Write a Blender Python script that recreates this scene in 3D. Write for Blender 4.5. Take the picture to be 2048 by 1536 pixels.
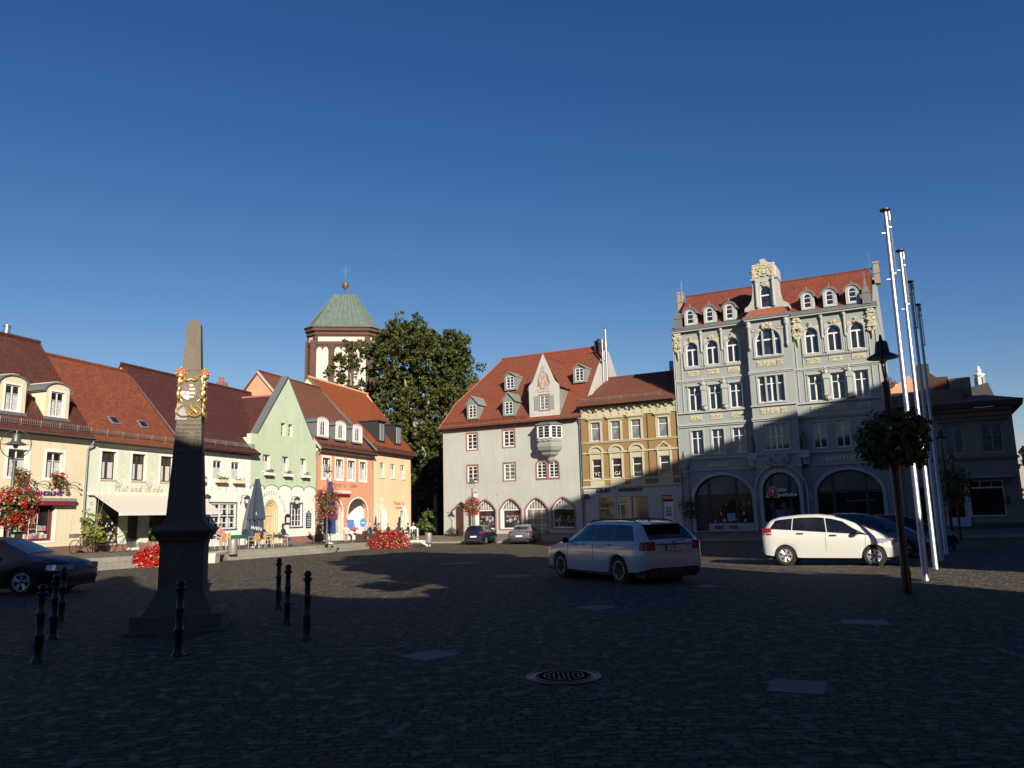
import bpy, bmesh, math, random
from math import sin, cos, pi, radians, hypot, atan2, sqrt
from mathutils import Vector, Matrix
from mathutils.geometry import tessellate_polygon

for o in list(bpy.data.objects):
    bpy.data.objects.remove(o)
SC = bpy.context.scene
COL = SC.collection
random.seed(7)

# ------------------------------------------------------------------ camera
TH, RO = radians(9.56), radians(1.43)
fw = Vector((0, cos(TH), sin(TH)))
r0 = Vector((1, 0, 0)); u0 = r0.cross(fw)
rr = r0 * cos(RO) - u0 * sin(RO)
uu = u0 * cos(RO) + r0 * sin(RO)
cam_d = bpy.data.cameras.new('camera'); cam = bpy.data.objects.new('camera', cam_d); COL.objects.link(cam)
cam.matrix_world = Matrix(((rr.x, uu.x, -fw.x, 0), (rr.y, uu.y, -fw.y, 0), (rr.z, uu.z, -fw.z, 1.68), (0, 0, 0, 1)))
cam_d.sensor_width = 36.0
cam_d.lens = 1540.0 / 2048.0 * 36.0
cam_d.clip_end = 4000; cam_d.clip_start = 0.05
SC.camera = cam

# ------------------------------------------------------------------ sky, sun, exposure
SUN_AZ, SUN_EL = radians(160), radians(22)
world = bpy.data.worlds.new('World'); SC.world = world; world.use_nodes = True
nt = world.node_tree; nt.nodes.clear()
wo = nt.nodes.new('ShaderNodeOutputWorld'); bg = nt.nodes.new('ShaderNodeBackground')
sky = nt.nodes.new('ShaderNodeTexSky'); sky.sky_type = 'NISHITA'; sky.sun_disc = False
sky.sun_elevation = SUN_EL; sky.sun_rotation = SUN_AZ
sky.altitude = 100; sky.air_density = 1.0; sky.dust_density = 0.4; sky.ozone_density = 3.0
bg.inputs['Strength'].default_value = 0.06
# deep autumn blue: steeper red and green fall-off towards the zenith than the bare sky model gives
EXPO = 0.80
sep = nt.nodes.new('ShaderNodeSeparateColor'); com = nt.nodes.new('ShaderNodeCombineColor'); nt.links.new(sky.outputs[0], sep.inputs[0])
for i, (a, g) in enumerate(((4.3, 1.742), (1.95, 1.311), (1.42, .942))):
    n1 = nt.nodes.new('ShaderNodeMath'); n1.operation = 'MULTIPLY'; n1.inputs[1].default_value = .06
    n2 = nt.nodes.new('ShaderNodeMath'); n2.operation = 'POWER'; n2.inputs[1].default_value = g
    n3 = nt.nodes.new('ShaderNodeMath'); n3.operation = 'MULTIPLY'; n3.inputs[1].default_value = a / .06 / 2 ** EXPO
    nt.links.new(sep.outputs[i], n1.inputs[0]); nt.links.new(n1.outputs[0], n2.inputs[0]); nt.links.new(n2.outputs[0], n3.inputs[0]); nt.links.new(n3.outputs[0], com.inputs[i])
nt.links.new(com.outputs[0], bg.inputs[0]); nt.links.new(bg.outputs[0], wo.inputs[0])
sd = Vector((sin(SUN_AZ) * cos(SUN_EL), cos(SUN_AZ) * cos(SUN_EL), sin(SUN_EL)))
sl = bpy.data.lights.new('sun', 'SUN'); sl.energy = 5.0; sl.angle = radians(0.5); sl.color = (1.0, 0.90, 0.74)
so = bpy.data.objects.new('sun', sl); COL.objects.link(so)
so.rotation_euler = sd.to_track_quat('Z', 'Y').to_euler()
SC.view_settings.view_transform = 'Standard'; SC.view_settings.look = 'None'
SC.view_settings.gamma = 1.0; SC.view_settings.exposure = EXPO; SC.view_settings.use_curve_mapping = False
SC.cycles.max_bounces = 6; SC.cycles.diffuse_bounces = 3; SC.cycles.glossy_bounces = 3
SC.cycles.transparent_max_bounces = 6
SC.cycles.use_denoising = True

# ------------------------------------------------------------------ helpers
def tag(o, label=None, cat=None, group=None, kind=None):
    if label: o['label'] = label
    if cat: o['category'] = cat
    if group: o['group'] = group
    if kind: o['kind'] = kind
    return o

def empty(name, loc=(0, 0, 0), rz=0.0, label=None, cat=None, group=None):
    o = bpy.data.objects.new(name, None); COL.objects.link(o)
    o.empty_display_size = 0.3
    o.location = loc; o.rotation_euler = (0, 0, rz)
    return tag(o, label, cat, group)

def link(name, me, parent=None, loc=(0, 0, 0), rot=(0, 0, 0), scale=None):
    o = bpy.data.objects.new(name, me); COL.objects.link(o)
    if parent: o.parent = parent
    o.location = loc; o.rotation_euler = rot
    if scale: o.scale = scale
    return o

def copy_tree(o, loc=None, rz=None, label=None, parent=None):
    c = o.copy(); COL.objects.link(c); c.parent = parent
    if loc is not None: c.location = loc
    if rz is not None: c.rotation_euler = (0, 0, rz)
    if label: c['label'] = label
    for ch in list(o.children):
        copy_tree(ch, parent=c)
    return c

class MB:
    def __init__(s): s.v = []; s.f = []; s.m = []; s.g = []
    def add(s, vs, fs, mi=0):
        b = len(s.v); s.g.append((b, len(s.f))); s.v += [tuple(p) for p in vs]
        for f in fs: s.f.append([b + i for i in f]); s.m.append(mi)
        return s
    def box(s, x0, x1, y0, y1, z0, z1, mi=0):
        if x0 > x1: x0, x1 = x1, x0
        if y0 > y1: y0, y1 = y1, y0
        if z0 > z1: z0, z1 = z1, z0
        return s.add([(x0, y0, z0), (x1, y0, z0), (x1, y1, z0), (x0, y1, z0), (x0, y0, z1), (x1, y0, z1), (x1, y1, z1), (x0, y1, z1)],
                     [(0, 3, 2, 1), (4, 5, 6, 7), (0, 1, 5, 4), (1, 2, 6, 5), (2, 3, 7, 6), (3, 0, 4, 7)], mi)
    def cbox(s, c, d, mi=0, rz=0, tilt=0):
        vs = []
        for sz in (-1, 1):
            for sx, sy in ((-1, -1), (1, -1), (1, 1), (-1, 1)):
                p = Vector((sx * d[0] / 2, sy * d[1] / 2, sz * d[2] / 2))
                if tilt: p = Matrix.Rotation(tilt, 3, 'Y') @ p
                if rz: p = Matrix.Rotation(rz, 3, 'Z') @ p
                vs.append(p + Vector(c))
        return s.add(vs, [(0, 3, 2, 1), (4, 5, 6, 7), (0, 1, 5, 4), (1, 2, 6, 5), (2, 3, 7, 6), (3, 0, 4, 7)], mi)
    def quad(s, a, b, c, d, mi=0): return s.add([a, b, c, d], [(0, 1, 2, 3)], mi)
    def poly(s, pts, mi=0): return s.add(pts, [tuple(range(len(pts)))], mi)
    def xz(s, pts, y0, y1, mi=0):          # prism: outline in x,z (CCW seen from -y), from y0 (front) to y1
        n = len(pts)
        vs = [(p[0], y0, p[1]) for p in pts] + [(p[0], y1, p[1]) for p in pts]
        fs = [tuple(range(n)), tuple(range(2 * n - 1, n - 1, -1))]
        fs += [((i + 1) % n, i, n + i, n + (i + 1) % n) for i in range(n)]
        return s.add(vs, fs, mi)
    def yz(s, pts, x0, x1, mi=0):          # prism: outline in y,z extruded along x
        n = len(pts)
        vs = [(x0, p[0], p[1]) for p in pts] + [(x1, p[0], p[1]) for p in pts]
        fs = [tuple(range(n)), tuple(range(2 * n - 1, n - 1, -1))]
        fs += [((i + 1) % n, i, n + i, n + (i + 1) % n) for i in range(n)]
        return s.add(vs, fs, mi)
    def xy(s, pts, z0, z1, mi=0):
        n = len(pts)
        vs = [(p[0], p[1], z0) for p in pts] + [(p[0], p[1], z1) for p in pts]
        fs = [tuple(range(n - 1, -1, -1)), tuple(range(n, 2 * n))]
        fs += [(i, (i + 1) % n, n + (i + 1) % n, n + i) for i in range(n)]
        return s.add(vs, fs, mi)
    def lathe(s, prof, n=16, c=(0, 0, 0), mi=0, ax='z', a0=0.0, sq=None):
        vs = []; fs = []
        for r, h in prof:
            for i in range(n):
                a = a0 + 2 * pi * i / n
                if ax == 'z': vs.append((c[0] + r * cos(a), c[1] + r * sin(a), c[2] + h))
                elif ax == 'y': vs.append((c[0] + r * cos(a), c[1] + h, c[2] + r * sin(a)))
                else: vs.append((c[0] + h, c[1] + r * cos(a), c[2] + r * sin(a)))
        for k in range(len(prof) - 1):
            for i in range(n):
                j = (i + 1) % n
                f = (k * n + i, k * n + j, (k + 1) * n + j, (k + 1) * n + i)
                fs.append(f if ax != 'y' else f[::-1])
        m = len(prof) - 1
        f0 = tuple(range(n - 1, -1, -1)); f1 = tuple(m * n + i for i in range(n))
        fs += [f0, f1] if ax != 'y' else [f0[::-1], f1[::-1]]
        return s.add(vs, fs, mi)
    def tube(s, pts, r, n=6, mi=0, closed=False):
        P = [Vector(p) for p in pts]; m = len(P)
        rad = r if isinstance(r, (list, tuple)) else [r] * m
        vs = []; prev = None
        for k in range(m):
            if closed: t = P[(k + 1) % m] - P[k - 1]
            else: t = P[min(k + 1, m - 1)] - P[max(k - 1, 0)]
            if t.length < 1e-9: t = Vector((0, 0, 1))
            t.normalize()
            if prev is None:
                a = Vector((0, 0, 1)) if abs(t.z) < .9 else Vector((1, 0, 0))
                nx = t.cross(a).normalized()
            else:
                nx = (prev - t * prev.dot(t)); nx = nx.normalized() if nx.length > 1e-6 else t.orthogonal().normalized()
            prev = nx; ny = t.cross(nx)
            for i in range(n):
                a = 2 * pi * i / n
                vs.append(P[k] + (nx * cos(a) + ny * sin(a)) * rad[k])
        fs = []
        for k in range(m if closed else m - 1):
            k2 = (k + 1) % m
            for i in range(n):
                j = (i + 1) % n
                fs.append((k * n + i, k * n + j, k2 * n + j, k2 * n + i))
        if not closed:
            fs += [tuple(range(n - 1, -1, -1)), tuple((m - 1) * n + i for i in range(n))]
        return s.add(vs, fs, mi)
    def sphere(s, c, r, n=12, k=8, mi=0, sc=(1, 1, 1)):
        vs = [(c[0], c[1], c[2] - r * sc[2])]; fs = []
        for j in range(1, k):
            a = -pi / 2 + pi * j / k
            for i in range(n):
                b = 2 * pi * i / n
                vs.append((c[0] + r * cos(a) * cos(b) * sc[0], c[1] + r * cos(a) * sin(b) * sc[1], c[2] + r * sin(a) * sc[2]))
        vs.append((c[0], c[1], c[2] + r * sc[2])); T = len(vs) - 1
        for i in range(n):
            j = (i + 1) % n
            fs.append((0, 1 + j, 1 + i)); fs.append((T, T - n + i, T - n + j))
            for q in range(k - 2):
                b = 1 + q * n
                fs.append((b + i, b + j, b + n + j, b + n + i))
        return s.add(vs, fs, mi)
    def mesh(s, name, mats, smooth=None):
        me = bpy.data.meshes.new(name)
        me.from_pydata(s.v, [], s.f)
        mats = mats if isinstance(mats, (list, tuple)) else [mats]
        for m in mats: me.materials.append(m)
        for p, mi in zip(me.polygons, s.m): p.material_index = mi
        uvl = me.uv_layers.new(name='uv').data
        co = me.vertices
        for p in me.polygons:
            n = p.normal
            if abs(n.z) > .995: U = Vector((1, 0, 0)); V = Vector((0, 1, 0))
            else:
                U = Vector((-n.y, n.x, 0)).normalized(); V = n.cross(U)
            for li, vi in zip(p.loop_indices, p.vertices):
                c = co[vi].co; uvl[li].uv = (c.dot(U), c.dot(V))
        if smooth:
            for p in me.polygons: p.use_smooth = True
            me.set_sharp_from_angle(angle=radians(smooth))
        me.update()
        return me
    def build(s, name, mats, parent=None, smooth=None, loc=(0, 0, 0), rot=(0, 0, 0)):
        return link(name, s.mesh(name, mats, smooth), parent, loc, rot)

def build_each(mb, name, mats, parent):
    """every piece added to the builder becomes an object of its own"""
    G_ = mb.g + [(len(mb.v), len(mb.f))]
    for (b, f), (b2, f2) in zip(G_, G_[1:]):
        q = MB(); q.v = mb.v[b:b2]; q.f = [[i - b for i in x] for x in mb.f[f:f2]]; q.m = mb.m[f:f2]
        mi = q.m[0]; q.m = [0] * len(q.f)
        q.build(name, mats[mi] if isinstance(mats, (list, tuple)) else mats, parent)

# ------------------------------------------------------------------ materials
_M = {}
def node(nt, t, **kw):
    n = nt.nodes.new(t)
    for k, v in kw.items():
        if k in n.inputs: n.inputs[k].default_value = v
        else: setattr(n, k, v)
    return n
def base_mat(name, rough=.8, metal=0.0, spec=.5):
    m = bpy.data.materials.new(name); m.use_nodes = True
    b = m.node_tree.nodes['Principled BSDF']
    b.inputs['Roughness'].default_value = rough; b.inputs['Metallic'].default_value = metal
    b.inputs['Specular IOR Level'].default_value = spec
    return m, m.node_tree, b
def mixc(nt, fac, a, b, mode='MIX'):
    n = nt.nodes.new('ShaderNodeMix'); n.data_type = 'RGBA'; n.blend_type = mode
    for sck, v in ((n.inputs[0], fac), (n.inputs[6], a), (n.inputs[7], b)):
        if hasattr(v, 'links'): nt.links.new(v, sck)
        else: sck.default_value = v if not isinstance(v, tuple) else (*v[:3], 1)
    return n.outputs[2]
def noise(nt, scale, detail=4, vec=None, rough=.55):
    n = node(nt, 'ShaderNodeTexNoise', Scale=scale, Detail=detail, Roughness=rough)
    if vec is not None: nt.links.new(vec, n.inputs['Vector'])
    return n.outputs['Fac']
def ramp(nt, fac, stops):
    r = nt.nodes.new('ShaderNodeValToRGB'); e = r.color_ramp.elements
    while len(e) < len(stops): e.new(.5)
    for el, (p, c) in zip(e, stops):
        el.position = p; el.color = (c, c, c, 1) if not isinstance(c, tuple) else (*c, 1)
    nt.links.new(fac, r.inputs[0]); return r.outputs[0]
def bump(nt, b, h, dist=.01, strength=.6):
    n = node(nt, 'ShaderNodeBump', Distance=dist, Strength=strength)
    nt.links.new(h, n.inputs['Height']); nt.links.new(n.outputs[0], b.inputs['Normal'])
def coord(nt, which='Object'):
    return nt.nodes.new('ShaderNodeTexCoord').outputs[which]
def mul(c, k): return tuple(min(1, x * k) for x in c)

def plain(name, col, rough=.6, metal=0.0, spec=.5, var=.08, vs=3.0, bmp=0.0, bs=60):
    if name in _M: return _M[name]
    m, nt, b = base_mat(name, rough, metal, spec)
    oc = coord(nt)
    f = noise(nt, vs, 4, oc)
    c = mixc(nt, f, mul(col, 1 - var), mul(col, 1 + var))
    nt.links.new(c, b.inputs['Base Color'])
    if bmp: bump(nt, b, noise(nt, bs, 3, oc), bmp, .7)
    _M[name] = m; return m
def plaster(name, col, dirt=.15):
    if name in _M: return _M[name]
    col = mul(col, .64)  # even scale on the wall colour, set against the exposure
    m, nt, b = base_mat(name, .92, 0, .2)
    oc = coord(nt)
    big = noise(nt, .35, 5, oc); fine = noise(nt, 9, 5, oc)
    st = nt.nodes.new('ShaderNodeMapping'); st.inputs['Scale'].default_value = (3.0, 3.0, .25); nt.links.new(oc, st.inputs[0])
    streak = noise(nt, 1.2, 4, st.outputs[0])
    c = mixc(nt, ramp(nt, big, [(.3, 0.0), (.7, 1.0)]), mul(col, 1 - dirt * .6), mul(col, 1 + dirt * .3))
    c = mixc(nt, ramp(nt, streak, [(.5, 0.0), (.75, .5)]), c, mul(col, 1 - dirt * 1.9))
    pat = noise(nt, .9, 2, oc, .4)
    c = mixc(nt, ramp(nt, pat, [(.60, 0.0), (.63, .22)]), c, mul(col, 1.09))
    c = mixc(nt, ramp(nt, fine, [(.35, .12), (.6, 0.0)]), c, mul(col, .8))
    nt.links.new(c, b.inputs['Base Color'])
    bump(nt, b, noise(nt, 45, 4, oc), .004, .5)
    _M[name] = m; return m
def brick(name, c1, c2, mortar, bw=.24, bh=.075, ms=.012, bump_d=.006, offs=.5, rough=.85, lo=.35, dark=None, stain=.25):
    if name in _M: return _M[name]
    m, nt, b = base_mat(name, rough, 0, .3)
    uv = coord(nt, 'UV')
    t = node(nt, 'ShaderNodeTexBrick')
    t.offset = offs
    t.inputs['Scale'].default_value = 1.0; t.inputs['Brick Width'].default_value = bw; t.inputs['Row Height'].default_value = bh
    t.inputs['Mortar Size'].default_value = ms; t.inputs['Mortar Smooth'].default_value = .3
    t.inputs['Color1'].default_value = (*c1, 1); t.inputs['Color2'].default_value = (*c2, 1); t.inputs['Mortar'].default_value = (*mortar, 1)
    nt.links.new(uv, t.inputs['Vector'])
    big = noise(nt, lo, 5, uv); fn = noise(nt, 3.5, 4, uv)
    c = mixc(nt, ramp(nt, big, [(.35, stain), (.65, 0.0)]), t.outputs['Color'], dark or mul(c1, .55))
    c = mixc(nt, ramp(nt, fn, [(.4, stain * .8), (.62, 0.0)]), c, mul(c2, .6))
    nt.links.new(c, b.inputs['Base Color'])
    inv = ramp(nt, t.outputs['Fac'], [(0, 1.0), (1, 0.0)])
    bump(nt, b, inv, bump_d, .8)
    _M[name] = m; return m
def tiles(name, c1, c2, bw=.19, bh=.17, stain=.3, sc_=.5, dk=None):
    return brick(name, c1, c2, mul(c1, .35), bw, bh, .012, .02, .5, .8, sc_, dk, stain)
def glass(name='window glass', col=(.012, .014, .018), rough=.06):
    if name in _M: return _M[name]
    m, nt, b = base_mat(name, rough, 0, .8)
    oc = coord(nt)
    c = mixc(nt, ramp(nt, noise(nt, 1.3, 3, oc), [(.45, 0.0), (.75, 1.0)]), mul(col, .7), mul(col, 2.0))
    nt.links.new(c, b.inputs['Base Color'])
    bump(nt, b, noise(nt, .9, 2, oc), .006, .12)
    _M[name] = m; return m
def leafmat(name, c1, c2, c3, sc=.7, trans=.3):
    if name in _M: return _M[name]
    m, nt, b = base_mat(name, .55, 0, .35)
    oc = coord(nt)
    f = noise(nt, sc, 3, oc); g = noise(nt, sc * 9, 2, oc)
    c = mixc(nt, ramp(nt, f, [(.35, 0.0), (.65, 1.0)]), c1, c2)
    c = mixc(nt, ramp(nt, g, [(.5, 0.0), (.72, .8)]), c, c3)
    nt.links.new(c, b.inputs['Base Color'])
    tr = nt.nodes.new('ShaderNodeBsdfTranslucent'); nt.links.new(c, tr.inputs[0])
    mx = nt.nodes.new('ShaderNodeMixShader'); mx.inputs[0].default_value = trans
    out = [n for n in nt.nodes if n.type == 'OUTPUT_MATERIAL'][0]
    nt.links.new(b.outputs[0], mx.inputs[1]); nt.links.new(tr.outputs[0], mx.inputs[2]); nt.links.new(mx.outputs[0], out.inputs[0])
    _M[name] = m; return m

WHITE = plain('white paint', (.58, .58, .57), .45, var=.03)
GLASS = glass()
DARK = plain('dark interior', (.012, .011, .010), .9)
ZINC = plain('grey zinc', (.14, .155, .165), .55, .3, var=.12)
ANTH = plain('anthracite metal', (.035, .037, .042), .5, .4)
PIPE = plain('zinc pipe', (.22, .24, .25), .45, .6)
BLACK = plain('black paint', (.012, .012, .013), .35)
CURT = plain('net curtain', (.42, .42, .42), .9, var=.35, vs=14)
STONE = plain('light stone', (.36, .33, .28), .85, var=.15, vs=5, bmp=.004)
BRONZE = plain('dark bronze', (.05, .05, .05), .5, .5)

# ------------------------------------------------------------------ facades and windows
def arc(cx, cz, rx, rz, a0, a1, n):
    return [(cx + rx * cos(a0 + (a1 - a0) * i / n), cz + rz * sin(a0 + (a1 - a0) * i / n)) for i in range(n + 1)]
def outl(w, h, top='flat', rise=None, n=10):
    if top == 'flat': return [(0, 0), (w, 0), (w, h), (0, h)]
    if top == 'round':
        r = rise or w / 2
        return [(0, 0), (w, 0)] + arc(w / 2, h - r, w / 2, r, 0, pi, n)
    if top == 'gothic':
        s = h - rise; pts = [(0, 0), (w, 0)]
        for i in range(n // 2 + 1):
            t = i / (n // 2); pts.append((w - w / 2 * t, s + rise * (1 - (1 - t) ** 1.55 * (1 - .12 * sin(pi * t)))))
        L = pts[2:-1]
        return pts + [(w - p[0], p[1]) for p in reversed(L)]
def inset(pts, d):
    n = len(pts); out = []
    for i in range(n):
        a, b, c = Vector(pts[i - 1]), Vector(pts[i]), Vector(pts[(i + 1) % n])
        e1 = (b - a).normalized(); e2 = (c - b).normalized()
        n1 = Vector((-e1.y, e1.x)); n2 = Vector((-e2.y, e2.x)); nn = n1 + n2
        if nn.length < 1e-6: nn = n1
        nn.normalize(); k = d / max(.35, nn.dot(n1))
        out.append(tuple(b + nn * k))
    return out
def ring(mb, A, B, y0, y1, mi=0):           # band between outlines A (outer) and B (inner), front y0 back y1
    n = len(A)
    for i in range(n):
        j = (i + 1) % n
        a, b, c, d = A[i], A[j], B[j], B[i]
        mb.quad((a[0], y0, a[1]), (b[0], y0, b[1]), (c[0], y0, c[1]), (d[0], y0, d[1]), mi)
        mb.quad((d[0], y0, d[1]), (c[0], y0, c[1]), (c[0], y1, c[1]), (d[0], y1, d[1]), mi)
        mb.quad((b[0], y0, b[1]), (a[0], y0, a[1]), (a[0], y1, a[1]), (b[0], y1, b[1]), mi)
def zr(o, x):
    zs = []
    n = len(o)
    for i in range(n):
        a, b = o[i], o[(i + 1) % n]
        if (a[0] - x) * (b[0] - x) <= 0 and abs(a[0] - b[0]) > 1e-6:
            zs.append(a[1] + (b[1] - a[1]) * (x - a[0]) / (b[0] - a[0]))
    return (min(zs), max(zs)) if zs else (0, 0)
def xr(o, z):
    xs = []
    n = len(o)
    for i in range(n):
        a, b = o[i], o[(i + 1) % n]
        if (a[1] - z) * (b[1] - z) <= 0 and abs(a[1] - b[1]) > 1e-6:
            xs.append(a[0] + (b[0] - a[0]) * (z - a[1]) / (b[1] - a[1]))
    return (min(xs), max(xs)) if xs else (0, 0)
_WC = {}
def window(par, x0, z0, w, h, top='flat', rise=None, depth=.18, cols=(.5,), rows=(), fm=None, ft=.06, mt=.03, gl=None,
           casing=0, cm=None, cproud=.02, sill=0, sm=None, name='window', cols_t=None, tz=None, curt=False):
    """frame mesh at the back of the reveal, pane as its child, optional casing band and sill"""
    fm = fm or WHITE; gl = gl or GLASS; cm = cm or WHITE; sm = sm or cm
    key = (round(w, 3), round(h, 3), top, rise, depth, tuple(cols), tuple(rows), fm.name, ft, mt, gl.name, casing, cm.name, cproud, sill, sm.name, cols_t, tz, curt)
    if key not in _WC:
        o = outl(w, h, top, rise); i_ = inset(o, ft)
        mb = MB(); ring(mb, o, i_, depth - .05, depth + .04)
        for c in cols:
            t = mt * (1.7 if c == .5 else 1)
            x = w * c; lo, hi = zr(o, x)
            if tz: hi = min(hi, tz * h)
            mb.box(x - t / 2 - .004, x + t / 2 + .004, depth - .035, depth + .03, lo + ft, hi - (ft if not tz else 0))
        for c in rows:
            z = h * c; lo, hi = xr(o, z); t = mt * (1.9 if (tz and abs(c - tz) < 1e-6) else 1)
            mb.box(lo + ft, hi - ft, depth - .032, depth + .028, z - t / 2, z + t / 2)
        if cols_t:
            for c in cols_t:
                x = w * c; lo, hi = zr(o, x); mb.box(x - mt / 2, x + mt / 2, depth - .03, depth + .026, tz * h, hi - ft)
        mf = mb.mesh(name, fm)
        g = MB(); g.add([(p[0], depth, p[1]) for p in inset(o, ft * .5)], [tuple(range(len(o)))])
        mg = g.mesh('pane', gl)
        mc = None
        if casing:
            c = MB(); ring(c, inset(o, -casing), o, -cproud, .05); mc = c.mesh('casing', cm)
        ms = None
        if sill:
            c = MB().box(-sill, w + sill, -.07, .10, -.07, -.005); ms = c.mesh('sill', sm)
        mcu = None
        if curt:
            c = MB(); n = 14
            for a, b in ((.06, .40), (.60, .94)):
                for k in range(n):
                    xa = w * (a + (b - a) * k / n); xb = w * (a + (b - a) * (k + 1) / n)
                    ya = depth - .012 - .006 * (k % 2); yb = depth - .012 - .006 * ((k + 1) % 2)
                    c.quad((xa, ya, ft), (xb, yb, ft), (xb, yb, h * .62), (xa, ya, h * .62))
            mcu = c.mesh('curtain', CURT)
        _WC[key] = (mf, mg, mc, ms, mcu)
    mf, mg, mc, ms, mcu = _WC[key]
    ob = link(name, mf, par, (x0, 0, z0))
    link('pane', mg, ob)
    if mc: link('casing', mc, ob)
    if ms: link('sill', ms, ob)
    if mcu: link('curtain', mcu, ob)
    return ob
def facade(mb, outline, holes, mi=0, y=0.0, depth=.3, rmi=None):
    """flat wall in plane y with real openings and reveals; outline and holes are x,z polylines"""
    loops = [[Vector((p[0], p[1], 0)) for p in outline]] + [[Vector((p[0], p[1], 0)) for p in h] for h in holes]
    flat = [v for l in loops for v in l]
    tri = tessellate_polygon(loops)
    vs = [(v.x, y, v.y) for v in flat]
    fs = []
    for t in tri:
        a, b, c = (flat[i] for i in t)
        cr = (b.x - a.x) * (c.y - a.y) - (b.y - a.y) * (c.x - a.x)
        if abs(cr) < 1e-9: continue
        fs.append(t if cr > 0 else t[::-1])
    mb.add(vs, fs, mi)
    for h in holes:
        n = len(h)
        for i in range(n):
            a, b = h[i], h[(i + 1) % n]
            mb.quad((a[0], y, a[1]), (a[0], y + depth, a[1]), (b[0], y + depth, b[1]), (b[0], y, b[1]), mi if rmi is None else rmi)
def hole(x0, z0, w, h, top='flat', rise=None):
    return [(x0 + p[0], z0 + p[1]) for p in outl(w, h, top, rise)]
def shell(mb, x0, x1, z0, z1, D, mi=0, left=True, right=True, t=.3):
    """side and back walls behind the facade plus a dark inner lining"""
    if left: mb.quad((x0, D, z0), (x0, 0, z0), (x0, 0, z1), (x0, D, z1), mi)
    if right: mb.quad((x1, 0, z0), (x1, D, z0), (x1, D, z1), (x1, 0, z1), mi)
    mb.quad((x1, D, z0), (x0, D, z0), (x0, D, z1), (x1, D, z1), mi)
def slab(mb, a, b, c, d, t=.12, mi=0):
    """roof slab from four corner points (eave left, eave right, ridge right, ridge left)"""
    A = [Vector(p) for p in (a, b, c, d)]
    n = (A[1] - A[0]).cross(A[3] - A[0]).normalized()
    B = [p - n * t for p in A]
    mb.add(A + B, [(0, 1, 2, 3), (7, 6, 5, 4), (0, 4, 5, 1), (1, 5, 6, 2), (2, 6, 7, 3), (3, 7, 4, 0)], mi)
_fonts = {}
def text(par, s, x, z, size, mat, y=-.012, ext=.01, align='LEFT', shear=0, sx=1.0, space=1.0, name='lettering', rot=0, offset=0.0, flat=False):
    cu = bpy.data.curves.new(name, 'FONT'); cu.body = s; cu.size = size; cu.extrude = ext; cu.align_x = align
    cu.shear = shear; cu.space_character = space; cu.offset = offset; cu.resolution_u = 3
    t = bpy.data.objects.new('tmp', cu); COL.objects.link(t)
    dg = bpy.context.evaluated_depsgraph_get(); me = bpy.data.meshes.new_from_object(t.evaluated_get(dg))
    bpy.data.objects.remove(t); me.name = name
    me.materials.clear(); me.materials.append(mat)
    o = link(name, me, par, (x, y, z), (pi / 2 if not flat else 0, -rot if not flat else 0, 0), (sx, 1, 1))
    return o
# ------------------------------------------------------------------ frames: far side of the square, left side of the square
FO = Vector((-6.59, 72.0, 0)); FR = radians(-27.75)
LO = Vector((-22.63, 40.9, 0)); LR = radians(73)
def fpt(u, v, z=0):  # v metres in front of the far facades
    return FO + Vector((cos(FR) * u + sin(FR) * v, sin(FR) * u - cos(FR) * v, z))
def lpt(u, v, z=0):
    return LO + Vector((cos(LR) * u + sin(LR) * v, sin(LR) * u - cos(LR) * v, z))
def G(y): return -0.015 * (min(max(y, 17), 60) - 17)
def SL(u, v): return .25 - .016 * u - .015 * v       # top of the left pavement

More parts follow.
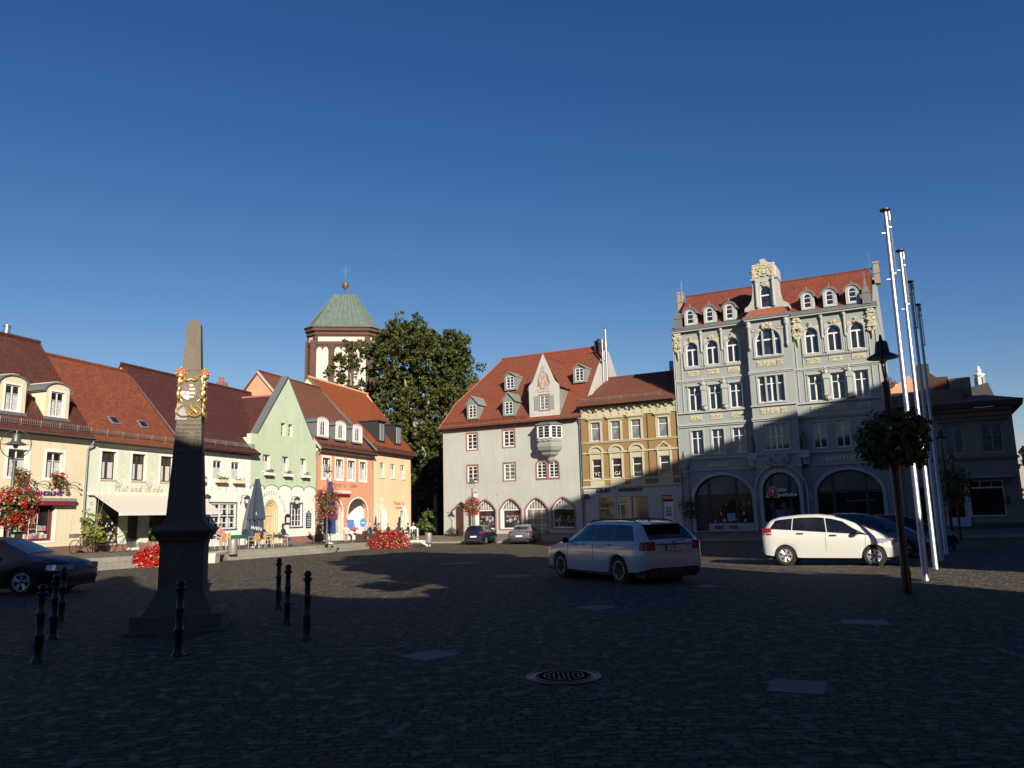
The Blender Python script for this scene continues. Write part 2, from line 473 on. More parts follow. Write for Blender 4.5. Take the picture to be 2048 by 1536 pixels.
# ------------------------------------------------------------------ ground
def cobble(name, cols, bw, bh, ms, warp=.05, bd=.022, rough=.85):
    m, nt, b = base_mat(name, rough, 0, .12)
    oc = coord(nt)
    nz = node(nt, 'ShaderNodeTexNoise', Scale=1.6, Detail=2); nt.links.new(oc, nz.inputs['Vector'])
    nz2 = node(nt, 'ShaderNodeTexNoise', Scale=9.0, Detail=2); nt.links.new(oc, nz2.inputs['Vector'])
    def vm(op, a, b2):
        n = nt.nodes.new('ShaderNodeVectorMath'); n.operation = op
        for i, x in enumerate((a, b2)):
            if hasattr(x, 'links'): nt.links.new(x, n.inputs[i])
            else: n.inputs[i].default_value = x
        return n.outputs[0]
    w = vm('MULTIPLY', vm('SUBTRACT', nz.outputs['Color'], (.5, .5, .5)), (warp * 9, warp * 9, 0))
    w2 = vm('MULTIPLY', vm('SUBTRACT', nz2.outputs['Color'], (.5, .5, .5)), (warp * .9, warp * .9, 0))
    v = vm('ADD', vm('ADD', oc, w), w2)
    t = node(nt, 'ShaderNodeTexBrick'); t.offset = .43; t.squash = 1.25; t.squash_frequency = 3
    t.inputs['Scale'].default_value = 1; t.inputs['Brick Width'].default_value = bw; t.inputs['Row Height'].default_value = bh
    t.inputs['Mortar Size'].default_value = ms; t.inputs['Mortar Smooth'].default_value = .5; t.inputs['Bias'].default_value = .1
    for k, c in zip(('Color1', 'Color2', 'Mortar'), cols): t.inputs[k].default_value = (*c, 1)
    nt.links.new(v, t.inputs['Vector'])
    big = noise(nt, .12, 5, oc); mid = noise(nt, .9, 5, oc); fine = noise(nt, 26, 4, oc); tint = noise(nt, 5.5, 1, oc)
    c = mixc(nt, ramp(nt, big, [(.35, .35), (.62, 0.0)]), t.outputs['Color'], mul(cols[0], .62))
    c = mixc(nt, ramp(nt, mid, [(.38, .4), (.6, 0.0)]), c, mul(cols[1], .6))
    c = mixc(nt, ramp(nt, tint, [(.56, 0.0), (.66, .55)]), c, mul(cols[1], 1.7))
    c = mixc(nt, ramp(nt, tint, [(.33, .6), (.42, 0.0)]), c, (cols[0][0] * .55, cols[0][1] * .42, cols[0][2] * .36))
    c = mixc(nt, ramp(nt, fine, [(.42, .35), (.6, 0.0)]), c, mul(cols[0], .5))
    nt.links.new(c, b.inputs['Base Color'])
    inv = ramp(nt, t.outputs['Fac'], [(0, 1.0), (.9, 0.0)])
    hh = nt.nodes.new('ShaderNodeMath'); hh.operation = 'MULTIPLY_ADD'; hh.inputs[1].default_value = .8
    nt.links.new(inv, hh.inputs[0]); nt.links.new(mid, hh.inputs[2])
    h2 = nt.nodes.new('ShaderNodeMath'); h2.operation = 'MULTIPLY_ADD'; h2.inputs[1].default_value = .35
    nt.links.new(fine, h2.inputs[0]); nt.links.new(hh.outputs[0], h2.inputs[2])
    h3 = nt.nodes.new('ShaderNodeMath'); h3.operation = 'MULTIPLY_ADD'; h3.inputs[1].default_value = .6
    nt.links.new(tint, h3.inputs[0]); nt.links.new(h2.outputs[0], h3.inputs[2])
    bump(nt, b, h3.outputs[0], bd, 1.0)
    return m
COB = cobble('granite setts', ((.078, .066, .050), (.155, .132, .100), (.013, .011, .009)), .135, .105, .016, .036)
PAVE = cobble('small pavers', ((.15, .135, .105), (.21, .185, .145), (.06, .052, .042)), .2, .2, .012, .02, .006)
SLABM = plain('light granite slab', (.125, .12, .108), .8, var=.16, vs=4, bmp=.004)
KERB = brick('granite kerb', (.25, .235, .20), (.30, .28, .24), (.12, .11, .09), 1.0, .6, .012, .004, .0)

def make_ground():
    xs = [-600, -150, -60, -30, -10, 0, 10, 30, 60, 150, 600]
    ys = [-600, -150, -40, 0, 10, 17, 22, 30, 40, 50, 60, 66, 75, 90, 150, 300, 900]
    mb = MB(); n = len(xs)
    vs = [(x, y, G(y)) for y in ys for x in xs]
    fs = [(j * n + i, j * n + i + 1, (j + 1) * n + i + 1, (j + 1) * n + i) for j in range(len(ys) - 1) for i in range(n - 1)]
    mb.add(vs, fs)
    tag(mb.build('ground', COB), kind='structure')
make_ground()

def left_pavement():
    mb = MB(); st = MB()
    us = [-16, -12, -8, -4, 0, 4, 8, 12, 16, 20, 24, 28, 31, 34, 38, 43]
    def vb(u):
        P = [(-16, 7.2), (0, 7.3), (12, 7.3), (20, 6.5), (30, 5.6), (36, 4.9), (43, 3.2)]
        for (a, va), (b, v2) in zip(P, P[1:]):
            if a <= u <= b: return va + (v2 - va) * (u - a) / (b - a)
    rows = []; srows = []
    for u in us:
        v = vb(u); g = G(lpt(u, v).y); s = SL(u, v - .7)
        if u > 31: s = s + (g + .06 - s) * (u - 31) / 12
        r = (s - g) / 3
        srows.append([lpt(u, v, g - .05), lpt(u, v, g + r), lpt(u, v - .34, g + r), lpt(u, v - .34, g + 2 * r), lpt(u, v - .68, g + 2 * r), lpt(u, v - .68, s), lpt(u, v - 1.05, s + .004)])
        rows.append([lpt(u, v - 1.05, s), lpt(u, v / 2, (s + SL(u, 0)) / 2), lpt(u, -.4, SL(u, 0) if u < 32 else s + .1)])
    def grid(m, R):
        k = len(R[0]); vs = [p for r in R for p in r]
        m.add(vs, [(i * k + j, (i + 1) * k + j, (i + 1) * k + j + 1, i * k + j + 1) for i in range(len(R) - 1) for j in range(k - 1)])
    grid(mb, rows); grid(st, srows)
    tag(mb.build('pavement', PAVE), kind='structure')
    tag(st.build('pavement_steps', KERB), kind='structure')
left_pavement()

def far_pavement():
    mb = MB(); kb = MB(); R = []; K = []
    for u in [-3.0, -1.5, 0, 4, 8, 12, 16, 20, 24, 28, 32, 36, 40, 46, 60]:
        v = 4.6 if u > -1 else 3.2
        g = G(fpt(u, v).y); top = g + .13
        z0 = .0 - (.14 if u < 4 else 0)
        R.append([fpt(u, v - .22, top), fpt(u, 2.4, (top + z0) / 2 + .03), fpt(u, -.5, z0)])
        K.append([fpt(u, v, g - .05), fpt(u, v, top + .004), fpt(u, v - .22, top + .004)])
    for m, RR in ((mb, R), (kb, K)):
        k = 3; vs = [p for r in RR for p in r]
        m.add(vs, [(i * k + j, (i + 1) * k + j, (i + 1) * k + j + 1, i * k + j + 1) for i in range(len(RR) - 1) for j in range(k - 1)])
    tag(mb.build('far_pavement', PAVE), kind='structure')
    tag(kb.build('kerb', KERB), kind='structure')
far_pavement()

def slabs():
    S = [((-1.08, 9.81), .56, .52, 46, 'light square paving slab set in the setts left of the manhole cover'),
         ((2.63, 7.67), .50, .56, -25, 'light square paving slab nearest the right foreground, right of the manhole cover'),
         ((1.42, 14.16), .56, .56, 40, 'light paving slab in the setts in front of the white estate car'),
         ((5.03, 11.60), .62, .50, -20, 'light paving slab in the setts below the two flagpole shadows at right'),
         ((-0.15, 22.77), .9, .9, 40, 'light paving slab left of the front wheel of the white estate car'),
         ((-2.26, 31.27), 1.2, 1.2, 40, 'small far light slab halfway between the estate car and the red flower bed'),
         ((-7.24, 34.29), 1.1, 1.1, 40, 'light slab in the shade edge in front of the café steps'),
         ((4.2, 17.6), .5, .5, 20, 'light slab just behind the rear bumper of the white estate car')]
    for (x, y), w, d, a, lab in S:
        mb = MB().box(-w / 2, w / 2, -d / 2, d / 2, -.03, .006)
        z = G(y)
        o = mb.build('paving_slab', SLABM, None, loc=(x, y, z)); o.rotation_euler = (0, 0, radians(a))
        tag(o, lab, 'paving slab', 'light slabs set in the square')
slabs()

def manhole():
    root = empty('manhole_cover', (.46, 8.37, 0), 0, 'round cast iron manhole cover in the foreground setts', 'manhole cover')
    ir = plain('cast iron', (.05, .05, .052), .45, .7, var=.2, vs=9)
    mb = MB(); mb.lathe([(.39, -.02), (.39, .012), (.375, .014), (.37, .004), (.35, .004), (.345, .004)], 48)
    mb.build('frame', plain('worn iron rim', (.07, .068, .065), .45, .6), root)
    c = MB(); c.lathe([(.34, -.02), (.34, .009)], 48)
    for r in (.30, .21):
        c.lathe([(r, .009), (r, .016), (r - .012, .016), (r - .012, .009)], 48)
    for i in range(48):
        a = 2 * pi * i / 48; c.cbox((.268 * cos(a), .268 * sin(a), .010), (.012, .012, .006), 0, a)
    for i in range(7):
        for j in range(7):
            x, y = (i - 3) * .05, (j - 3) * .05
            if hypot(x, y) < .18: c.cbox((x, y, .012), (.022, .022, .008))
    c.build('lid', ir, root)
manhole()

# ------------------------------------------------------------------ unseen buildings behind the camera and right of the frame, shaped to shade the square
AX = Vector((cos(radians(20)), sin(radians(20)), 0)); DX = Vector((-sin(radians(20)), cos(radians(20)), 0))
def adp(a, d, z): 
    p = AX * a + DX * d; return (p.x, p.y, z)
def rzf(a): return a
def town_hall():
    root = empty('town_hall', (0, 0, 0), radians(20), 'unseen sandstone coloured town hall behind the viewer, roofline shaped to cast the shade', 'building')
    wl = plaster('town hall plaster', (.34, .29, .22))
    prof = [(-60, 0), (14, 0), (14, 12.6), (12.4, 15.9), (11.7, 17.3), (10.6, 19.0), (9.2, 20.3), (7.4, 21.2), (5.9, 21.2), (5.85, 14.2), (5.0, 13.6), (4.9, 10.5), (4.2, 10.4), (3.2, 10.4), (3.0, 10.5), (2.2, 10.7), (1.5, 11.4), (.9, 12.3), (-.6, 12.3), (-1.6, 12.7), (-2.3, 13.6), (-2.9, 15.1), (-3.2, 16.1), (-3.9, 16.2), (-3.8, 15.4), (-4.1, 15.4), (-4.0, 14.5), (-4.4, 13.8), (-12, 13.8), (-60, 13.8)]  # unseen roof outline, drawn to throw the shade edges on the square
    mb = MB(); mb.xz(prof, -(-9.2), 18.0)     # local y is depth d; building lies at d < -8
    mb2 = MB(); mb2.v = [(x, -y, z) for x, y, z in mb.v]; mb2.f = [f[::-1] for f in mb.f]; mb2.m = mb.m
    mb2.build('wall', wl, root)
    w = MB()
    for fl in (1.2, 5.2):
        for k in range(12):
            x = -38 + k * 4.3
            w.box(x, x + 1.4, -9.24, -9.10, fl, fl + 2.4)
    w.build('window', GLASS, root)
    s = MB(); s.box(-60, 13.9, -9.55, -9.15, 3.9, 4.2); s.build('cornice', STONE, root)
town_hall()
def corner_house():
    root = empty('corner_house', (0, 0, 0), radians(20), 'unseen tall corner house outside the right edge, hipped roof shaped to cast shade', 'building')
    mb = MB(); mb.box(18.2, 85, -12, 3, -1, 14)
    mb.build('wall', plaster('corner house plaster', (.40, .34, .25)), root)
    r = MB(); e = 0.0
    A, B, C_, D_ = (18.2, 3, 14), (85, 3, 14), (79, -4.5, 29.6), (23.9, -4.5, 28.9)  # unseen hip and ridge, set to throw the shade on the far side
    E_, F_ = (18.2, -12, 14), (85, -12, 14)
    r.add([A, B, C_, D_, E_, F_], [(0, 1, 2, 3), (5, 4, 3, 2), (4, 0, 3), (1, 5, 2)])
    r.build('roof', tiles('dark roof tile', (.16, .055, .035), (.12, .045, .03)), root)
    w = MB()
    for fl in (1.2, 4.6, 8.0, 11.0):
        for k in range(10):
            w.box(19.5 + k * 3, 20.7 + k * 3, 2.9, 3.05, fl, fl + 1.9)
    w.build('window', GLASS, root)
corner_house()

# ------------------------------------------------------------------ left row of houses
RED1 = tiles('dark red plain tile', (.125, .038, .026), (.07, .025, .02), stain=.45)
RED2 = tiles('orange plain tile', (.26, .075, .034), (.16, .045, .023), stain=.4)
RED3 = tiles('dark brown red tile', (.10, .028, .021), (.055, .019, .016), stain=.4)
RED4 = tiles('faded orange tile', (.20, .08, .045), (.14, .055, .034), stain=.4)
RED5 = tiles('bright orange tile', (.27, .068, .022), (.215, .053, .018), stain=.22)
RED6 = brick('red pantile', (.23, .055, .026), (.19, .048, .025), (.07, .02, .014), .26, .34, .02, .05, .0, .7, .3, (.13, .07, .042), .5)
CREAM = plaster('cream yellow plaster', (0.938, 0.828, 0.594))
PALEG = plaster('pale green plaster', (0.828, 0.898, 0.742))
OFFW = plaster('warm white plaster', (1.031, 1.047, 0.984))
GREEN = plaster('sage green plaster', (0.656, 0.789, 0.578))
ORNG = plaster('orange plaster', (0.875, 0.422, 0.258))
PEACH = plaster('peach plaster', (1.125, 0.812, 0.531))
WTRIM = plaster('white trim plaster', (1.031, 1.031, 0.953), .05)
REDB = brick('red brick', (.28, .07, .05), (.22, .05, .035), (.30, .26, .22), .24, .075, .012)
BROWNW = plain('dark brown wood', (.055, .03, .02), .5, var=.2)
GUT = plain('gutter zinc', (.16, .14, .12), .5, .5)
RDK = plain('bordeaux paint', (.16, .015, .025), .5)

def gutter(par, x0, x1, y, z):
    mb = MB(); n = 6
    pts = [(y + .07 * cos(a), z + .07 * sin(a)) for a in [pi + pi * i / n for i in range(n + 1)]]
    mb.yz(pts + [(y + .06, z), (y - .06, z)], x0, x1)
    return mb.build('gutter', GUT, par)
def snow_guard(par, x0, x1, y, z, mat=None, h=.26, step=.11):
    mb = MB()
    for k in (0, 1):
        mb.box(x0, x1, y - .012, y + .012, z + k * (h - .03), z + .025 + k * (h - .03))
    n = int((x1 - x0) / step)
    for i in range(n + 1):
        x = x0 + i * step; mb.box(x - .012, x + .012, y - .01, y + .01, z, z + h)
    for i in range(int((x1 - x0) / 1.1) + 1):
        x = x0 + i * 1.1; mb.tube([(x, y, z + h), (x, y, z - .1), (x, y + .25, z + .2)], .018, 4)
    return mb.build('snow_guard', mat or plain('galvanised steel', (.22, .19, .17), .5, .5), par)
def downpipe(par, x, y0, z0, z1, bend=True):
    mb = MB()
    pts = [(x + .12, y0 - .3, z1), (x + .12, y0 - .3, z1 - .15), (x, y0 - .09, z1 - .5), (x, y0 - .09, z0)] if bend else [(x, y0 - .09, z1), (x, y0 - .09, z0)]
    mb.tube(pts, .05, 8)
    for z in (z0 + .6, (z0 + z1) / 2, z1 - .8): mb.lathe([(.062, -.03), (.062, .03)], 8, (x, y0 - .09, z))
    return mb.build('downpipe', PIPE, par, 50)
def ridge(par, a, b, mat, r=.11, spikes=False):
    mb = MB(); a = Vector(a); b = Vector(b); n = int((b - a).length / .33)
    for i in range(n):
        p = a.lerp(b, i / n); q = a.lerp(b, (i + 1.08) / n)
        mb.tube([p, q], [r, r * .86], 7)
    return mb.build('ridge_tiles', mat, par, 60)
def rowhouse(name, label, u0, cat='house'):
    return empty(name, lpt(u0, 0, 0), LR, label, cat)
def gable_roof(par, x0, x1, ye, ze, yr, zr_, mat, yb=None, zb=None, zrr=None, yrr=None, t=.14, name='roof'):
    mb = MB(); zrr = zrr or zr_; yrr = yrr or yr
    yb = yb or 2 * yr - ye; zb = zb or ze
    slab(mb, (x0, ye, ze), (x1, ye, ze), (x1, yrr, zrr), (x0, yr, zr_), t)
    slab(mb, (x1, yb, zb), (x0, yb, zb), (x0, yr, zr_), (x1, yrr, zrr), t)
    o = mb.build(name, mat, par)
    ridge(par, (x0, yr, zr_ + .02), (x1, yrr, zrr + .02), mat)
    return o
def gwall(mb, x, ye, ze, yr, zr_, z0=0, t=.2, mi=0):
    yb = 2 * yr - ye
    mb.yz([(ye, z0), (yb, z0), (yb, ze), (yr, zr_), (ye, ze)], x, x + t, mi)

def flowers(name, label, loc, rx, ry, rz_, nleaf, nflow, cat='flowers', group=None, white=.06, dark=False, parent=None, trail=0.0, seed=1, fl=None, ls=.07, dome=False):
    rnd = random.Random(seed)
    root = empty(name, loc, 0, label, cat, group) if parent is None else empty(name, loc, 0)
    if parent is not None: root.parent = parent
    L = MB(); F = MB(); lumps = [(rnd.uniform(0, 2 * pi), rnd.uniform(-1, 1), rnd.uniform(.12, .3)) for _ in range(9)]
    def pt(k):
        a = rnd.uniform(0, 2 * pi); c = rnd.uniform(-1, 1) if not dome else rnd.uniform(0, 1)
        s = sqrt(1 - c * c); rad = k
        for la, lc, lr in lumps:
            if abs((a - la + pi) % (2 * pi) - pi) < .5 and abs(c - lc) < .5: rad += lr * .5
        p = Vector((rx * s * cos(a) * rad, ry * s * sin(a) * rad, rz_ * c * rad))
        if trail and c < 0: p.z -= rnd.random() ** 2 * trail * s
        return p
    def leaf(mb, p, sz, mi=0, up=0):
        d = (p.normalized() + Vector((rnd.uniform(-1, 1), rnd.uniform(-1, 1), rnd.uniform(-.6, 1.2) + up))).normalized()
        a = d.orthogonal().normalized(); a.rotate(Matrix.Rotation(rnd.uniform(0, 6.28), 3, d)); b = d.cross(a)
        mb.add([p - a * sz, p - b * sz * .8 + d * sz * .2, p + a * sz, p + b * sz * .8 + d * sz * .2], [(0, 1, 2, 3)], mi)
    for _ in range(nleaf): leaf(L, pt(rnd.uniform(.35, .98)), ls * rnd.uniform(.6, 1.3))
    for _ in range(nflow):
        p = pt(rnd.uniform(.92, 1.1)); mi = 1 if rnd.random() < white else 0
        for k in range(5): leaf(F, p + Vector([rnd.uniform(-.03, .03) for _ in range(3)]), ls * .42 * rnd.uniform(.6, 1.1), mi, .4)
    L.build('foliage', leafmat('geranium leaf', (.03, .07, .012), (.055, .11, .02), (.09, .14, .03), 3), root)
    F.build('blossoms', [fl or plain('red petals', (.36, .006, .006), .6, var=.45, vs=12, spec=.2), plain('white petals', (.42, .34, .30), .6)], root)
    return root

# --- bookshop, cream
def house_books():
    r = rowhouse('bookshop_house', 'cream yellow bookshop house at the far left with dark red roof and arched dormers', 0)
    zb = .35; ze = 6.15
    hs = [hole(-4.62, 4.02, 1.05, 1.3), hole(-2.52, 4.02, 1.0, 1.3), hole(-4.55, .93, 2.75, 1.8), hole(-7.6, 4.02, 1.05, 1.3), hole(-8.6, .93, 2.8, 1.8)]
    mb = MB(); facade(mb, [(-12, zb), (-.02, zb), (-.02, ze), (-12, ze)], hs, depth=.22); shell(mb, -12, -.02, zb, ze, 8)
    gwall(mb, -.22, -.0, 6.1, 4, 11.65, 6)
    mb.build('wall', CREAM, r)
    b = MB().box(-12, -.02, -.04, .0, -.3, .62); b.build('plinth', plain('brown plinth', (.13, .07, .045), .85), r)
    c = MB().box(-12, -.02, -.06, 0, 5.93, 6.15); c.box(-12, -.02, -.12, 0, 6.06, 6.16); c.build('cornice', WTRIM, r)
    for x in (-4.62, -2.52, -7.6):
        window(r, x, 4.02, 1.05 if x != -2.52 else 1.0, 1.3, cols=(.5,), rows=(.34, .67), casing=.14, cm=WTRIM, curt=True, depth=.16)
    for x in (-4.55, -8.6):
        w = window(r, x, .93, 2.75, 1.8, cols=(), fm=RDK, ft=.09, casing=.1, cm=WTRIM, depth=.2, name='shop_window', gl=glass('shop glass', (.02, .019, .018)))
        d = MB(); rnd = random.Random(5)
        cs = [plain('book %d' % i, c, .6) for i, c in enumerate([(.5, .2, .2), (.3, .4, .35), (.55, .5, .4), (.15, .3, .3), (.6, .6, .55), (.25, .3, .1)])]
        for i in range(26):
            x0 = .2 + rnd.random() * 2.2; z0 = .12 + (.36 * rnd.randrange(3) if x0 < 1.2 or i % 3 == 0 else 0); ww = rnd.uniform(.12, .24)
            d.box(x0, x0 + ww, .10, .125, z0, z0 + rnd.uniform(.14, .3), rnd.randrange(6))
        build_each(d, 'book', cs, w); d = MB()
        d.tube([(1.45, .14, .1), (1.45, .14, 1.3), (1.9, .14, 1.3), (1.9, .14, .1)], .015, 4, 4)
        for k in range(4): d.box(1.45, 1.9, .13, .15, .3 + k * .27, .32 + k * .27, 4)
        d.build('display_rack', cs, w)
    a = MB(); a.yz([(-.02, 3.03), (-.02, 2.86), (-.32, 2.86), (-.32, 3.0)], -8.8, -.8, 1); a.box(-8.75, -.9, -.30, -.06, 2.66, 2.86)
    a.build('awning_box', [RDK, plain('grey aluminium', (.32, .30, .30), .5, .4)], r)
    text(r, 'BUCHHANDLUNG', -3.98, 3.16, .29, plain('violet letters', (.06, .03, .16), .5), y=-.05, ext=.02, offset=.006, sx=1.03)
    l = MB()
    for x in (-3.0, -1.2):
        for s in (-1, 1):
            l.tube([(x, -.02, 3.75), (x + s * .25, -.25, 3.85), (x + s * .42, -.4, 3.74)], .012, 5); l.lathe([(.02, .03), (.06, -.05)], 8, (x + s * .42, -.4, 3.74))
            l.tube([(x, -.02, 3.72), (x + s * .3, -.25, 3.66), (x + s * .4, -.4, 3.5)], .012, 5); l.lathe([(.02, .03), (.06, -.05)], 8, (x + s * .4, -.4, 3.5))
    l.build('sign_lamps', BRONZE, r)
    gable_roof(r, -12, .05, -.4, 6.16, 4.0, 11.8, RED1)
    gutter(r, -12, .02, -.44, 6.2); snow_guard(r, -11.9, -.05, -.15, 6.55)
    for x in (-2.55, -5.1, -7.7):
        dm = MB(); o = outl(1.42, 1.9, 'round', .45); o = [(x + p[0], 7.1 + p[1]) for p in o]; hh = hole(x + .3, 7.17, .82, 1.28)
        facade(dm, o, [hh], y=.3, depth=.15)
        for i in range(1, len(o)):
            p, q = o[i], o[(i + 1) % len(o)]
            dm.quad((p[0], .3, p[1]), (p[0], 2.3, p[1]), (q[0], 2.3, q[1]), (q[0], .3, q[1]))
        d = dm.build('dormer', CREAM, r)
        k = MB(); A = [(x - .1 + p[0] * 1.14, 8.4 + p[1]) for p in arc(.71, 0, .71, .5, 0, pi, 10)]; B = [(p[0], p[1] + .07) for p in A]
        B = [(x + .71 + (p[0] - x - .71) * 1.06, p[1] + .06) for p in A]
        for i in range(len(A) - 1):
            k.add([(A[i][0], .22, A[i][1]), (A[i + 1][0], .22, A[i + 1][1]), (B[i + 1][0], .22, B[i + 1][1]), (B[i][0], .22, B[i][1]), (A[i][0], 2.6, A[i][1] + .0), (A[i + 1][0], 2.6, A[i + 1][1]), (B[i + 1][0], 2.6, B[i + 1][1]), (B[i][0], 2.6, B[i][1])],
                  [(0, 3, 2, 1), (3, 7, 6, 2), (0, 1, 5, 4)])
        k.box(x - .08, x + 1.5, .24, .3, 6.95, 7.13)
        k.build('dormer_roof', ZINC, d)
        wd = window(d, x + .3, 7.17, .82, 1.28, rows=(.33, .66), depth=.40, casing=.0, curt=True); 
        cs = MB(); ring(cs, inset(hole(x + .3, 7.17, .82, 1.28), -.09), hole(x + .3, 7.17, .82, 1.28), .28, .3); cs.build('casing', WTRIM, wd, loc=(-x - .3, 0, -7.17))
    MB().lathe([(.17, 0), (.17, .55), (.2, .57), (.2, .65)], 12, (-1.9, 4.1, 11.7)).build('chimney_pipe', plain('steel flue', (.6, .6, .6), .2, .9), r, 40)
    downpipe(r, -.1, 0, .5, 6.1)
house_books()
for i, (x, z) in enumerate([(-4.1, 4.05), (-2.0, 4.0)]):
    p = lpt(x, .28, z)
    flowers('window_flowers', ['red geraniums spilling from the window left over the bookshop sign', 'red geraniums spilling under the window right over the bookshop sign'][i],
            p, .42, .26, .34, 160, 110, 'flowers', 'flower boxes of the bookshop', .05, seed=30 + i, trail=.35, ls=.075)

# --- hat shop, pale green
def script_text(par, mat):
    """upright cursive lettering drawn as strokes: Hut und Mode"""
    mb = MB(); W = .026
    def st(pts, x0, z0, s=.42, w=W):
        # smooth the stroke with Catmull-Rom, slanting to the right
        P = [Vector((x + z * .32, z)) for x, z in pts]; out = []
        for i in range(len(P) - 1):
            a = P[max(i - 1, 0)]; b = P[i]; c = P[i + 1]; d = P[min(i + 2, len(P) - 1)]
            for k in range(5):
                t = k / 5
                q = .5 * ((2 * b) + (c - a) * t + (2 * a - 5 * b + 4 * c - d) * t * t + (3 * b - a - 3 * c + d) * t ** 3)
                out.append((x0 + q.x * s, -.012, z0 + q.y * s))
        out.append((x0 + P[-1].x * s, -.012, z0 + P[-1].y * s))
        mb.tube(out, w, 5)
    b = 3.46
    G_ = {
     'H': [[(0, .75), (-.22, .62), (-.12, .38), (.18, .5), (.3, .86), (.1, 1.05), (-.2, .95), (-.25, .8)], [(.28, .95), (.16, .5), (.0, .05), (-.1, 0)], [(.72, 1.0), (.55, .5), (.45, .1), (.52, 0), (.66, .1)], [(.05, .45), (.3, .52), (.62, .5)]],
     'M': [[(-.1, .8), (-.25, .95), (-.05, 1.08), (.15, .95), (.1, .4), (0, 0)], [(.15, .95), (.3, .5), (.38, .1), (.55, .6), (.72, 1.0), (.66, .5), (.62, .1), (.7, 0), (.82, .12)]],
     'u': [[(0, .4), (-.02, .15), (.05, 0), (.2, .1), (.3, .4), (.27, .12), (.34, 0), (.44, .12)]],
     't': [[(.1, .7), (.02, .3), (.0, .08), (.08, 0), (.2, .12)], [(-.1, .48), (.25, .5)]],
     'n': [[(0, .4), (-.02, 0), (.05, .25), (.2, .42), (.26, .3), (.24, .08), (.3, 0), (.4, .12)]],
     'd': [[(.28, .34), (.15, .42), (0, .3), (0, .08), (.12, 0), (.26, .15), (.34, .8), (.3, .3), (.3, .06), (.38, 0), (.46, .1)]],
     'o': [[(.2, .4), (.03, .32), (0, .1), (.12, 0), (.28, .12), (.3, .32), (.2, .4), (.42, .36)]],
     'e': [[(0, .18), (.24, .28), (.2, .42), (.05, .34), (0, .12), (.1, 0), (.3, .1)]],
    }
    x = 1.98
    for ch, adv in [('H', .42), ('u', .24), ('t', .30), (' ', .05), ('u', .25), ('n', .26), ('d', .34), (' ', .15), ('M', .50), ('o', .26), ('d', .28), ('e', .2)]:
        for s_ in G_.get(ch, []): st(s_, x, b, .45 if ch in 'HM' else .46, W * (.62 if ch in 'HM' else .6))
        x += adv * 1.12
    mb.build('lettering', mat, par)
def figure_relief(par, x, z, h, mat, fill, flip=False, seed=3, cloak=True):
    """flat painted figure: standing robed person in outline"""
    f = -1 if flip else 1
    s = h / 1.0
    body = [(-.14, 0), (.12, 0), (.16, .3), (.2, .55), (.15, .74), (.06, .82), (-.04, .82), (-.14, .74), (-.2, .5), (-.17, .2)]
    mb = MB(); mb.poly([(x + f * p[0] * s, -.004, z + p[1] * s) for p in (body if f > 0 else body[::-1])])
    hd = arc(0, .9, .07, .09, 0, 2 * pi, 12)[:-1]; mb.poly([(x + p[0] * s, -.004, z + p[1] * s) for p in hd])
    mb.build('painted_figure', fill, par)
    l = MB()
    def ln(pts, w=.010): l.tube([(x + f * p[0] * s, -.006, z + p[1] * s) for p in pts], w * s, 4)
    ln(body + [body[0]]); ln(hd + [hd[0]])
    for q in ([(-.05, 0), (-.06, .4), (-.02, .8)], [(.04, 0), (.07, .4), (.03, .8)], [(-.15, .7), (-.02, .5), (.14, .56)], [(.15, .7), (.05, .45), (-.1, .5)], [(.0, 1.0), (-.05, 1.08)], [(.03, 1.0), (.08, 1.1)], [(-.12, .05), (-.11, .35)], [(.1, .08), (.12, .4)]): ln(q, .008)
    l.build('painted_lines', mat, par)
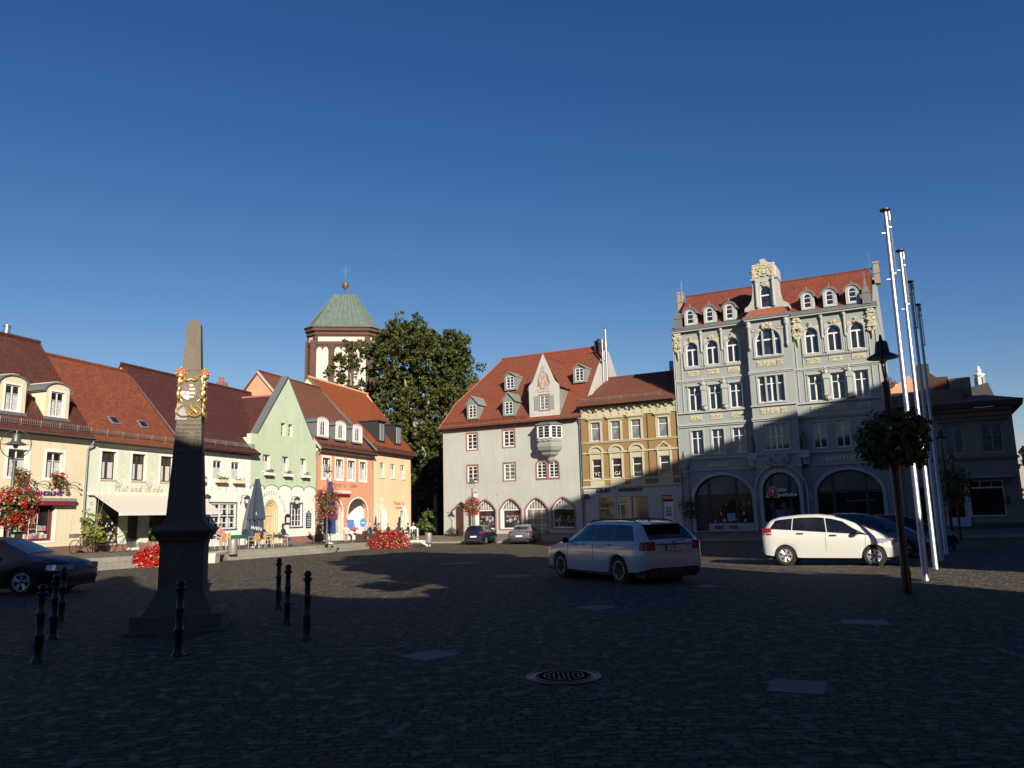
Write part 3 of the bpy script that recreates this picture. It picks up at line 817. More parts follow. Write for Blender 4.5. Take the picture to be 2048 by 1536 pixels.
def house_hats():
    r = rowhouse('hat_shop_house', 'pale green hat shop house with striped awning behind the obelisk', 0)
    zb = .1; ze = 6.05; x1 = 6.75
    ws = [(.92, 1.0), (3.1, 1.02), (5.33, 1.0)]
    hs = [hole(x, 4.08, w, 1.52) for x, w in ws] + [hole(.74, .6, 1.66, 2.5), hole(3.02, .34, .95, 2.3), hole(4.66, .62, 1.7, 2.4)]
    mb = MB(); facade(mb, [(.0, zb), (x1, zb), (x1, ze), (0, ze)], hs, depth=.3); shell(mb, 0, x1, zb, ze, 8)
    gwall(mb, x1 - .2, 0, 6.0, 4.4, 11.2, 6); mb.build('wall', PALEG, r)
    MB().box(0, x1, -.05, 0, 5.88, 6.08).box(0, x1, -.11, 0, 5.99, 6.1).build('cornice', WTRIM, r)
    b = MB()
    for a, c in ((-.02, 3.02), (3.97, x1)): b.box(a, c, -.06, 0, -.2, .56)
    build_each(b, 'plinth', REDB, r)
    for x, w in ws: window(r, x, 4.08, w, 1.52, cols=(.5,), rows=(.68,), fm=BROWNW, ft=.07, mt=.05, casing=.12, cm=WTRIM, depth=.18, curt=True, sill=.06, sm=plain('pinkish sill', (.5, .4, .34), .8))
    w = window(r, .74, .6, 1.66, 2.5, cols=(), fm=BROWNW, ft=.07, depth=.12, name='shop_window', gl=glass('shop glass', (.02, .019, .018)))
    g = MB()
    for k in range(22):
        g.tube([(.05 + k * .16, .09, .05), (.05 + k * .16 - .9, .09, 1.6)], .006, 3)
    gg = MB(); rnd = random.Random(2)
    for k in range(34):
        cx, cz = rnd.uniform(.1, 1.5), rnd.uniform(.1, 1.3) * rnd.random() ** .4
        gg.box(cx, cx + rnd.uniform(.04, .12), .100, .104 + k * .0003, cz, cz + rnd.uniform(.04, .14), rnd.randrange(3))
    build_each(gg, 'display_item', [plain('display grey', (.3, .3, .28), .7), plain('display white', (.55, .56, .55), .7), plain('display yellow', (.4, .35, .12), .7)], w)
    window(r, 4.66, .62, 1.7, 2.4, cols=(), fm=BROWNW, ft=.07, depth=.12, name='shop_window', gl=glass('shop glass'))
    d = MB(); d.box(3.02, 3.97, .2, .28, .34, 2.64); d.build('door', BROWNW, r)
    g2 = MB()
    for k in range(9):
        x = 3.05 + k * .11; g2.tube([(x, -.05, .36), (x + .28, -.05, .62)], .012, 4); g2.tube([(x + .28, -.05, .36), (x, -.05, .62)], .012, 4)
    g2.build('folding_grille', PIPE, r)
    fm, lm = plain('painted figure fill', (.50, .56, .45), .9), plain('painted ochre lines', (.38, .33, .24), .9)
    figure_relief(r, 2.52, 4.27, .93, lm, fm); figure_relief(r, 4.68, 4.27, .92, lm, fm, True)
    script_text(r, plain('taupe lettering', (.33, .24, .19), .8))
    text(r, '12', .3, 2.72, .2, plain('taupe lettering', (.33, .24, .19), .8), y=-.012)
    # awning
    cv = bpy.data.materials.new('striped canvas'); cv.use_nodes = True; n_ = cv.node_tree; bb = n_.nodes['Principled BSDF']; bb.inputs['Roughness'].default_value = .9
    uvn = coord(n_, 'Object'); sp = n_.nodes.new('ShaderNodeSeparateXYZ'); n_.links.new(uvn, sp.inputs[0])
    mm = n_.nodes.new('ShaderNodeMath'); mm.operation = 'PINGPONG'; mm.inputs[1].default_value = .085; n_.links.new(sp.outputs[0], mm.inputs[0])
    cc = mixc(n_, ramp(n_, mm.outputs[0], [(.055, 0.0), (.06, 1.0)]), (.44, .42, .35), (.62, .60, .54)); n_.links.new(cc, bb.inputs['Base Color'])
    e = n_.nodes['Principled BSDF']
    a = MB(); X0, X1 = .42, 8.7
    slab(a, (X0 + .05, -1.85, 2.24), (X1, -1.85, 2.24), (X1, -.1, 3.28), (X0 - .05, -.1, 3.28), .02)
    aw = a.build('awning', cv, r)
    f = MB(); f.box(X0 + .05, X1, -1.90, -1.82, 2.09, 2.25); f.build('front_bar', WHITE, aw)
    f = MB(); f.box(.08, X1 + .1, -.16, -.0, 3.2, 3.34); f.build('cassette', plain('cassette cream', (.6, .6, .5), .6), aw)
    f = MB()
    for x in (1.0, 4.5, 8.0): f.tube([(x, -.1, 3.1), (x + .3, -.95, 2.7), (x, -1.8, 2.2)], .025, 5)
    f.build('arms', WHITE, aw)
    gable_roof(r, .02, x1, -.4, 6.08, 4.3, 11.3, RED2)
    gutter(r, .1, x1, -.44, 6.12); snow_guard(r, 0, x1, -.12, 6.5)
    for x in (2.15, 4.35):
        v = MB(); t = math.atan2(11.3 - 6.08, 4.7)
        def sp_(uu_, ss, off): return (uu_, -.4 + ss * cos(t) - off * sin(t), 6.08 + ss * sin(t) + off * cos(t))
        s0, s1 = 1.55, 2.15
        P = [sp_(x, s0, .06), sp_(x + .6, s0, .06), sp_(x + .6, s1, .06), sp_(x, s1, .06)]
        slab(v, *P, .08); o = v.build('skylight', plain('skylight frame', (.25, .26, .26), .5, .5), r)
        v2 = MB(); v2.quad(sp_(x + .07, s0 + .1, .075), sp_(x + .53, s0 + .1, .075), sp_(x + .53, s1 - .07, .075), sp_(x + .07, s1 - .07, .075)); v2.build('pane', GLASS, o)
house_hats()

# --- white inn
def house_inn():
    r = rowhouse('white_inn', 'warm white inn with large ground floor window and dark red roof', 0)
    x0, x1 = 6.78, 14.02; zb = -.1; ze = 6.15
    ws = [(8.0, .95), (10.05, .9), (11.92, .9)]
    hs = [hole(x, 4.42, w, 1.2) for x, w in ws] + [hole(9.3, 1.15, 3.32, 1.72)]
    mb = MB(); facade(mb, [(x0, zb), (x1, zb), (x1, ze), (x0, ze)], hs, depth=.2); shell(mb, x0, x1, zb, ze, 9, left=False)
    gwall(mb, x0 - .02, -.02, 6.1, 4.7, 11.7, 6); mb.build('wall', OFFW, r)
    for x, w in ws: window(r, x, 4.42, w, 1.2, rows=(.5,), cols=(.5,), depth=.12, curt=True)
    dz = plain('dark zinc sill', (.10, .11, .12), .6)
    w = window(r, 9.3, 1.15, 3.32, 1.72, cols=(.25, .5, .75), rows=(.24, .5, .76), ft=.1, mt=.07, depth=.1, casing=.06, cm=dz, sill=.08, sm=dz, name='inn_window')
    c = MB()
    for k in range(4):
        for zz in (.1, .95):
            for s in (.08, .56): c.box(.16 + k * .79 + s, .16 + k * .79 + s + .2, .085, .092, zz + .04, zz + .62)
    c.build('curtain', CURT, w)
    gable_roof(r, x0 - .06, 14.1, -.35, 6.3, 4.75, 11.85, RED3); gable_roof(r, 14.1, 20.3, .6, 7.333, 4.75, 11.85, RED3, yb=9.85, zb=6.3)
    MB().yz([(-.4, 6.15), (4.7, 11.65), (4.7, 11.78), (-.42, 6.33)], x0 - .05, x0 + .02).build('verge', ZINC, r)
    gutter(r, x0, 14.3, -.42, 6.32)
    m2 = MB(); slab(m2, (x0, -.55, 6.3), (14.45, -.55, 6.3), (14.45, .1, 6.75), (x0, .1, 6.75), .16); m2.build('eaves', RED3, r)
    snow_guard(r, x0, 14.3, -.1, 6.72)
    MB().box(17.2, 17.9, 5.1, 5.7, 11, 12.35).lathe([(.2, 12.3), (.2, 12.75)], 10, (17.5, 5.4, 0)).build('chimney', REDB, r)
house_inn()
def window_box(u, z, w, label, grp, mat, seed, fl=None, n=70):
    p = lpt(u, .25, z)
    root = empty('window_box', p, LR, label, 'flower box', grp)
    mb = MB().box(-w / 2, w / 2, -.12, .12, 0, .2); mb.build('box', mat, root)
    k = MB()
    for s in (-1, 1): k.tube([(s * w * .35, .2, 0), (s * w * .35, -.1, -.05), (s * w * .3, -.08, -.22), (s * w * .38, -.02, -.3)], .012, 4)
    k.build('bracket', BRONZE, root)
    f = flowers('plants', None, (.05, 0, .26), w * .46, .15, .2, n, int(n * .5), parent=root, seed=seed, fl=fl, ls=.06)
WB = plain('pale yellow flower box', (.62, .55, .36), .7)
for i, (u, z) in enumerate([(8.5, 4.17), (10.7, 4.17), (12.5, 4.17)]):
    window_box(u, z, 1.1, ['yellow box with brown plants half hidden by the obelisk on the white inn', 'yellow box with full green brown plants under a white inn window', 'almost empty yellow box nearest the green gable on the white inn'][i],
               'flower boxes of the white inn', WB, 50 + i, plain('brown petals', (.13, .07, .03), .8), [90, 90, 22][i])

# --- green gabled inn
def house_green():
    r = rowhouse('green_gable_house', 'sage green gabled inn with white scalloped ground floor and arched door', 0)
    x0, x1 = 14.03, 22.55; zb = -.3
    zs = 4.02; n = 5; w = (x1 - x0) / n
    sc = []
    for k in range(n):
        a = x0 + k * w; sc += [(a + w * i / 8, zs + .2 * sin(pi * i / 8)) for i in range(8)]
    sc.append((x1, zs))
    up = [(17.58, 7.93, .6, .96), (18.55, 7.93, .6, .96)]; mid = [(15.45, 5.15, .88, 1.22), (17.85, 5.15, .84, 1.22), (20.3, 5.15, .84, 1.22)]
    out = list(sc) + [(x1, 7.92), (22.05, 7.95), (18.42, 12.4), (14.76, 7.78), (x0, 7.76)]
    mb = MB(); facade(mb, out, [hole(*q) for q in up + mid], depth=.28)
    mb.quad((x0, .4, 4), (x0, 0, 4), (x0, 0, 7.76), (x0, .4, 7.76)); mb.quad((x1, 0, 4), (x1, .4, 4), (x1, .4, 7.92), (x1, 0, 7.92))
    mb.quad((x0, 0, 7.76), (14.76, 0, 7.78), (14.76, .4, 7.78), (x0, .4, 7.76)); mb.quad((22.05, 0, 7.95), (x1, 0, 7.92), (x1, .4, 7.92), (22.05, .4, 7.95))
    bk = [(x0, .4, 7.76), (14.76, .4, 7.78), (18.42, .4, 12.4), (22.05, .4, 7.95), (x1, .4, 7.92), (x1, .4, 4), (x0, .4, 4)]; mb.poly(bk)
    mb.build('wall', GREEN, r)
    cp = MB(); slab(cp, (14.62, -.02, 7.74), (14.62, .55, 7.74), (18.36, .55, 12.5), (18.36, -.02, 12.5), .10)
    slab(cp, (18.42, -.02, 12.5), (18.42, .55, 12.5), (22.18, .55, 7.9), (22.18, -.02, 7.9), .06); cp.build('coping', ZINC, r)
    q = [(x0, zb), (x1, zb), (x1, zs)] + sc[-2::-1]
    lo = MB(); facade(lo, q, [hole(15.68, .05, 1.8, 3.15, 'round', .95), hole(19.05, 1.12, 1.68, 1.76)], y=.03, depth=.25)
    shell(lo, x0 + .02, x1 - .02, zb, 7.5, 9); lo.build('ground_floor', OFFW, r)
    tr = MB(); tr.tube([(p[0], .0, p[1]) for p in sc], .03, 4)
    for k in range(n + 1): tr.box(x0 + k * w - .09, x0 + k * w + .09, -.03, .05, zs - .12, zs + .02)
    tr.build('scallop_trim', plain('green grey trim', (.22, .24, .17), .8), r)
    build_each(MB().box(18.2, x1, -.03, .03, -.4, .38).box(14.1, 15.4, -.03, .03, -.4, .38), 'plinth', REDB, r)
    for q_ in up: window(r, q_[0], q_[1], q_[2], q_[3], cols=(.5,), rows=(.36, .7), depth=.24, ft=.05)
    for q_ in mid: window(r, q_[0], q_[1], q_[2], q_[3], cols=(.5,), rows=(.3,), depth=.22, curt=True, sill=.03)
    dz = plain('dark zinc sill', (.10, .11, .12), .6)
    window(r, 19.05, 1.12, 1.68, 1.76, cols=(.25, .5, .75), rows=(.25, .5, .75), ft=.08, mt=.04, depth=.15, casing=.06, cm=dz, sill=.06, sm=dz)
    # door with concentric arch
    tan = plain('beige sandstone', (.52, .40, .25), .8, var=.1)
    d = MB()
    for k in range(3):
        o = hole(15.68 + k * .14, .05, 1.8 - k * .28, 3.15 - k * .15, 'round', .95 - k * .14); i_ = hole(15.82 + k * .14, .05, 1.52 - k * .28, 3.0 - k * .15, 'round', .81 - k * .14)
        ring(d, o, i_, .0 + k * .07, .25)
    o = hole(16.08, .05, 1.0, 2.7, 'round', .53); d.add([(p[0], .2, p[1]) for p in o], [tuple(range(len(o)))])
    for a in (16.14, 16.62): ring(d, hole(a, .2, .4, 1.4, 'round', .2), hole(a + .05, .25, .3, 1.3, 'round', .15), .17, .2)
    d.box(16.08, 17.08, .15, .2, 1.95, 2.03)
    d.build('door', tan, r)
    tm = plain('grey brown lettering', (.25, .22, .19), .8)
    cx, cz, R = 16.62, 2.1, 1.42
    s = 'ST. HUBERTUS-KLAUSE'; n_ = len(s)
    for k, ch in enumerate(s):
        if ch == ' ': continue
        a = radians(172 - 164 * k / (n_ - 1))
        text(r, ch, cx + R * 1.15 * cos(a), cz + R * sin(a) - .02, .36, tm, y=.012, ext=.008, align='CENTER', rot=a - pi / 2, sx=.72)
    dec = MB()
    for s_ in (-1, 1):
        for k in range(12):
            xx = cx + s_ * 1.18; dec.tube([(xx + .1 * sin(k), .02, .4 + k * .17), (xx + .14 * cos(k * 1.7), .02, .5 + k * .17), (xx - .08, .02, .55 + k * .17)], .008, 3)
    dec.build('painted_ornament', plain('faint ornament', (.55, .5, .38), .9), r)
    bd = plain('blue black board', (.02, .03, .05), .5); wl = plain('board lettering', (.5, .5, .5), .7)
    sg = MB(); sg.xz([(21.28, .98), (21.98, .98), (21.98, 2.1), (21.8, 2.2), (21.63, 2.36), (21.46, 2.2), (21.28, 2.1)], -.03, .02); s1 = sg.build('sign_board', bd, r)
    l = MB(); ring(l, arc(21.63, 2.05, .17, .17, 0, 2 * pi, 14)[:-1], arc(21.63, 2.05, .13, .13, 0, 2 * pi, 14)[:-1], -.04, -.03)
    for k in range(6): l.box(21.38 + (k % 2) * .06, 21.88 - (k % 2) * .06, -.045, -.03, 1.08 + k * .13, 1.13 + k * .13)
    l.build('sign_print', wl, s1)
    for bx in (18.35, 13.55):
        c = MB(); c.xz([(bx, 1.35), (bx + .62, 1.35), (bx + .62, 1.9), (bx + .45, 2.08), (bx + .17, 2.08), (bx, 1.9)], -.09, .0); c1 = c.build('menu_case', BLACK, r)
        c = MB().box(bx + .1, bx + .52, -.1, -.09, 1.43, 1.82); c.build('menu_sheet', plain('menu paper', (.55, .55, .45), .8), c1)
    # cross roof behind the gable, dark red
    rf = MB(); slab(rf, (14.02, 7.5, 6.4), (14.02, .4, 6.4), (18.42, .4, 11.15), (18.42, 7.5, 11.15), .12)
    slab(rf, (22.6, .4, 7.0), (22.6, 7.5, 7.0), (18.42, 7.5, 11.15), (18.42, .4, 11.15), .12)
    rf.build('roof', RED3, r); ridge(r, (18.42, .4, 11.17), (18.42, 5.5, 11.17), plain('mortared ridge', (.3, .12, .09), .8), .1)
house_green()
for i, u in enumerate((15.95, 18.35, 20.8)):
    window_box(u, 4.86, 1.05, ['white window box with a red bush of flowers at the left green gable window', 'white window box with spreading red flowers at the middle green gable window', 'white window box with few red flowers at the right green gable window'][i],
               'flower boxes of the green gable', plain('white flower box', (.7, .68, .6), .7), 60 + i, plain('dull red petals', (.32, .03, .03), .6), [80, 70, 40][i])
def wall_lantern(u, z, label):
    r = empty('wall_lantern', lpt(u, 0, z), LR, label, 'lantern', 'lanterns on the inn walls')
    a = MB(); a.tube([(0, 0, -.45), (0, -.08, -.3), (0, -.12, .05), (0, -.35, .1), (.05, -.45, .02)], .025, 5)
    for k in range(3): a.lathe([(.05, -.01), (.05, .01)], 8, (0, -.03, -.5 + k * .08))
    a.build('bracket', BRONZE, r)
    b = MB(); b.lathe([(.12, -.5), (.22, -.08), (.24, -.07), (.08, .04), (.02, .1)], 6, (.1, -.5, 0)); b.build('frame', BRONZE, r)
    c = MB(); c.lathe([(.13, -.46), (.215, -.1)], 6, (.1, -.5, 0)); c.build('glass', plain('milky lantern glass', (.42, .40, .36), .4), r)
wall_lantern(13.0, 3.3, 'dark wall lantern over the grey parasol beside the inn door')
wall_lantern(19.1, 3.3, 'dark wall lantern above the small ground floor window')
wall_lantern(8.9, 3.3, 'wall lantern just showing right of the obelisk on the white inn')

# --- orange café
def dormer_round(par, x, z0, w, h, yf, back, mat):
    o = [(x + p[0], z0 + p[1]) for p in outl(w, h, 'round', .32)]
    hh = hole(x + w * .27, z0 + .14, w * .46, h * .72, 'round')
    mb = MB(); facade(mb, o, [hh], y=yf, depth=.08); ring(mb, inset(o, -.05), o, yf - .05, yf + .02); d = mb.build('dormer', WHITE, par)
    s = MB()
    for i in range(1, len(o)):
        p, q = o[i], o[(i + 1) % len(o)]
        s.quad((p[0], yf + .01, p[1]), (p[0], back, p[1]), (q[0], back, q[1]), (q[0], yf + .01, q[1]))
    for k in range(4): s.box(x - .02, x + .01, yf + .3 + k * .45, yf + .33 + k * .45, z0, z0 + h - .33)
    s.box(x - .05, x + w + .05, yf - .06, yf + .02, z0 - .12, z0 + .01); s.box(x - .14, x + .05, yf - .02, back, z0 + h - .42, z0 + h - .3)
    s.build('dormer_cheek', mat, d)
    wd = window(d, x + w * .27, z0 + .14, w * .46, h * .72, 'round', None, depth=yf + .07, cols=(.5,), rows=(.32, .64), ft=.035, mt=.025)
def house_cafe():
    r = rowhouse('orange_cafe_house', 'orange café house with three white arched dormers and two ground floor arches', 0)
    x0, x1 = 22.56, 32.3; zb = -.6; ze = 7.3
    ws = [23.6, 25.72, 27.78, 29.92]
    hs = [hole(x, 4.98, 1.22, 1.66) for x in ws] + [hole(23.75, -.45, 3.2, 3.85, 'round', 1.2), hole(27.9, -.45, 3.55, 3.82, 'round', 1.25)]
    mb = MB(); facade(mb, [(x0, zb), (x1, zb), (x1, ze), (x0, ze)], hs, depth=.35); shell(mb, x0, x1, zb, ze, 11)
    gwall(mb, x0, 0, 7.3, 5.7, 13.95, 6.5); mb.build('wall', ORNG, r)
    tr = MB()
    for x in ws: ring(tr, inset(hole(x, 4.98, 1.22, 1.66), -.18), hole(x, 4.98, 1.22, 1.66), -.02, .1)
    for a in (hole(23.75, -.45, 3.2, 3.85, 'round', 1.2), hole(27.9, -.45, 3.55, 3.82, 'round', 1.25)): ring(tr, inset(a, -.13), a, -.02, .1)
    tr.box(x0, x1, -.06, 0, 7.08, 7.22).box(x0, x1, -.14, 0, 7.2, 7.3)
    tr.build('trim', WTRIM, r)
    for x in ws: window(r, x, 4.98, 1.22, 1.66, cols=(.5,), rows=(.33, .66), depth=.2, sill=.0, curt=True)
    w = window(r, 23.75, .35, 3.2, 3.05, 'round', 1.2, cols=(.3, .7), rows=(.58,), ft=.12, mt=.08, depth=.3, name='cafe_window', gl=glass('pale cafe glass', (.25, .27, .25)))
    MB().box(23.75, 26.95, .2, .34, -.45, .35).build('window_base', WHITE, r)
    b = MB(); b.box(27.9, 31.45, 2.0, 2.1, -.45, 3.4); b.box(27.8, 27.9, .35, 2.1, -.45, 3.4); b.box(31.45, 31.55, .35, 2.1, -.45, 3.4); b.box(27.9, 31.45, .35, 2.1, 3.4, 3.5); b.build('porch', WTRIM, r)
    d = MB(); d.box(30.3, 31.3, 1.9, 2.0, -.4, 2.2); d.build('porch_door', plain('grey white door', (.5, .5, .46), .6), r)
    sc_ = MB(); 
    for x in (28.2, 29.2, 30.1): sc_.tube([(x, 1.9, .1), (x, 1.9, .5), (x + .7, 1.9, .5)], .02, 4)
    sc_.build('railing', BRONZE, r)
    tm = plain('brown red lettering', (.30, .09, .06), .8)
    text(r, 'Markt', 25.05, 4.28, .52, tm, sx=1.3, space=1.05); text(r, 'Café', 28.15, 4.3, .48, tm, sx=1.35)
    k = MB(); ring(k, arc(27.25, 4.5, .22, .15, 0, 2 * pi, 10)[:-1], arc(27.25, 4.5, .17, .11, 0, 2 * pi, 10)[:-1], -.012, .0); k.tube([(27.1, -.01, 4.25), (27.3, -.01, 4.33), (27.45, -.01, 4.22)], .02, 4)
    k.build('cup_emblem', tm, r)
    a = MB(); a.box(23.1, 27.85, -.3, -.02, 3.74, 3.98); ab = a.build('awning_cassette', WHITE, r); a = MB().box(23.0, 27.8, -.34, -.06, 3.64, 3.74); a.lathe([(.12, 0), (.12, .1)], 10, (22.98, -.2, 3.86), 0, 'x'); a.build('awning_roll', plain('red awning cloth', (.4, .03, .03), .8), ab)
    gable_roof(r, x0 - .1, x1 + .1, -.45, 7.35, 5.7, 14.15, RED4)
    MB().yz([(-.5, 7.2), (5.7, 13.95), (5.7, 14.2), (-.52, 7.4)], x0 - .18, x0 - .08).build('verge', plain('grey verge board', (.35, .34, .32), .8), r)
    slab_ = MB(); slab(slab_, (x0, -.6, 7.35), (x1 - .0, -.6, 7.35), (x1, .25, 8.0), (x0, .25, 8.0), .15); slab_.build('eaves', RED1, r)
    gutter(r, x0, x1, -.64, 7.38); snow_guard(r, x0 + .1, x1, -.3, 7.75, RED1, .14, .5)
    for x in (22.98, 25.92, 28.9): dormer_round(r, x, 8.35, 1.6, 1.62, .15, 3.0, ZINC)
    downpipe(r, x0 + .12, 0, -.4, 7.3)
    f = MB(); f.tube([(27.5, 0, 1.5), (27.5, -.7, 1.55)], .015, 4); f.build('flag_arm', BRONZE, r)
house_cafe()
def cafe_flag():
    p = lpt(27.5, .42, .55)
    mb = MB(); mb.box(-.02, .02, -.32, .32, 0, .95)
    o = mb.build('ice_cream_flag', plain('blue flag print', (.05, .13, .35), .6, var=.6, vs=5), None, loc=p, rot=(0, radians(8), LR))
    tag(o, 'small blue advertising flag hung between the two café arches', 'flag')
cafe_flag()
# --- peach corner house
def house_peach():
    r = rowhouse('peach_house', 'peach corner house with bright orange roof and two anthracite box dormers', 0)
    x0, x1 = 32.3, 40.85; zb = -.7; ze = 7.78
    ws = [33.85, 36.15, 38.4]
    hs = [hole(x, 5.38, .95, 1.42) for x in ws] + [hole(33.05, -.4, 2.45, 3.25, 'round', 1.22), hole(38.3, .3, 1.05, 1.95)]
    mb = MB(); facade(mb, [(x0, zb), (x1, zb), (x1, ze), (x0, ze)], hs, depth=.22); shell(mb, x0, x1, zb, ze, 12)
    gwall(mb, x1 - .2, .0, 7.7, 5, 14.6, 6); gwall(mb, x0, 0, 7.7, 7, 15.2, 6); mb.build('wall', PEACH, r)
    for x in ws: window(r, x, 5.38, .95, 1.42, cols=(.5,), rows=(.4,), depth=.14, curt=True, sill=.03, ft=.08)
    window(r, 38.3, .3, 1.05, 1.95, cols=(.5,), rows=(.5,), depth=.14, ft=.08, casing=.1, cm=WTRIM)
    d = MB()
    for k in range(4):
        o = hole(33.05 + k * .16, -.4, 2.45 - k * .32, 3.25 - k * .16, 'round', 1.22 - k * .16); i_ = hole(33.21 + k * .16, -.4, 2.13 - k * .32, 3.09 - k * .16, 'round', 1.06 - k * .16)
        ring(d, o, i_, .0 + k * .09, .4)
    o = hole(33.69, -.4, 1.17, 2.61, 'round', .58); d.add([(p[0], .32, p[1]) for p in o], [tuple(range(len(o)))]); d.box(33.7, 34.86, .27, .32, 1.5, 1.58)
    d.build('door', plain('cream door stone', (.66, .62, .5), .8), r)
    q = MB().box(34.12, 34.7, -.03, 0, 3.1, 3.5); q.build('plaque', plain('cream door stone', (.66, .62, .5), .8), r)
    tm = plain('brown red lettering', (.30, .09, .06), .8)
    text(r, 'Markt 15', 36.95, 2.82, .46, tm, sx=1.3); text(r, 'Gästehaus', 37.2, 2.45, .32, tm, sx=1.15)
    rf = MB(); X1 = x1 + .4
    slab(rf, (x0 + .05, -.45, 7.85), (X1, -.45, 7.85), (X1 - .1, 5.2, 14.75), (x0 + .05, 7.0, 15.35), .14)
    slab(rf, (X1, 13, 7.85), (x0 + .05, 13, 7.85), (x0 + .05, 7.0, 15.35), (X1 - .1, 5.2, 14.75), .14)
    rf.build('roof', RED5, r); ridge(r, (x0 + .05, 7, 15.37), (X1, 5.2, 14.77), plain('pale ridge', (.55, .3, .2), .8), .12)
    MB().yz([(-.5, 7.7), (7.0, 15.2), (7.0, 15.42), (-.52, 7.92)], x0 - .1, x0 + .04).build('verge', ZINC, r)
    gutter(r, x0 + .1, X1, -.5, 7.82); e = MB(); slab(e, (x0 + .1, -.55, 7.8), (X1, -.55, 7.8), (X1, .1, 8.5), (x0 + .1, .1, 8.5), .16); e.build('eaves', RED1, r)
    for x in (33.85, 37.5):
        b = MB(); b.yz([(.25, 8.8), (.25, 10.75), (3.6, 10.85), (2.7, 10.7), (.5, 8.75)], x, x + 1.6); o = b.build('dormer', ANTH, r)
        b = MB(); b.box(x - .1, x + 1.7, .08, 3.2, 10.76, 10.88); b.build('dormer_roof', ANTH, o)
        window(o, x + .42, 8.95, .78, 1.6, cols=(.5,), depth=.2, fm=plain('grey window frame', (.25, .25, .25), .5), ft=.07, gl=glass('blue grey glass', (.05, .055, .07)))
    downpipe(r, x0 + .05, 0, -.4, 7.6, False)
house_peach()
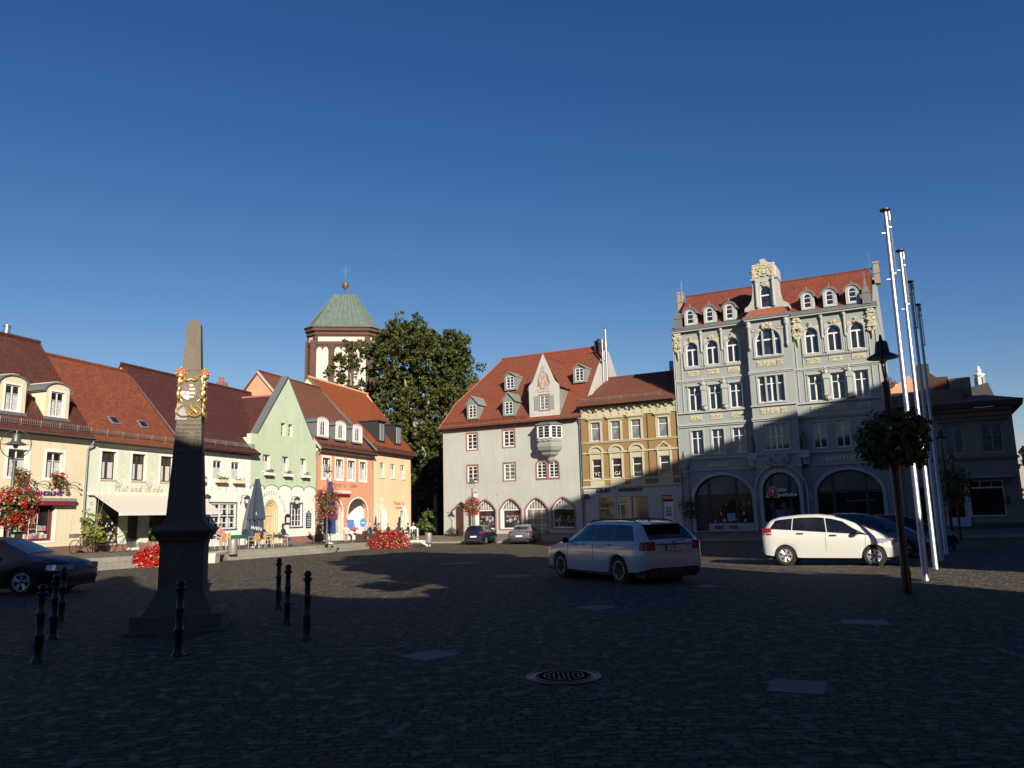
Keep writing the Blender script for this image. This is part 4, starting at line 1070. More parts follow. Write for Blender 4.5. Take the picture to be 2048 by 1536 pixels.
# ------------------------------------------------------------------ far side of the square
def farhouse(name, label, cat='house'):
    return empty(name, fpt(0, 0, 0), FR, label, cat)
PINKW = plaster('pale pink plaster', (0.566, 0.572, 0.539))
PINKT = plain('old rose trim', (.22, .105, .10), .8)
GREYG = plain('grey green boards', (.16, .19, .17), .6, var=.1)
def house_pink():
    r = farhouse('pale_pink_house', 'pale pink house with steep red hipped roof, painted gable figure and corner oriel')
    x1 = 13.9; zb = -.5; ze = 9.55
    W4 = [(2.6, 7.55, 1.1, 1.5), (6.4, 7.58, 1.15, 1.5), (2.6, 4.6, 1.1, 1.5), (6.4, 4.62, 1.15, 1.5)]
    twin = [hole(9.67, 4.68, .92, 1.42, 'round', .3), hole(10.83, 4.68, .92, 1.42, 'round', .3)]
    ar = [(3.32, 2.12), (5.9, 2.1), (8.46, 2.12), (11.0, 2.1)]
    arh = [hole(x, .38 if i != 2 else -.1, w, 2.55 if i != 2 else 3.03, 'gothic', .92) for i, (x, w) in enumerate(ar)]
    ps = [(.78, -.45), (2.92, -.45), (2.92, 2.2), (2.35, 2.62), (1.85, 2.9), (1.35, 2.55), (.78, 2.05)]
    hs = [hole(*q) for q in W4] + twin + arh + [ps]
    mb = MB(); facade(mb, [(0, zb), (x1, zb), (x1, ze), (0, ze)], hs, depth=.5); shell(mb, 0, x1, zb, ze, 12)
    # stepped passage interior
    mb.box(1.8, 3.2, .55, 2.0, -.5, 3); mb.box(.5, 1.0, .5, 1.5, -.5, 3); mb.box(1.0, 1.8, .5, 1.0, 2.5, 3)
    # right gable wall with parapet
    mb.yz([(0, 9.4), (12.5, 9.4), (6.2, 16.4), (5.6, 16.5), (1.2, 11.4), (0, 9.7)], x1 + .25, x1 + .62)
    mb.build('wall', PINKW, r)
    p = MB().box(-.02, .78, -.04, .0, -.6, .0).box(2.92, 3.1, -.04, 0, -.6, .0); build_each(p, 'plinth', REDB, r)
    pd = MB().box(1.0, 1.8, .5, .56, -.4, 2.5); pd.build('passage_door', plain('dark brown door', (.05, .02, .015), .5), r)
    t = MB(); t.box(-.1, x1, -.08, .0, 9.33, 9.58); t.box(-.1, x1, -.2, 0, 9.5, 9.62); t.build('cornice', PINKT, r)
    for i, (x, z, w, h) in enumerate(W4):
        window(r, x, z, w, h, cols=(.5,), rows=(.25, .5, .75), depth=.12, ft=.12, mt=.05, casing=.11, cm=PINKT, gl=GLASS if i != 3 else glass('brownish glass', (.1, .085, .06)))
    c = MB()
    for hh in twin: ring(c, inset(hh, -.12), hh, -.02, .1)
    c.box(9.55, 11.87, -.02, .02, 4.5, 4.62); c.build('trim', PINKT, r)
    for x in (9.67, 10.83): window(r, x, 4.68, .92, 1.42, 'round', .3, cols=(.5,), rows=(.2, .4, .6, .8), depth=.12, ft=.09, mt=.045)
    for i, (x, w) in enumerate(ar):
        z0 = .38 if i != 2 else -.1; h = 2.55 if i != 2 else 3.03
        tz = (2.02 - z0) / h
        o = window(r, x, z0, w, h, 'gothic', .92, cols=(.3, .7) if i == 2 else (), rows=(tz,) if i != 2 else (tz, .25, .45), tz=tz, cols_t=(.14, .26, .38, .5, .62, .74, .86), depth=.22, ft=.09, mt=.045,
                   casing=.12, cm=PINKT, name='shop_window' if i != 2 else 'shop_door', gl=glass('shop glass', (.02, .019, .018)) if i != 2 else glass('grey door glass', (.14, .12, .115), .3))
        b = MB(); b.add([(q[0], .215, q[1]) for q in [(.2, h * tz + .03), (w - .2, h * tz + .03), (w * .62, h - .32), (w * .5, h - .16), (w * .38, h - .32)]], [(0, 1, 2, 3, 4)])
        b.build('transom_glass', glass('grey transom', (.16, .16, .155), .3), o)
        if i != 2:
            MB().box(.05, .32 if i < 2 else .12, .15, .22, .08, h * tz - .04).build('display_side', WHITE, o)
            rnd = random.Random(i); g = MB()
            for k in range(14):
                a = rnd.uniform(.35, w - .35); zz = rnd.uniform(.1, .75); g.box(a, a + rnd.uniform(.06, .3), .195 - k * .0004, .2, zz, zz + rnd.uniform(.05, .35), rnd.randrange(3))
            build_each(g, 'display_item', [plain('dark teal', (.01, .05, .045), .5), plain('display grey', (.3, .3, .28), .7), plain('dim display', (.06, .06, .055), .7)], o)
        if i < 2: text(o, 'Apotheke', .5, 1.0, .3, plain('pale red lettering', (.55, .22, .2), .6), y=.19, ext=.004, shear=.3)
    # alarm box, vents, small sign
    q = MB().box(3.25, 3.62, -.1, 0, 3.15, 3.6); q.build('alarm_box', plain('alarm grey', (.5, .5, .48), .5), r); MB().box(3.25, 3.62, -.101, -.0, 3.6, 3.7).build('alarm_cap', plain('red cap', (.5, .05, .05), .4), r)
    MB().box(.4, .52, -.02, 0, 1.9, 2.0).box(13.0, 13.15, -.04, 0, 1.2, 1.42).box(5.6, 5.66, -.02, 0, 3.3, 3.36).build('vents', BLACK, r)
    # roof: sprocketed front slope, half hip and tail at left
    rf = MB(); yr, zr2 = 6.0, 16.75
    prof = [(-.45, 9.6), (.35, 10.25), (2.2, 12.15), (yr, zr2)]
    lx = [-.25, .25, 1.1, 3.25]
    L = [(-.25, -.45, 9.6), (.35, .35, 10.9), (1.0, 1.6, 12.2), (3.3, yr, 17.0)]
    P = [(-.25, -.45, 9.6), (.05, .7, 10.92), (.24, 1.8, 12.18), (1.2, 3.0, 13.56), (2.6, 4.9, 15.74), (3.3, yr, 17.0)]
    Rr = [(x1 + .3, p[1], p[2]) for p in P]; Rr[0] = (x1 + .1, -.45, 9.6)
    n = len(P)
    vs = P + Rr; fs = [(i, n + i, n + i + 1, i + 1) for i in range(n - 1)]
    bkl = (-.25, 12.5, 9.6); bkr = (x1 + .3, 12.5, 9.6)
    vs += [bkl, bkr]; fs += [(2 * n - 1, n - 1, 2 * n, 2 * n + 1)] 
    fs = [(i, n + i, n + i + 1, i + 1) for i in range(n - 1)] + [(n - 1, 2 * n - 1, 2 * n + 1, 2 * n)]
    fs += [(2 * n, 0, 1), (2 * n, 1, 2), (2 * n, 2, 3), (2 * n, 3, 4), (2 * n, 4, 5)]
    rf.add(vs, fs); rf.build('roof', RED6, r); ridge(r, (3.25, yr, 17.0), (x1 + .3, yr, 17.0), plain('ridge red', (.2, .05, .03), .8), .13)
    vg = MB(); vg.tube([(p[0] - .03, p[1], p[2] + .02) for p in P], .06, 5); vg.build('hip_trim', plain('hip tile', (.22, .08, .05), .8), r)
    e = MB(); slab(e, (-.2, -.5, 9.6), (x1, -.5, 9.6), (x1, .15, 10.15), (-.2, .15, 10.15), .1); e.build('eaves', RED1, r)
    snow_guard(r, 0, 8.9, -.1, 10.0, RED1, .2, .6); gutter(r, -.25, x1, -.58, 9.64)
    bk = MB(); bk.yz([(4.5, 9.6), (4.5, 14.6), (5.0, 14.7), (9, 11)], .35, 1.2); bk.build('rear_roof', RED6, r)
    # zinc dormers
    for x, z, yf, yb, hip in ((2.62, 10.35, .05, 2.3, 0), (6.42, 10.35, .05, 2.3, 0), (5.4, 13.1, 2.35, 4.2, 1), (12.45, 13.1, 2.35, 4.2, 1)):
        w, h = 1.2, 1.45; d = MB(); hh = hole(x + .22, z + .16, .8, 1.15)
        pk = .7 if not hip else .28
        facade(d, [(x, z), (x + w, z), (x + w, z + h), (x + w / 2, z + h + pk), (x, z + h)], [hh], y=yf, depth=.12)
        d.quad((x, yf, z), (x, yf, z + h), (x, yb, z + h), (x, yb - 1.6, z)); d.quad((x + w, yf, z), (x + w, yb - 1.6, z), (x + w, yb, z + h), (x + w, yf, z + h))
        o = d.build('dormer', GREYG, r)
        s = MB(); ov = .16 if not hip else .05; e_ = z + h - .1; t_ = z + h + pk + .05; m_ = x + w / 2
        s.xz([(x - ov, e_ - .07), (m_, t_ - .08), (x + w + ov, e_ - .07), (x + w + ov, e_), (m_, t_), (x - ov, e_)][::-1], yf - .15, yb + .6)
        s.build('dormer_roof', GREYG, o)
        window(o, x + .22, z + .16, .8, 1.15, cols=(.5,), rows=(.25, .5, .75), depth=yf + .06, ft=.06, mt=.04)
    # painted gable dormer
    g = MB(); hh = hole(10.22, 10.62, .84, 1.25)
    out = [(9.17, 9.62), (12.1, 9.62), (12.12, 12.72), (11.75, 13.1), (10.64, 15.65), (9.55, 13.2), (9.15, 12.8)]
    facade(g, out, [hh], y=-.06, depth=.15)
    for sx in (9.17, 12.1): g.quad((sx, -.06, 9.62), (sx, 3.4, 12.9), (sx, 2.6, 12.75), (sx, -.06, 12.75))
    g.add([(12.1, -.06, 9.62), (12.1, 2.2, 12.75), (12.1, -.06, 12.75)], [(0, 1, 2)]); g.add([(9.17, -.06, 9.62), (9.17, 2.2, 12.75), (9.17, -.06, 12.75)], [(2, 1, 0)])
    go = g.build('painted_gable', plaster('off white plaster', (0.625, 0.625, 0.602)), r)
    s = MB(); 
    slab(s, (12.35, -.0, 12.5), (12.35, 3.0, 12.5), (10.64, 6.0, 15.45), (10.64, -.0, 15.45), .1); slab(s, (8.95, 3.0, 12.5), (8.95, -.0, 12.5), (10.64, -.0, 15.45), (10.64, 6.0, 15.45), .1); s.build('gable_roof', RED6, go)
    window(go, 10.22, 10.62, .84, 1.25, cols=(.5,), rows=(.25, .5, .75), depth=.0, casing=.12, cm=PINKT, cproud=.09, gl=glass('pale glass', (.12, .13, .14)))
    for x in (9.66, 11.13):
        sh = MB()
        sh.box(x, x + .48, -.1, -.061, 10.6, 11.87)
        for k in range(14): sh.box(x + .05, x + .43, -.112, -.1, 10.66 + k * .085, 10.7 + k * .085)
        sh.build('shutter', plain('grey green shutter', (.22, .25, .20), .7), go)
    fig = empty('painted_knight', (0, -.064, 0)); fig.parent = go
    lm = plain('painted brown lines', (.10, .06, .05), .9)
    figure_relief(fig, 10.55, 12.5, 1.85, lm, plain('painted grey fill', (.40, .34, .29), .9, var=.3, vs=6))
    k = MB(); k.poly([(9.98, -.002, 12.75), (10.25, -.002, 12.65), (10.35, -.002, 13.7), (10.3, -.002, 13.95), (10.12, -.002, 13.5)]); k.poly([(10.9, -.002, 13.95), (11.0, -.002, 13.0), (11.27, -.002, 12.85), (11.12, -.002, 13.5)])
    k.build('painted_cloak', plain('painted brown red cloak', (.24, .12, .10), .9, var=.3, vs=6), fig)
    k = MB(); k.tube([(9.98, -.01, 12.3), (10.2, -.01, 12.18), (10.9, -.01, 12.26), (11.2, -.01, 12.2), (11.3, -.01, 12.4)], .02, 4); k.tube([(9.95, -.01, 12.45), (10.2, -.01, 12.38), (10.9, -.01, 12.44)], .015, 4)
    k.sphere((11.05, 0, 12.85), .16, 10, 6, 0, (1, .1, 1.2)); k.tube([(11.05, -.01, 12.4), (11.05, -.01, 12.7)], .04, 4); k.build('painted_scroll', plain('painted faint red', (.35, .2, .17), .9), fig)
    # oriel
    cx = 11.0
    def hexo(w, d, s): return [(cx - w / 2 - s, .05), (cx - w / 2, -d), (cx + w / 2, -d), (cx + w / 2 + s, .05)]
    og = plain('oriel grey stone', (.20, .215, .185), .75, var=.08)
    o = MB()
    lv = [(6.45, .35, .5, .3), (6.62, .75, .72, .42), (6.72, .85, .78, .45), (6.78, .80, .72, .42), (7.0, 1.15, 1.0, .55), (7.3, 1.3, 1.14, .6), (7.55, 1.28, 1.12, .6), (7.68, 1.15, 1.0, .55), (7.75, 1.22, 1.06, .56), (7.95, 1.26, 1.10, .58)]
    vs = []; 
    for z, w, d, s in lv: vs += [(p[0], p[1], z) for p in hexo(w, d, s)]
    fs = [(4 * i + j, 4 * i + j + 1, 4 * i + 5 + j, 4 * i + 4 + j) for i in range(len(lv) - 1) for j in range(3)]
    o.add(vs, fs); o.lathe([(.12, 5.95), (.3, 6.15), (.34, 6.3), (.42, 6.46)], 10, (cx, 0.02, 0))
    oo = o.build('oriel', og, r)
    H = hexo(1.26, 1.10, .58); z0, z1 = 7.97, 9.15
    fr = MB(); pn = MB()
    for i in range(3):
        a, b = Vector((*H[i], 0)), Vector((*H[i + 1], 0)); n_ = (b - a).cross(Vector((0, 0, 1))).normalized() 
        def q(t, z, off=0): p_ = a.lerp(b, t) + n_ * off; return (p_.x, p_.y, z)
        L_ = (b - a).length
        for t0, t1, za, zc in ((0, .1, z0, z1), (.9, 1, z0, z1), (.46, .54, z0, z1), (0, 1, z0, z0 + .1), (0, 1, z1 - .12, z1)):
            fr.add([q(t0, za, .03), q(t1, za, .03), q(t1, zc, .03), q(t0, zc, .03), q(t0, za, -.03), q(t1, za, -.03), q(t1, zc, -.03), q(t0, zc, -.03)],
                   [(0, 1, 2, 3), (7, 6, 5, 4), (0, 4, 5, 1), (1, 5, 6, 2), (2, 6, 7, 3), (3, 7, 4, 0)])
        for k in range(1, 4):
            zz = z0 + .1 + (z1 - z0 - .2) * k / 4; fr.add([q(.1, zz - .01, .01), q(.9, zz - .01, .01), q(.9, zz + .01, .01), q(.1, zz + .01, .01)], [(0, 1, 2, 3)])
        pn.add([q(.05, z0, 0), q(.95, z0, 0), q(.95, z1, 0), q(.05, z1, 0)], [(0, 1, 2, 3)])
    fo = fr.build('oriel_window', WHITE, oo); pn.build('pane', GLASS, fo)
    rr_ = MB(); A = hexo(1.42, 1.28, .66); B = hexo(.9, .7, .5)
    rr_.xy(A[::1], 9.15, 9.24); vs = [(p[0], p[1], 9.24) for p in A] + [(p[0], max(p[1] * .4, -.5), 9.52) for p in B]
    rr_.add(vs, [(0, 1, 5, 4), (1, 2, 6, 5), (2, 3, 7, 6), (4, 5, 6, 7)]); rr_.build('oriel_roof', ZINC, oo)
    orn = MB()
    for i in range(3):
        a, b = Vector((*hexo(1.24, 1.1, .57)[i], 0)), Vector((*hexo(1.24, 1.1, .57)[i + 1], 0))
        for t in (.12, .5, .88):
            p_ = a.lerp(b, t); orn.sphere((p_.x, p_.y - .03, 7.82), .07, 6, 4, 0, (1.2, .6, 1))
    orn.build('carved_band', plain('oriel trim', (.33, .33, .29), .7), oo)
    fl = plain('steel flue', (.6, .6, .6), .2, .9)
    c = MB(); c.lathe([(.11, 11.5), (.11, 18.1), (.14, 18.12), (.05, 18.4)], 12, (x1 + 1.1, 4.2, 0)); c.lathe([(.08, 11.5), (.08, 17.2)], 10, (x1 + .75, 4.2, 0))
    for z in (12.8, 15.2, 17.0): c.box(x1 + .3, x1 + 1.2, 4.15, 4.25, z, z + .05)
    c.build('steel_flue', fl, r, 50)
    MB().box(x1 - .5, x1 + .2, 5.4, 6.1, 16.3, 17.45).lathe([(.3, 17.45), (.12, 17.7)], 4, (x1 - .15, 5.7, 0)).build('chimney', plain('soot brick', (.03, .028, .026), .9), r)
    downpipe(r, x1 - .02, 0, .05, 9.6)
house_pink()

OCHRE = plaster('ochre clinker', (0.367, 0.234, 0.103), .12)
CRST = plaster('cream stucco', (0.625, 0.586, 0.406), .08)
def house_yellow():
    r = farhouse('ochre_house', 'narrow ochre and cream stucco house with yoga letters in its windows')
    x0, x1 = 13.98, 22.35; zb = -.4; ze = 10.3
    cx = [15.3, 17.08, 18.86, 21.17]
    up = [hole(c - .43, 7.52, .86, 1.6) for c in cx]; lo = [hole(c - .44, 4.4, .88, 1.6) for c in cx]
    mb = MB(); facade(mb, [(x0, 3.62), (x1, 3.62), (x1, ze), (x0, ze)], up + lo, depth=.2); shell(mb, x0, x1, zb, ze, 11, right=False)
    mb.build('wall', OCHRE, r)
    sh = [hole(15.3, .95, 1.4, 1.9), hole(16.85, .1, 1.2, 2.75), hole(18.2, .95, 1.4, 1.9), hole(20.76, .1, .87, 2.75)]
    g = MB(); facade(g, [(x0, zb), (x1, zb), (x1, 3.62), (x0, 3.62)], sh, depth=.25)
    for k in range(7):
        for a, b in ((x0, 15.25), (19.7, 20.7), (21.7, x1)): g.box(a, b, -.015, 0, .25 + k * .48, .70 + k * .48)
    g.build('ground_floor', plaster('pale grey stucco', (.62, .61, .58)), r)
    s = MB()
    s.box(x0, x1, -.1, 0, 9.52, 9.62); s.box(x0, x1, -.05, 0, 9.62, 10.3); s.box(x0, x1, -.25, 0, 10.22, 10.36)
    for k in range(13):
        x = x0 + .12 + k * .67; s.yz([(0, 9.85), (-.22, 10.1), (-.22, 10.24), (0, 10.24)], x, x + .17); s.box(x + .02, x + .15, -.1, 0, 9.66, 9.85)
    for z, h, p in ((7.33, .12, .08), (7.42, .05, .13), (6.48, .12, .08), (4.22, .14, .06), (3.62, .13, .14), (3.72, .08, .06)): s.box(x0, x1, -p, 0, z, z + h)
    for c in cx:
        s.box(c - .62, c - .43, -.05, 0, 7.45, 9.2); s.box(c + .43, c + .62, -.05, 0, 7.45, 9.2); s.box(c - .62, c + .62, -.05, 0, 9.12, 9.38)
        s.box(c - .72, c + .72, -.2, 0, 9.38, 9.5); s.box(c - .66, c + .66, -.12, 0, 9.3, 9.38)
        s.box(c - .6, c - .44, -.09, 0, 4.35, 6.45); s.box(c + .44, c + .6, -.09, 0, 4.35, 6.45); s.box(c - .44, c + .44, -.04, 0, 6.0, 6.4)
        s.box(c - .72, c + .72, -.14, 0, 6.46, 6.6); s.box(c - .62, c + .62, -.05, 0, 3.8, 4.2)
    for c in cx[:3]:
        A = [(c + p[0], 6.6 + p[1]) for p in arc(0, 0, .68, .56, 0, pi, 14)]; B = [(c + p[0], 6.6 + p[1]) for p in arc(0, 0, .5, .40, 0, pi, 14)]
        ring(s, A + [(c - .5, 6.6)], B + [(c - .5, 6.6)], -.16, 0); C_ = [(c + p[0], 6.6 + p[1]) for p in arc(0, 0, .32, .24, 0, pi, 10)]; s.xz(C_, -.07, 0)
        s.xz([(c + p[0], 6.6 + p[1]) for p in arc(0, 0, .5, .40, 0, pi, 14)], -.03, 0)
    c = cx[3]; A = [(c - .74, 6.6), (c + .74, 6.6), (c, 7.18)]; ring(s, A, inset(A, .11), -.16, 0); s.xz(inset(A, .22), -.08, 0)
    s.build('stucco', CRST, r)
    m = MB()
    for k in range(4):
        x = (14.95, 16.55, 18.2, 20.75)[k] + .2; m.lathe([(.11, -.06), (.11, -.05)], 12, (x, 0, 9.98), 0, 'y')
    m.box(19.83, 19.88, -.03, 0, 4.3, 10.2); m.build('dark_opening', BLACK, r)
    bl = plain('roller blind', (.36, .38, .38), .6)
    for i, c in enumerate(cx):
        w = window(r, c - .43, 7.52, .86, 1.6, cols=(), rows=(.68,), depth=.14, ft=.07, mt=.07, gl=glass('pale grey blind glass', (.17, .18, .185), .2))
        w = window(r, c - .44, 4.4, .88, 1.6, cols=(), rows=(.66,), depth=.14, ft=.07, mt=.07)
        if i < 2: text(w, ('YO', 'GA')[i], .14, .22, .46, WHITE, y=.125, ext=.003)
        elif i == 2: text(w, 'TAICHI', .1, .3, .22, plain('grey lettering', (.25, .25, .24), .6), y=.125, ext=.003)
        else: text(w, 'GANESHA', .1, .35, .15, plain('grey lettering', (.25, .25, .24), .6), y=.125, ext=.003)
    for i, (x, z, w_, h) in enumerate([(15.3, .95, 1.4, 1.9), (18.2, .95, 1.4, 1.9)]):
        w = window(r, x, z, w_, h, cols=(), fm=plain('brown trim', (.22, .16, .10), .6) if i else WHITE, ft=.05, depth=.12, name='shop_window', gl=glass('shop glass', (.02, .019, .018)))
        if i == 0:
            d = MB(); d.box(.05, .9, .10, .11, .95, 1.02, 0); d.box(.1, .5, .10, .11, .35, .7, 1); d.box(.7, 1.2, .10, .11, .1, .5, 1); d.box(.5, .6, .1, .11, .1, 1.7, 1); build_each(d, 'display_item', [WHITE, plain('ochre display', (.3, .2, .07), .7)], w)
    w = window(r, 16.85, .1, 1.2, 2.75, cols=(.25,), rows=(.78,), ft=.12, mt=.1, depth=.15, name='shop_door')
    w = MB(); w.box(20.76, 21.63, .18, .24, .1, 2.35); dr = w.build('door', WHITE, r)
    p = MB()
    for a in (20.98, 21.22):
        for zz in (.35, .6, 1.2, 1.45, 1.7): p.box(a, a + .2, .17, .18, zz, zz + .21)
    p.build('pane', GLASS, dr); MB().box(20.8, 21.6, .1, .2, 2.5, 2.78).build('fanlight', GLASS, dr)
    tm = plain('dark blue letters', (.02, .02, .07), .4)
    text(r, 'KIND', 15.2, 3.26, .40, tm, y=-.08, ext=.03, sx=1.2, offset=.012); text(r, 'HÖRGERÄTE', 17.1, 3.28, .33, tm, y=-.08, ext=.03, sx=1.08, offset=.01)
    b = MB(); b.box(14.15, 14.6, -.35, -.3, 2.75, 3.15); b.tube([(14.1, -.02, 3.3), (14.15, -.3, 3.3), (14.7, -.5, 3.35)], .02, 4); b.build('projecting_sign', BLACK, r)
    # roof
    R_ = tiles('brown red tile', (.19, .06, .035), (.14, .05, .03), stain=.4)
    rf = MB(); slab(rf, (x0 - .1, -.6, 10.5), (x1 - .02, -.6, 10.5), (x1 - .02, 4.6, 13.6), (x0 + 1.0, 4.6, 13.6), .12)
    slab(rf, (x1, 10, 10.4), (x0, 10, 10.4), (x0 + 1.0, 4.6, 13.6), (x1 - .02, 4.6, 13.6), .12); rf.build('roof', R_, r)
    ridge(r, (x0 + 1, 4.6, 13.62), (x1, 4.6, 13.62), R_); gutter(r, x0 - .1, x1, -.68, 10.55); snow_guard(r, x0 + .3, x1 - 1.2, .2, 11.0)
    MB().box(20.6, 21.2, 4.8, 5.4, 13, 14.6).build('chimney', plain('zinc clad chimney', (.2, .24, .28), .5), r)
    MB().box(x0, x1, -.5, 0, 10.36, 10.44).build('soffit', plain('dark soffit', (.05, .035, .025), .8), r)
    b = MB(); slab(b, (x0 + .6, 7.2, 12.4), (x1, 7.2, 12.4), (x1, 9.5, 14.4), (x0 + .6, 9.5, 14.4), .2); b.build('rear_roof', plain('dark slate', (.03, .03, .035), .7), r)
    downpipe(r, x0 + .06, 0, .1, 10.4); 
house_yellow()

GREYS = plaster('grey green render', (.39, .425, .42), .08)
GRTR = plaster('light grey stucco', (.50, .53, .51), .06)
CRM = plaster('cream relief', (0.625, 0.586, 0.422), .06)
def relief(mb, x0, x1, z0, z1, y, seed, n=18, r=.07, mi=0):
    """carved scrollwork: small lobes and curls standing off the wall"""
    rnd = random.Random(seed); cx = (x0 + x1) / 2
    for k in range(n):
        x = rnd.uniform(0, (x1 - x0) / 2); z = rnd.uniform(z0, z1); q = r * rnd.uniform(.5, 1.15)
        for s in (-1, 1): mb.sphere((cx + s * x, y, z), q, 7, 5, mi, (1.2, .6, .9))
    for k in range(max(2, n // 5)):
        x = rnd.uniform(.2, .8) * (x1 - x0) / 2; z = rnd.uniform(z0 + .05, z1 - .05); w = rnd.uniform(.5, 1) * r * 1.6; ph = rnd.uniform(0, 6)
        for s in (-1, 1):
            mb.tube([(cx + s * (x + w * (1 - t / 9) * cos(ph + t * .75)), y - .03, z + w * (1 - t / 9) * sin(ph + t * .75)) for t in range(8)], r * .28, 4, mi)
def house_adler():
    r = farhouse('grey_pharmacy_house', 'tall grey four storey pharmacy house with cream stucco panels and central gable', 'building')
    x0, x1 = 22.42, 37.6; zb = -.4; ze = 15.95; ra, rb = 28.4, 31.6; D = .75   # projecting centre bay
    RL = [(23.43, 26.67)[0], 25.05, 26.67]; RR = [32.5, 34.08, 35.65]
    m = MB()
    def side(xs, a, b):
        hs = []
        for x in xs: hs += [hole(x, 13.0, .95, 1.95, 'round'), hole(x, 9.4, .95, 1.94), hole(x, 5.9, .93, 1.92)]
        facade(m, [(a, 4.75), (b, 4.75), (b, ze), (a, ze)], hs, depth=.3)
    side(RL, x0, ra); side(RR, rb, x1)
    CW = [(29.0, .45, 14.35), (29.6, .72, 15.0), (30.45, .45, 14.35)]
    hs = [hole(29.0, 13.08, 1.9, 2.07, 'round', .95)] + [hole(29.0, 9.52, 1.88, 1.98)] + [hole(29.05, 5.92, 1.85, 1.92)]
    facade(m, [(ra, 4.75), (rb, 4.75), (rb, ze), (ra, ze)], hs, y=-D, depth=.3)
    for x in (ra, rb): m.quad((x, -D, 4.75), (x, 0, 4.75), (x, 0, ze), (x, -D, ze))
    shell(m, x0, x1, zb, ze, 12); m.yz([(0, 15), (12, 15), (12, 16), (6.2, 19.6), (5.6, 19.6), (0, 16)], x0 - .02, x0 + .25); m.yz([(0, 15), (12, 15), (12, 16), (6.2, 19.6), (5.6, 19.6), (0, 16)], x1 - .25, x1 + .02)
    m.build('wall', GREYS, r)
    # ground floor with three big arches
    g = MB()
    aL = [(23.35, .6), (24.38, .6), (24.38, .0), (24.3, .0)]
    def gf(a, b, holes, y): facade(g, [(a, zb), (b, zb), (b, 4.75), (a, 4.75)], holes, y=y, depth=.45)
    archo = lambda xa, xb, zb_, sp, zt: [(xa, zb_), (xb, zb_)] + arc((xa + xb) / 2, sp, (xb - xa) / 2, zt - sp, 0, pi, 18)
    HL, HC, HR = archo(23.38, 27.78, .0, 2.45, 4.22), archo(28.72, 31.28, .0, 2.85, 4.22), archo(32.4, 36.75, .0, 2.45, 4.22)
    gf(x0, ra, [HL], 0); gf(ra, rb, [HC], -D); gf(rb, x1, [HR], 0)
    for x in (ra, rb): g.quad((x, -D, zb), (x, 0, zb), (x, 0, 4.75), (x, -D, 4.75))
    g.build('ground_floor', plaster('blue grey render', (.34, .36, .38)), r)
    t = MB()
    for H, y in ((HL, 0), (HR, 0), (HC, -D)):
        ring(t, inset(H, -.24), H, y - .07, y + .05)
    ring(t, inset(HC, -.62), inset(HC, -.5), -D - .12, -D)
    for a, b in ((24.38, 27.76), (33.4, 36.73)):
        t.box(a, b, -.02, .3, zb, .56)
    t.box(28.72, 31.28, -D, -D + .3, zb, .6)
    for a, b, y in ((x0, ra - .0, 0), (rb, x1, 0), (ra - .06, rb + .06, -D)):
        t.box(a, b, y - .16, y, 5.56, 5.68); t.box(a, b, y - .09, y, 5.48, 5.56); t.box(a, b, y - .08, y, 4.62, 4.72)
        t.box(a, b, y - .18, y, 8.22, 8.34); t.box(a, b, y - .10, y, 8.10, 8.22); t.box(a, b, y - .14, y, 9.20, 9.32); t.box(a, b, y - .12, y, 11.80, 11.92); t.box(a, b, y - .06, y, 11.7, 11.8)
        t.box(a, b, y - .30, y, 15.85, 15.97)
    for xs in (RL, RR):
        for x in xs:
            o = hole(x, 13.0, .95, 1.95, 'round'); ring(t, inset(o, -.14), o, -.07, .02)
            t.box(x - .22, x - .12, -.1, 0, 12.95, 14.2); t.box(x + 1.07, x + 1.17, -.1, 0, 12.95, 14.2); t.box(x - .12, x + 1.07, -.11, 0, 12.84, 12.98)
            for q in ((9.4, 1.94), (5.9, 1.92)): ring(t, inset(hole(x, q[0], .95, q[1]), -.1), hole(x, q[0], .95, q[1]), -.05, .02); 
            t.box(x - .1, x + 1.05, -.12, 0, 11.36, 11.5)
        for k in range(36): t.box(xs[0] - .1 + k * .122, xs[0] - .03 + k * .122, -.09, 0, 12.70, 12.78)
        t.box(xs[0] - .2, xs[2] + 1.2, -.12, 0, 12.78, 12.84)
        for x in (xs[0] + 1.28, xs[1] + 1.28):         # half columns hanging from the cornice
            t.lathe([(.05, 14.0), (.1, 14.15), (.08, 14.3), (.075, 15.5), (.12, 15.6), (.12, 15.8)], 8, (x, -.12, 0)); t.box(x - .1, x + .1, -.2, 0, 15.65, 15.86)
            t.box(x - .05, x + .05, -.05, 0, 12.9, 13.9)
    for x in (x0 + .35, x1 - .45, rb + .45): t.box(x - .28, x - .2, -.06, 0, 9.4, 15); t.box(x + .2, x + .28, -.06, 0, 9.4, 15)
    o = hole(29.0, 13.08, 1.9, 2.07, 'round', .95); ring(t, inset(o, -.13), o, -D - .07, -D)
    ring(t, inset(hole(29.0, 9.52, 1.88, 1.98), -.11), hole(29.0, 9.52, 1.88, 1.98), -D - .06, -D); ring(t, inset(hole(29.05, 5.92, 1.85, 1.92), -.11), hole(29.05, 5.92, 1.85, 1.92), -D - .05, -D)
    for x in (ra + .22, rb - .22): t.lathe([(.07, 13.6), (.14, 13.8), (.10, 13.95), (.10, 15.2), (.17, 15.35), (.17, 15.8)], 10, (x, -D - .12, 0))
    for k in range(17): t.box(28.95 + k * .118, 29.02 + k * .118, -D - .09, -D, 12.86, 12.94)
    t.box(28.85, 31.05, -D - .12, -D, 12.94, 13.02)
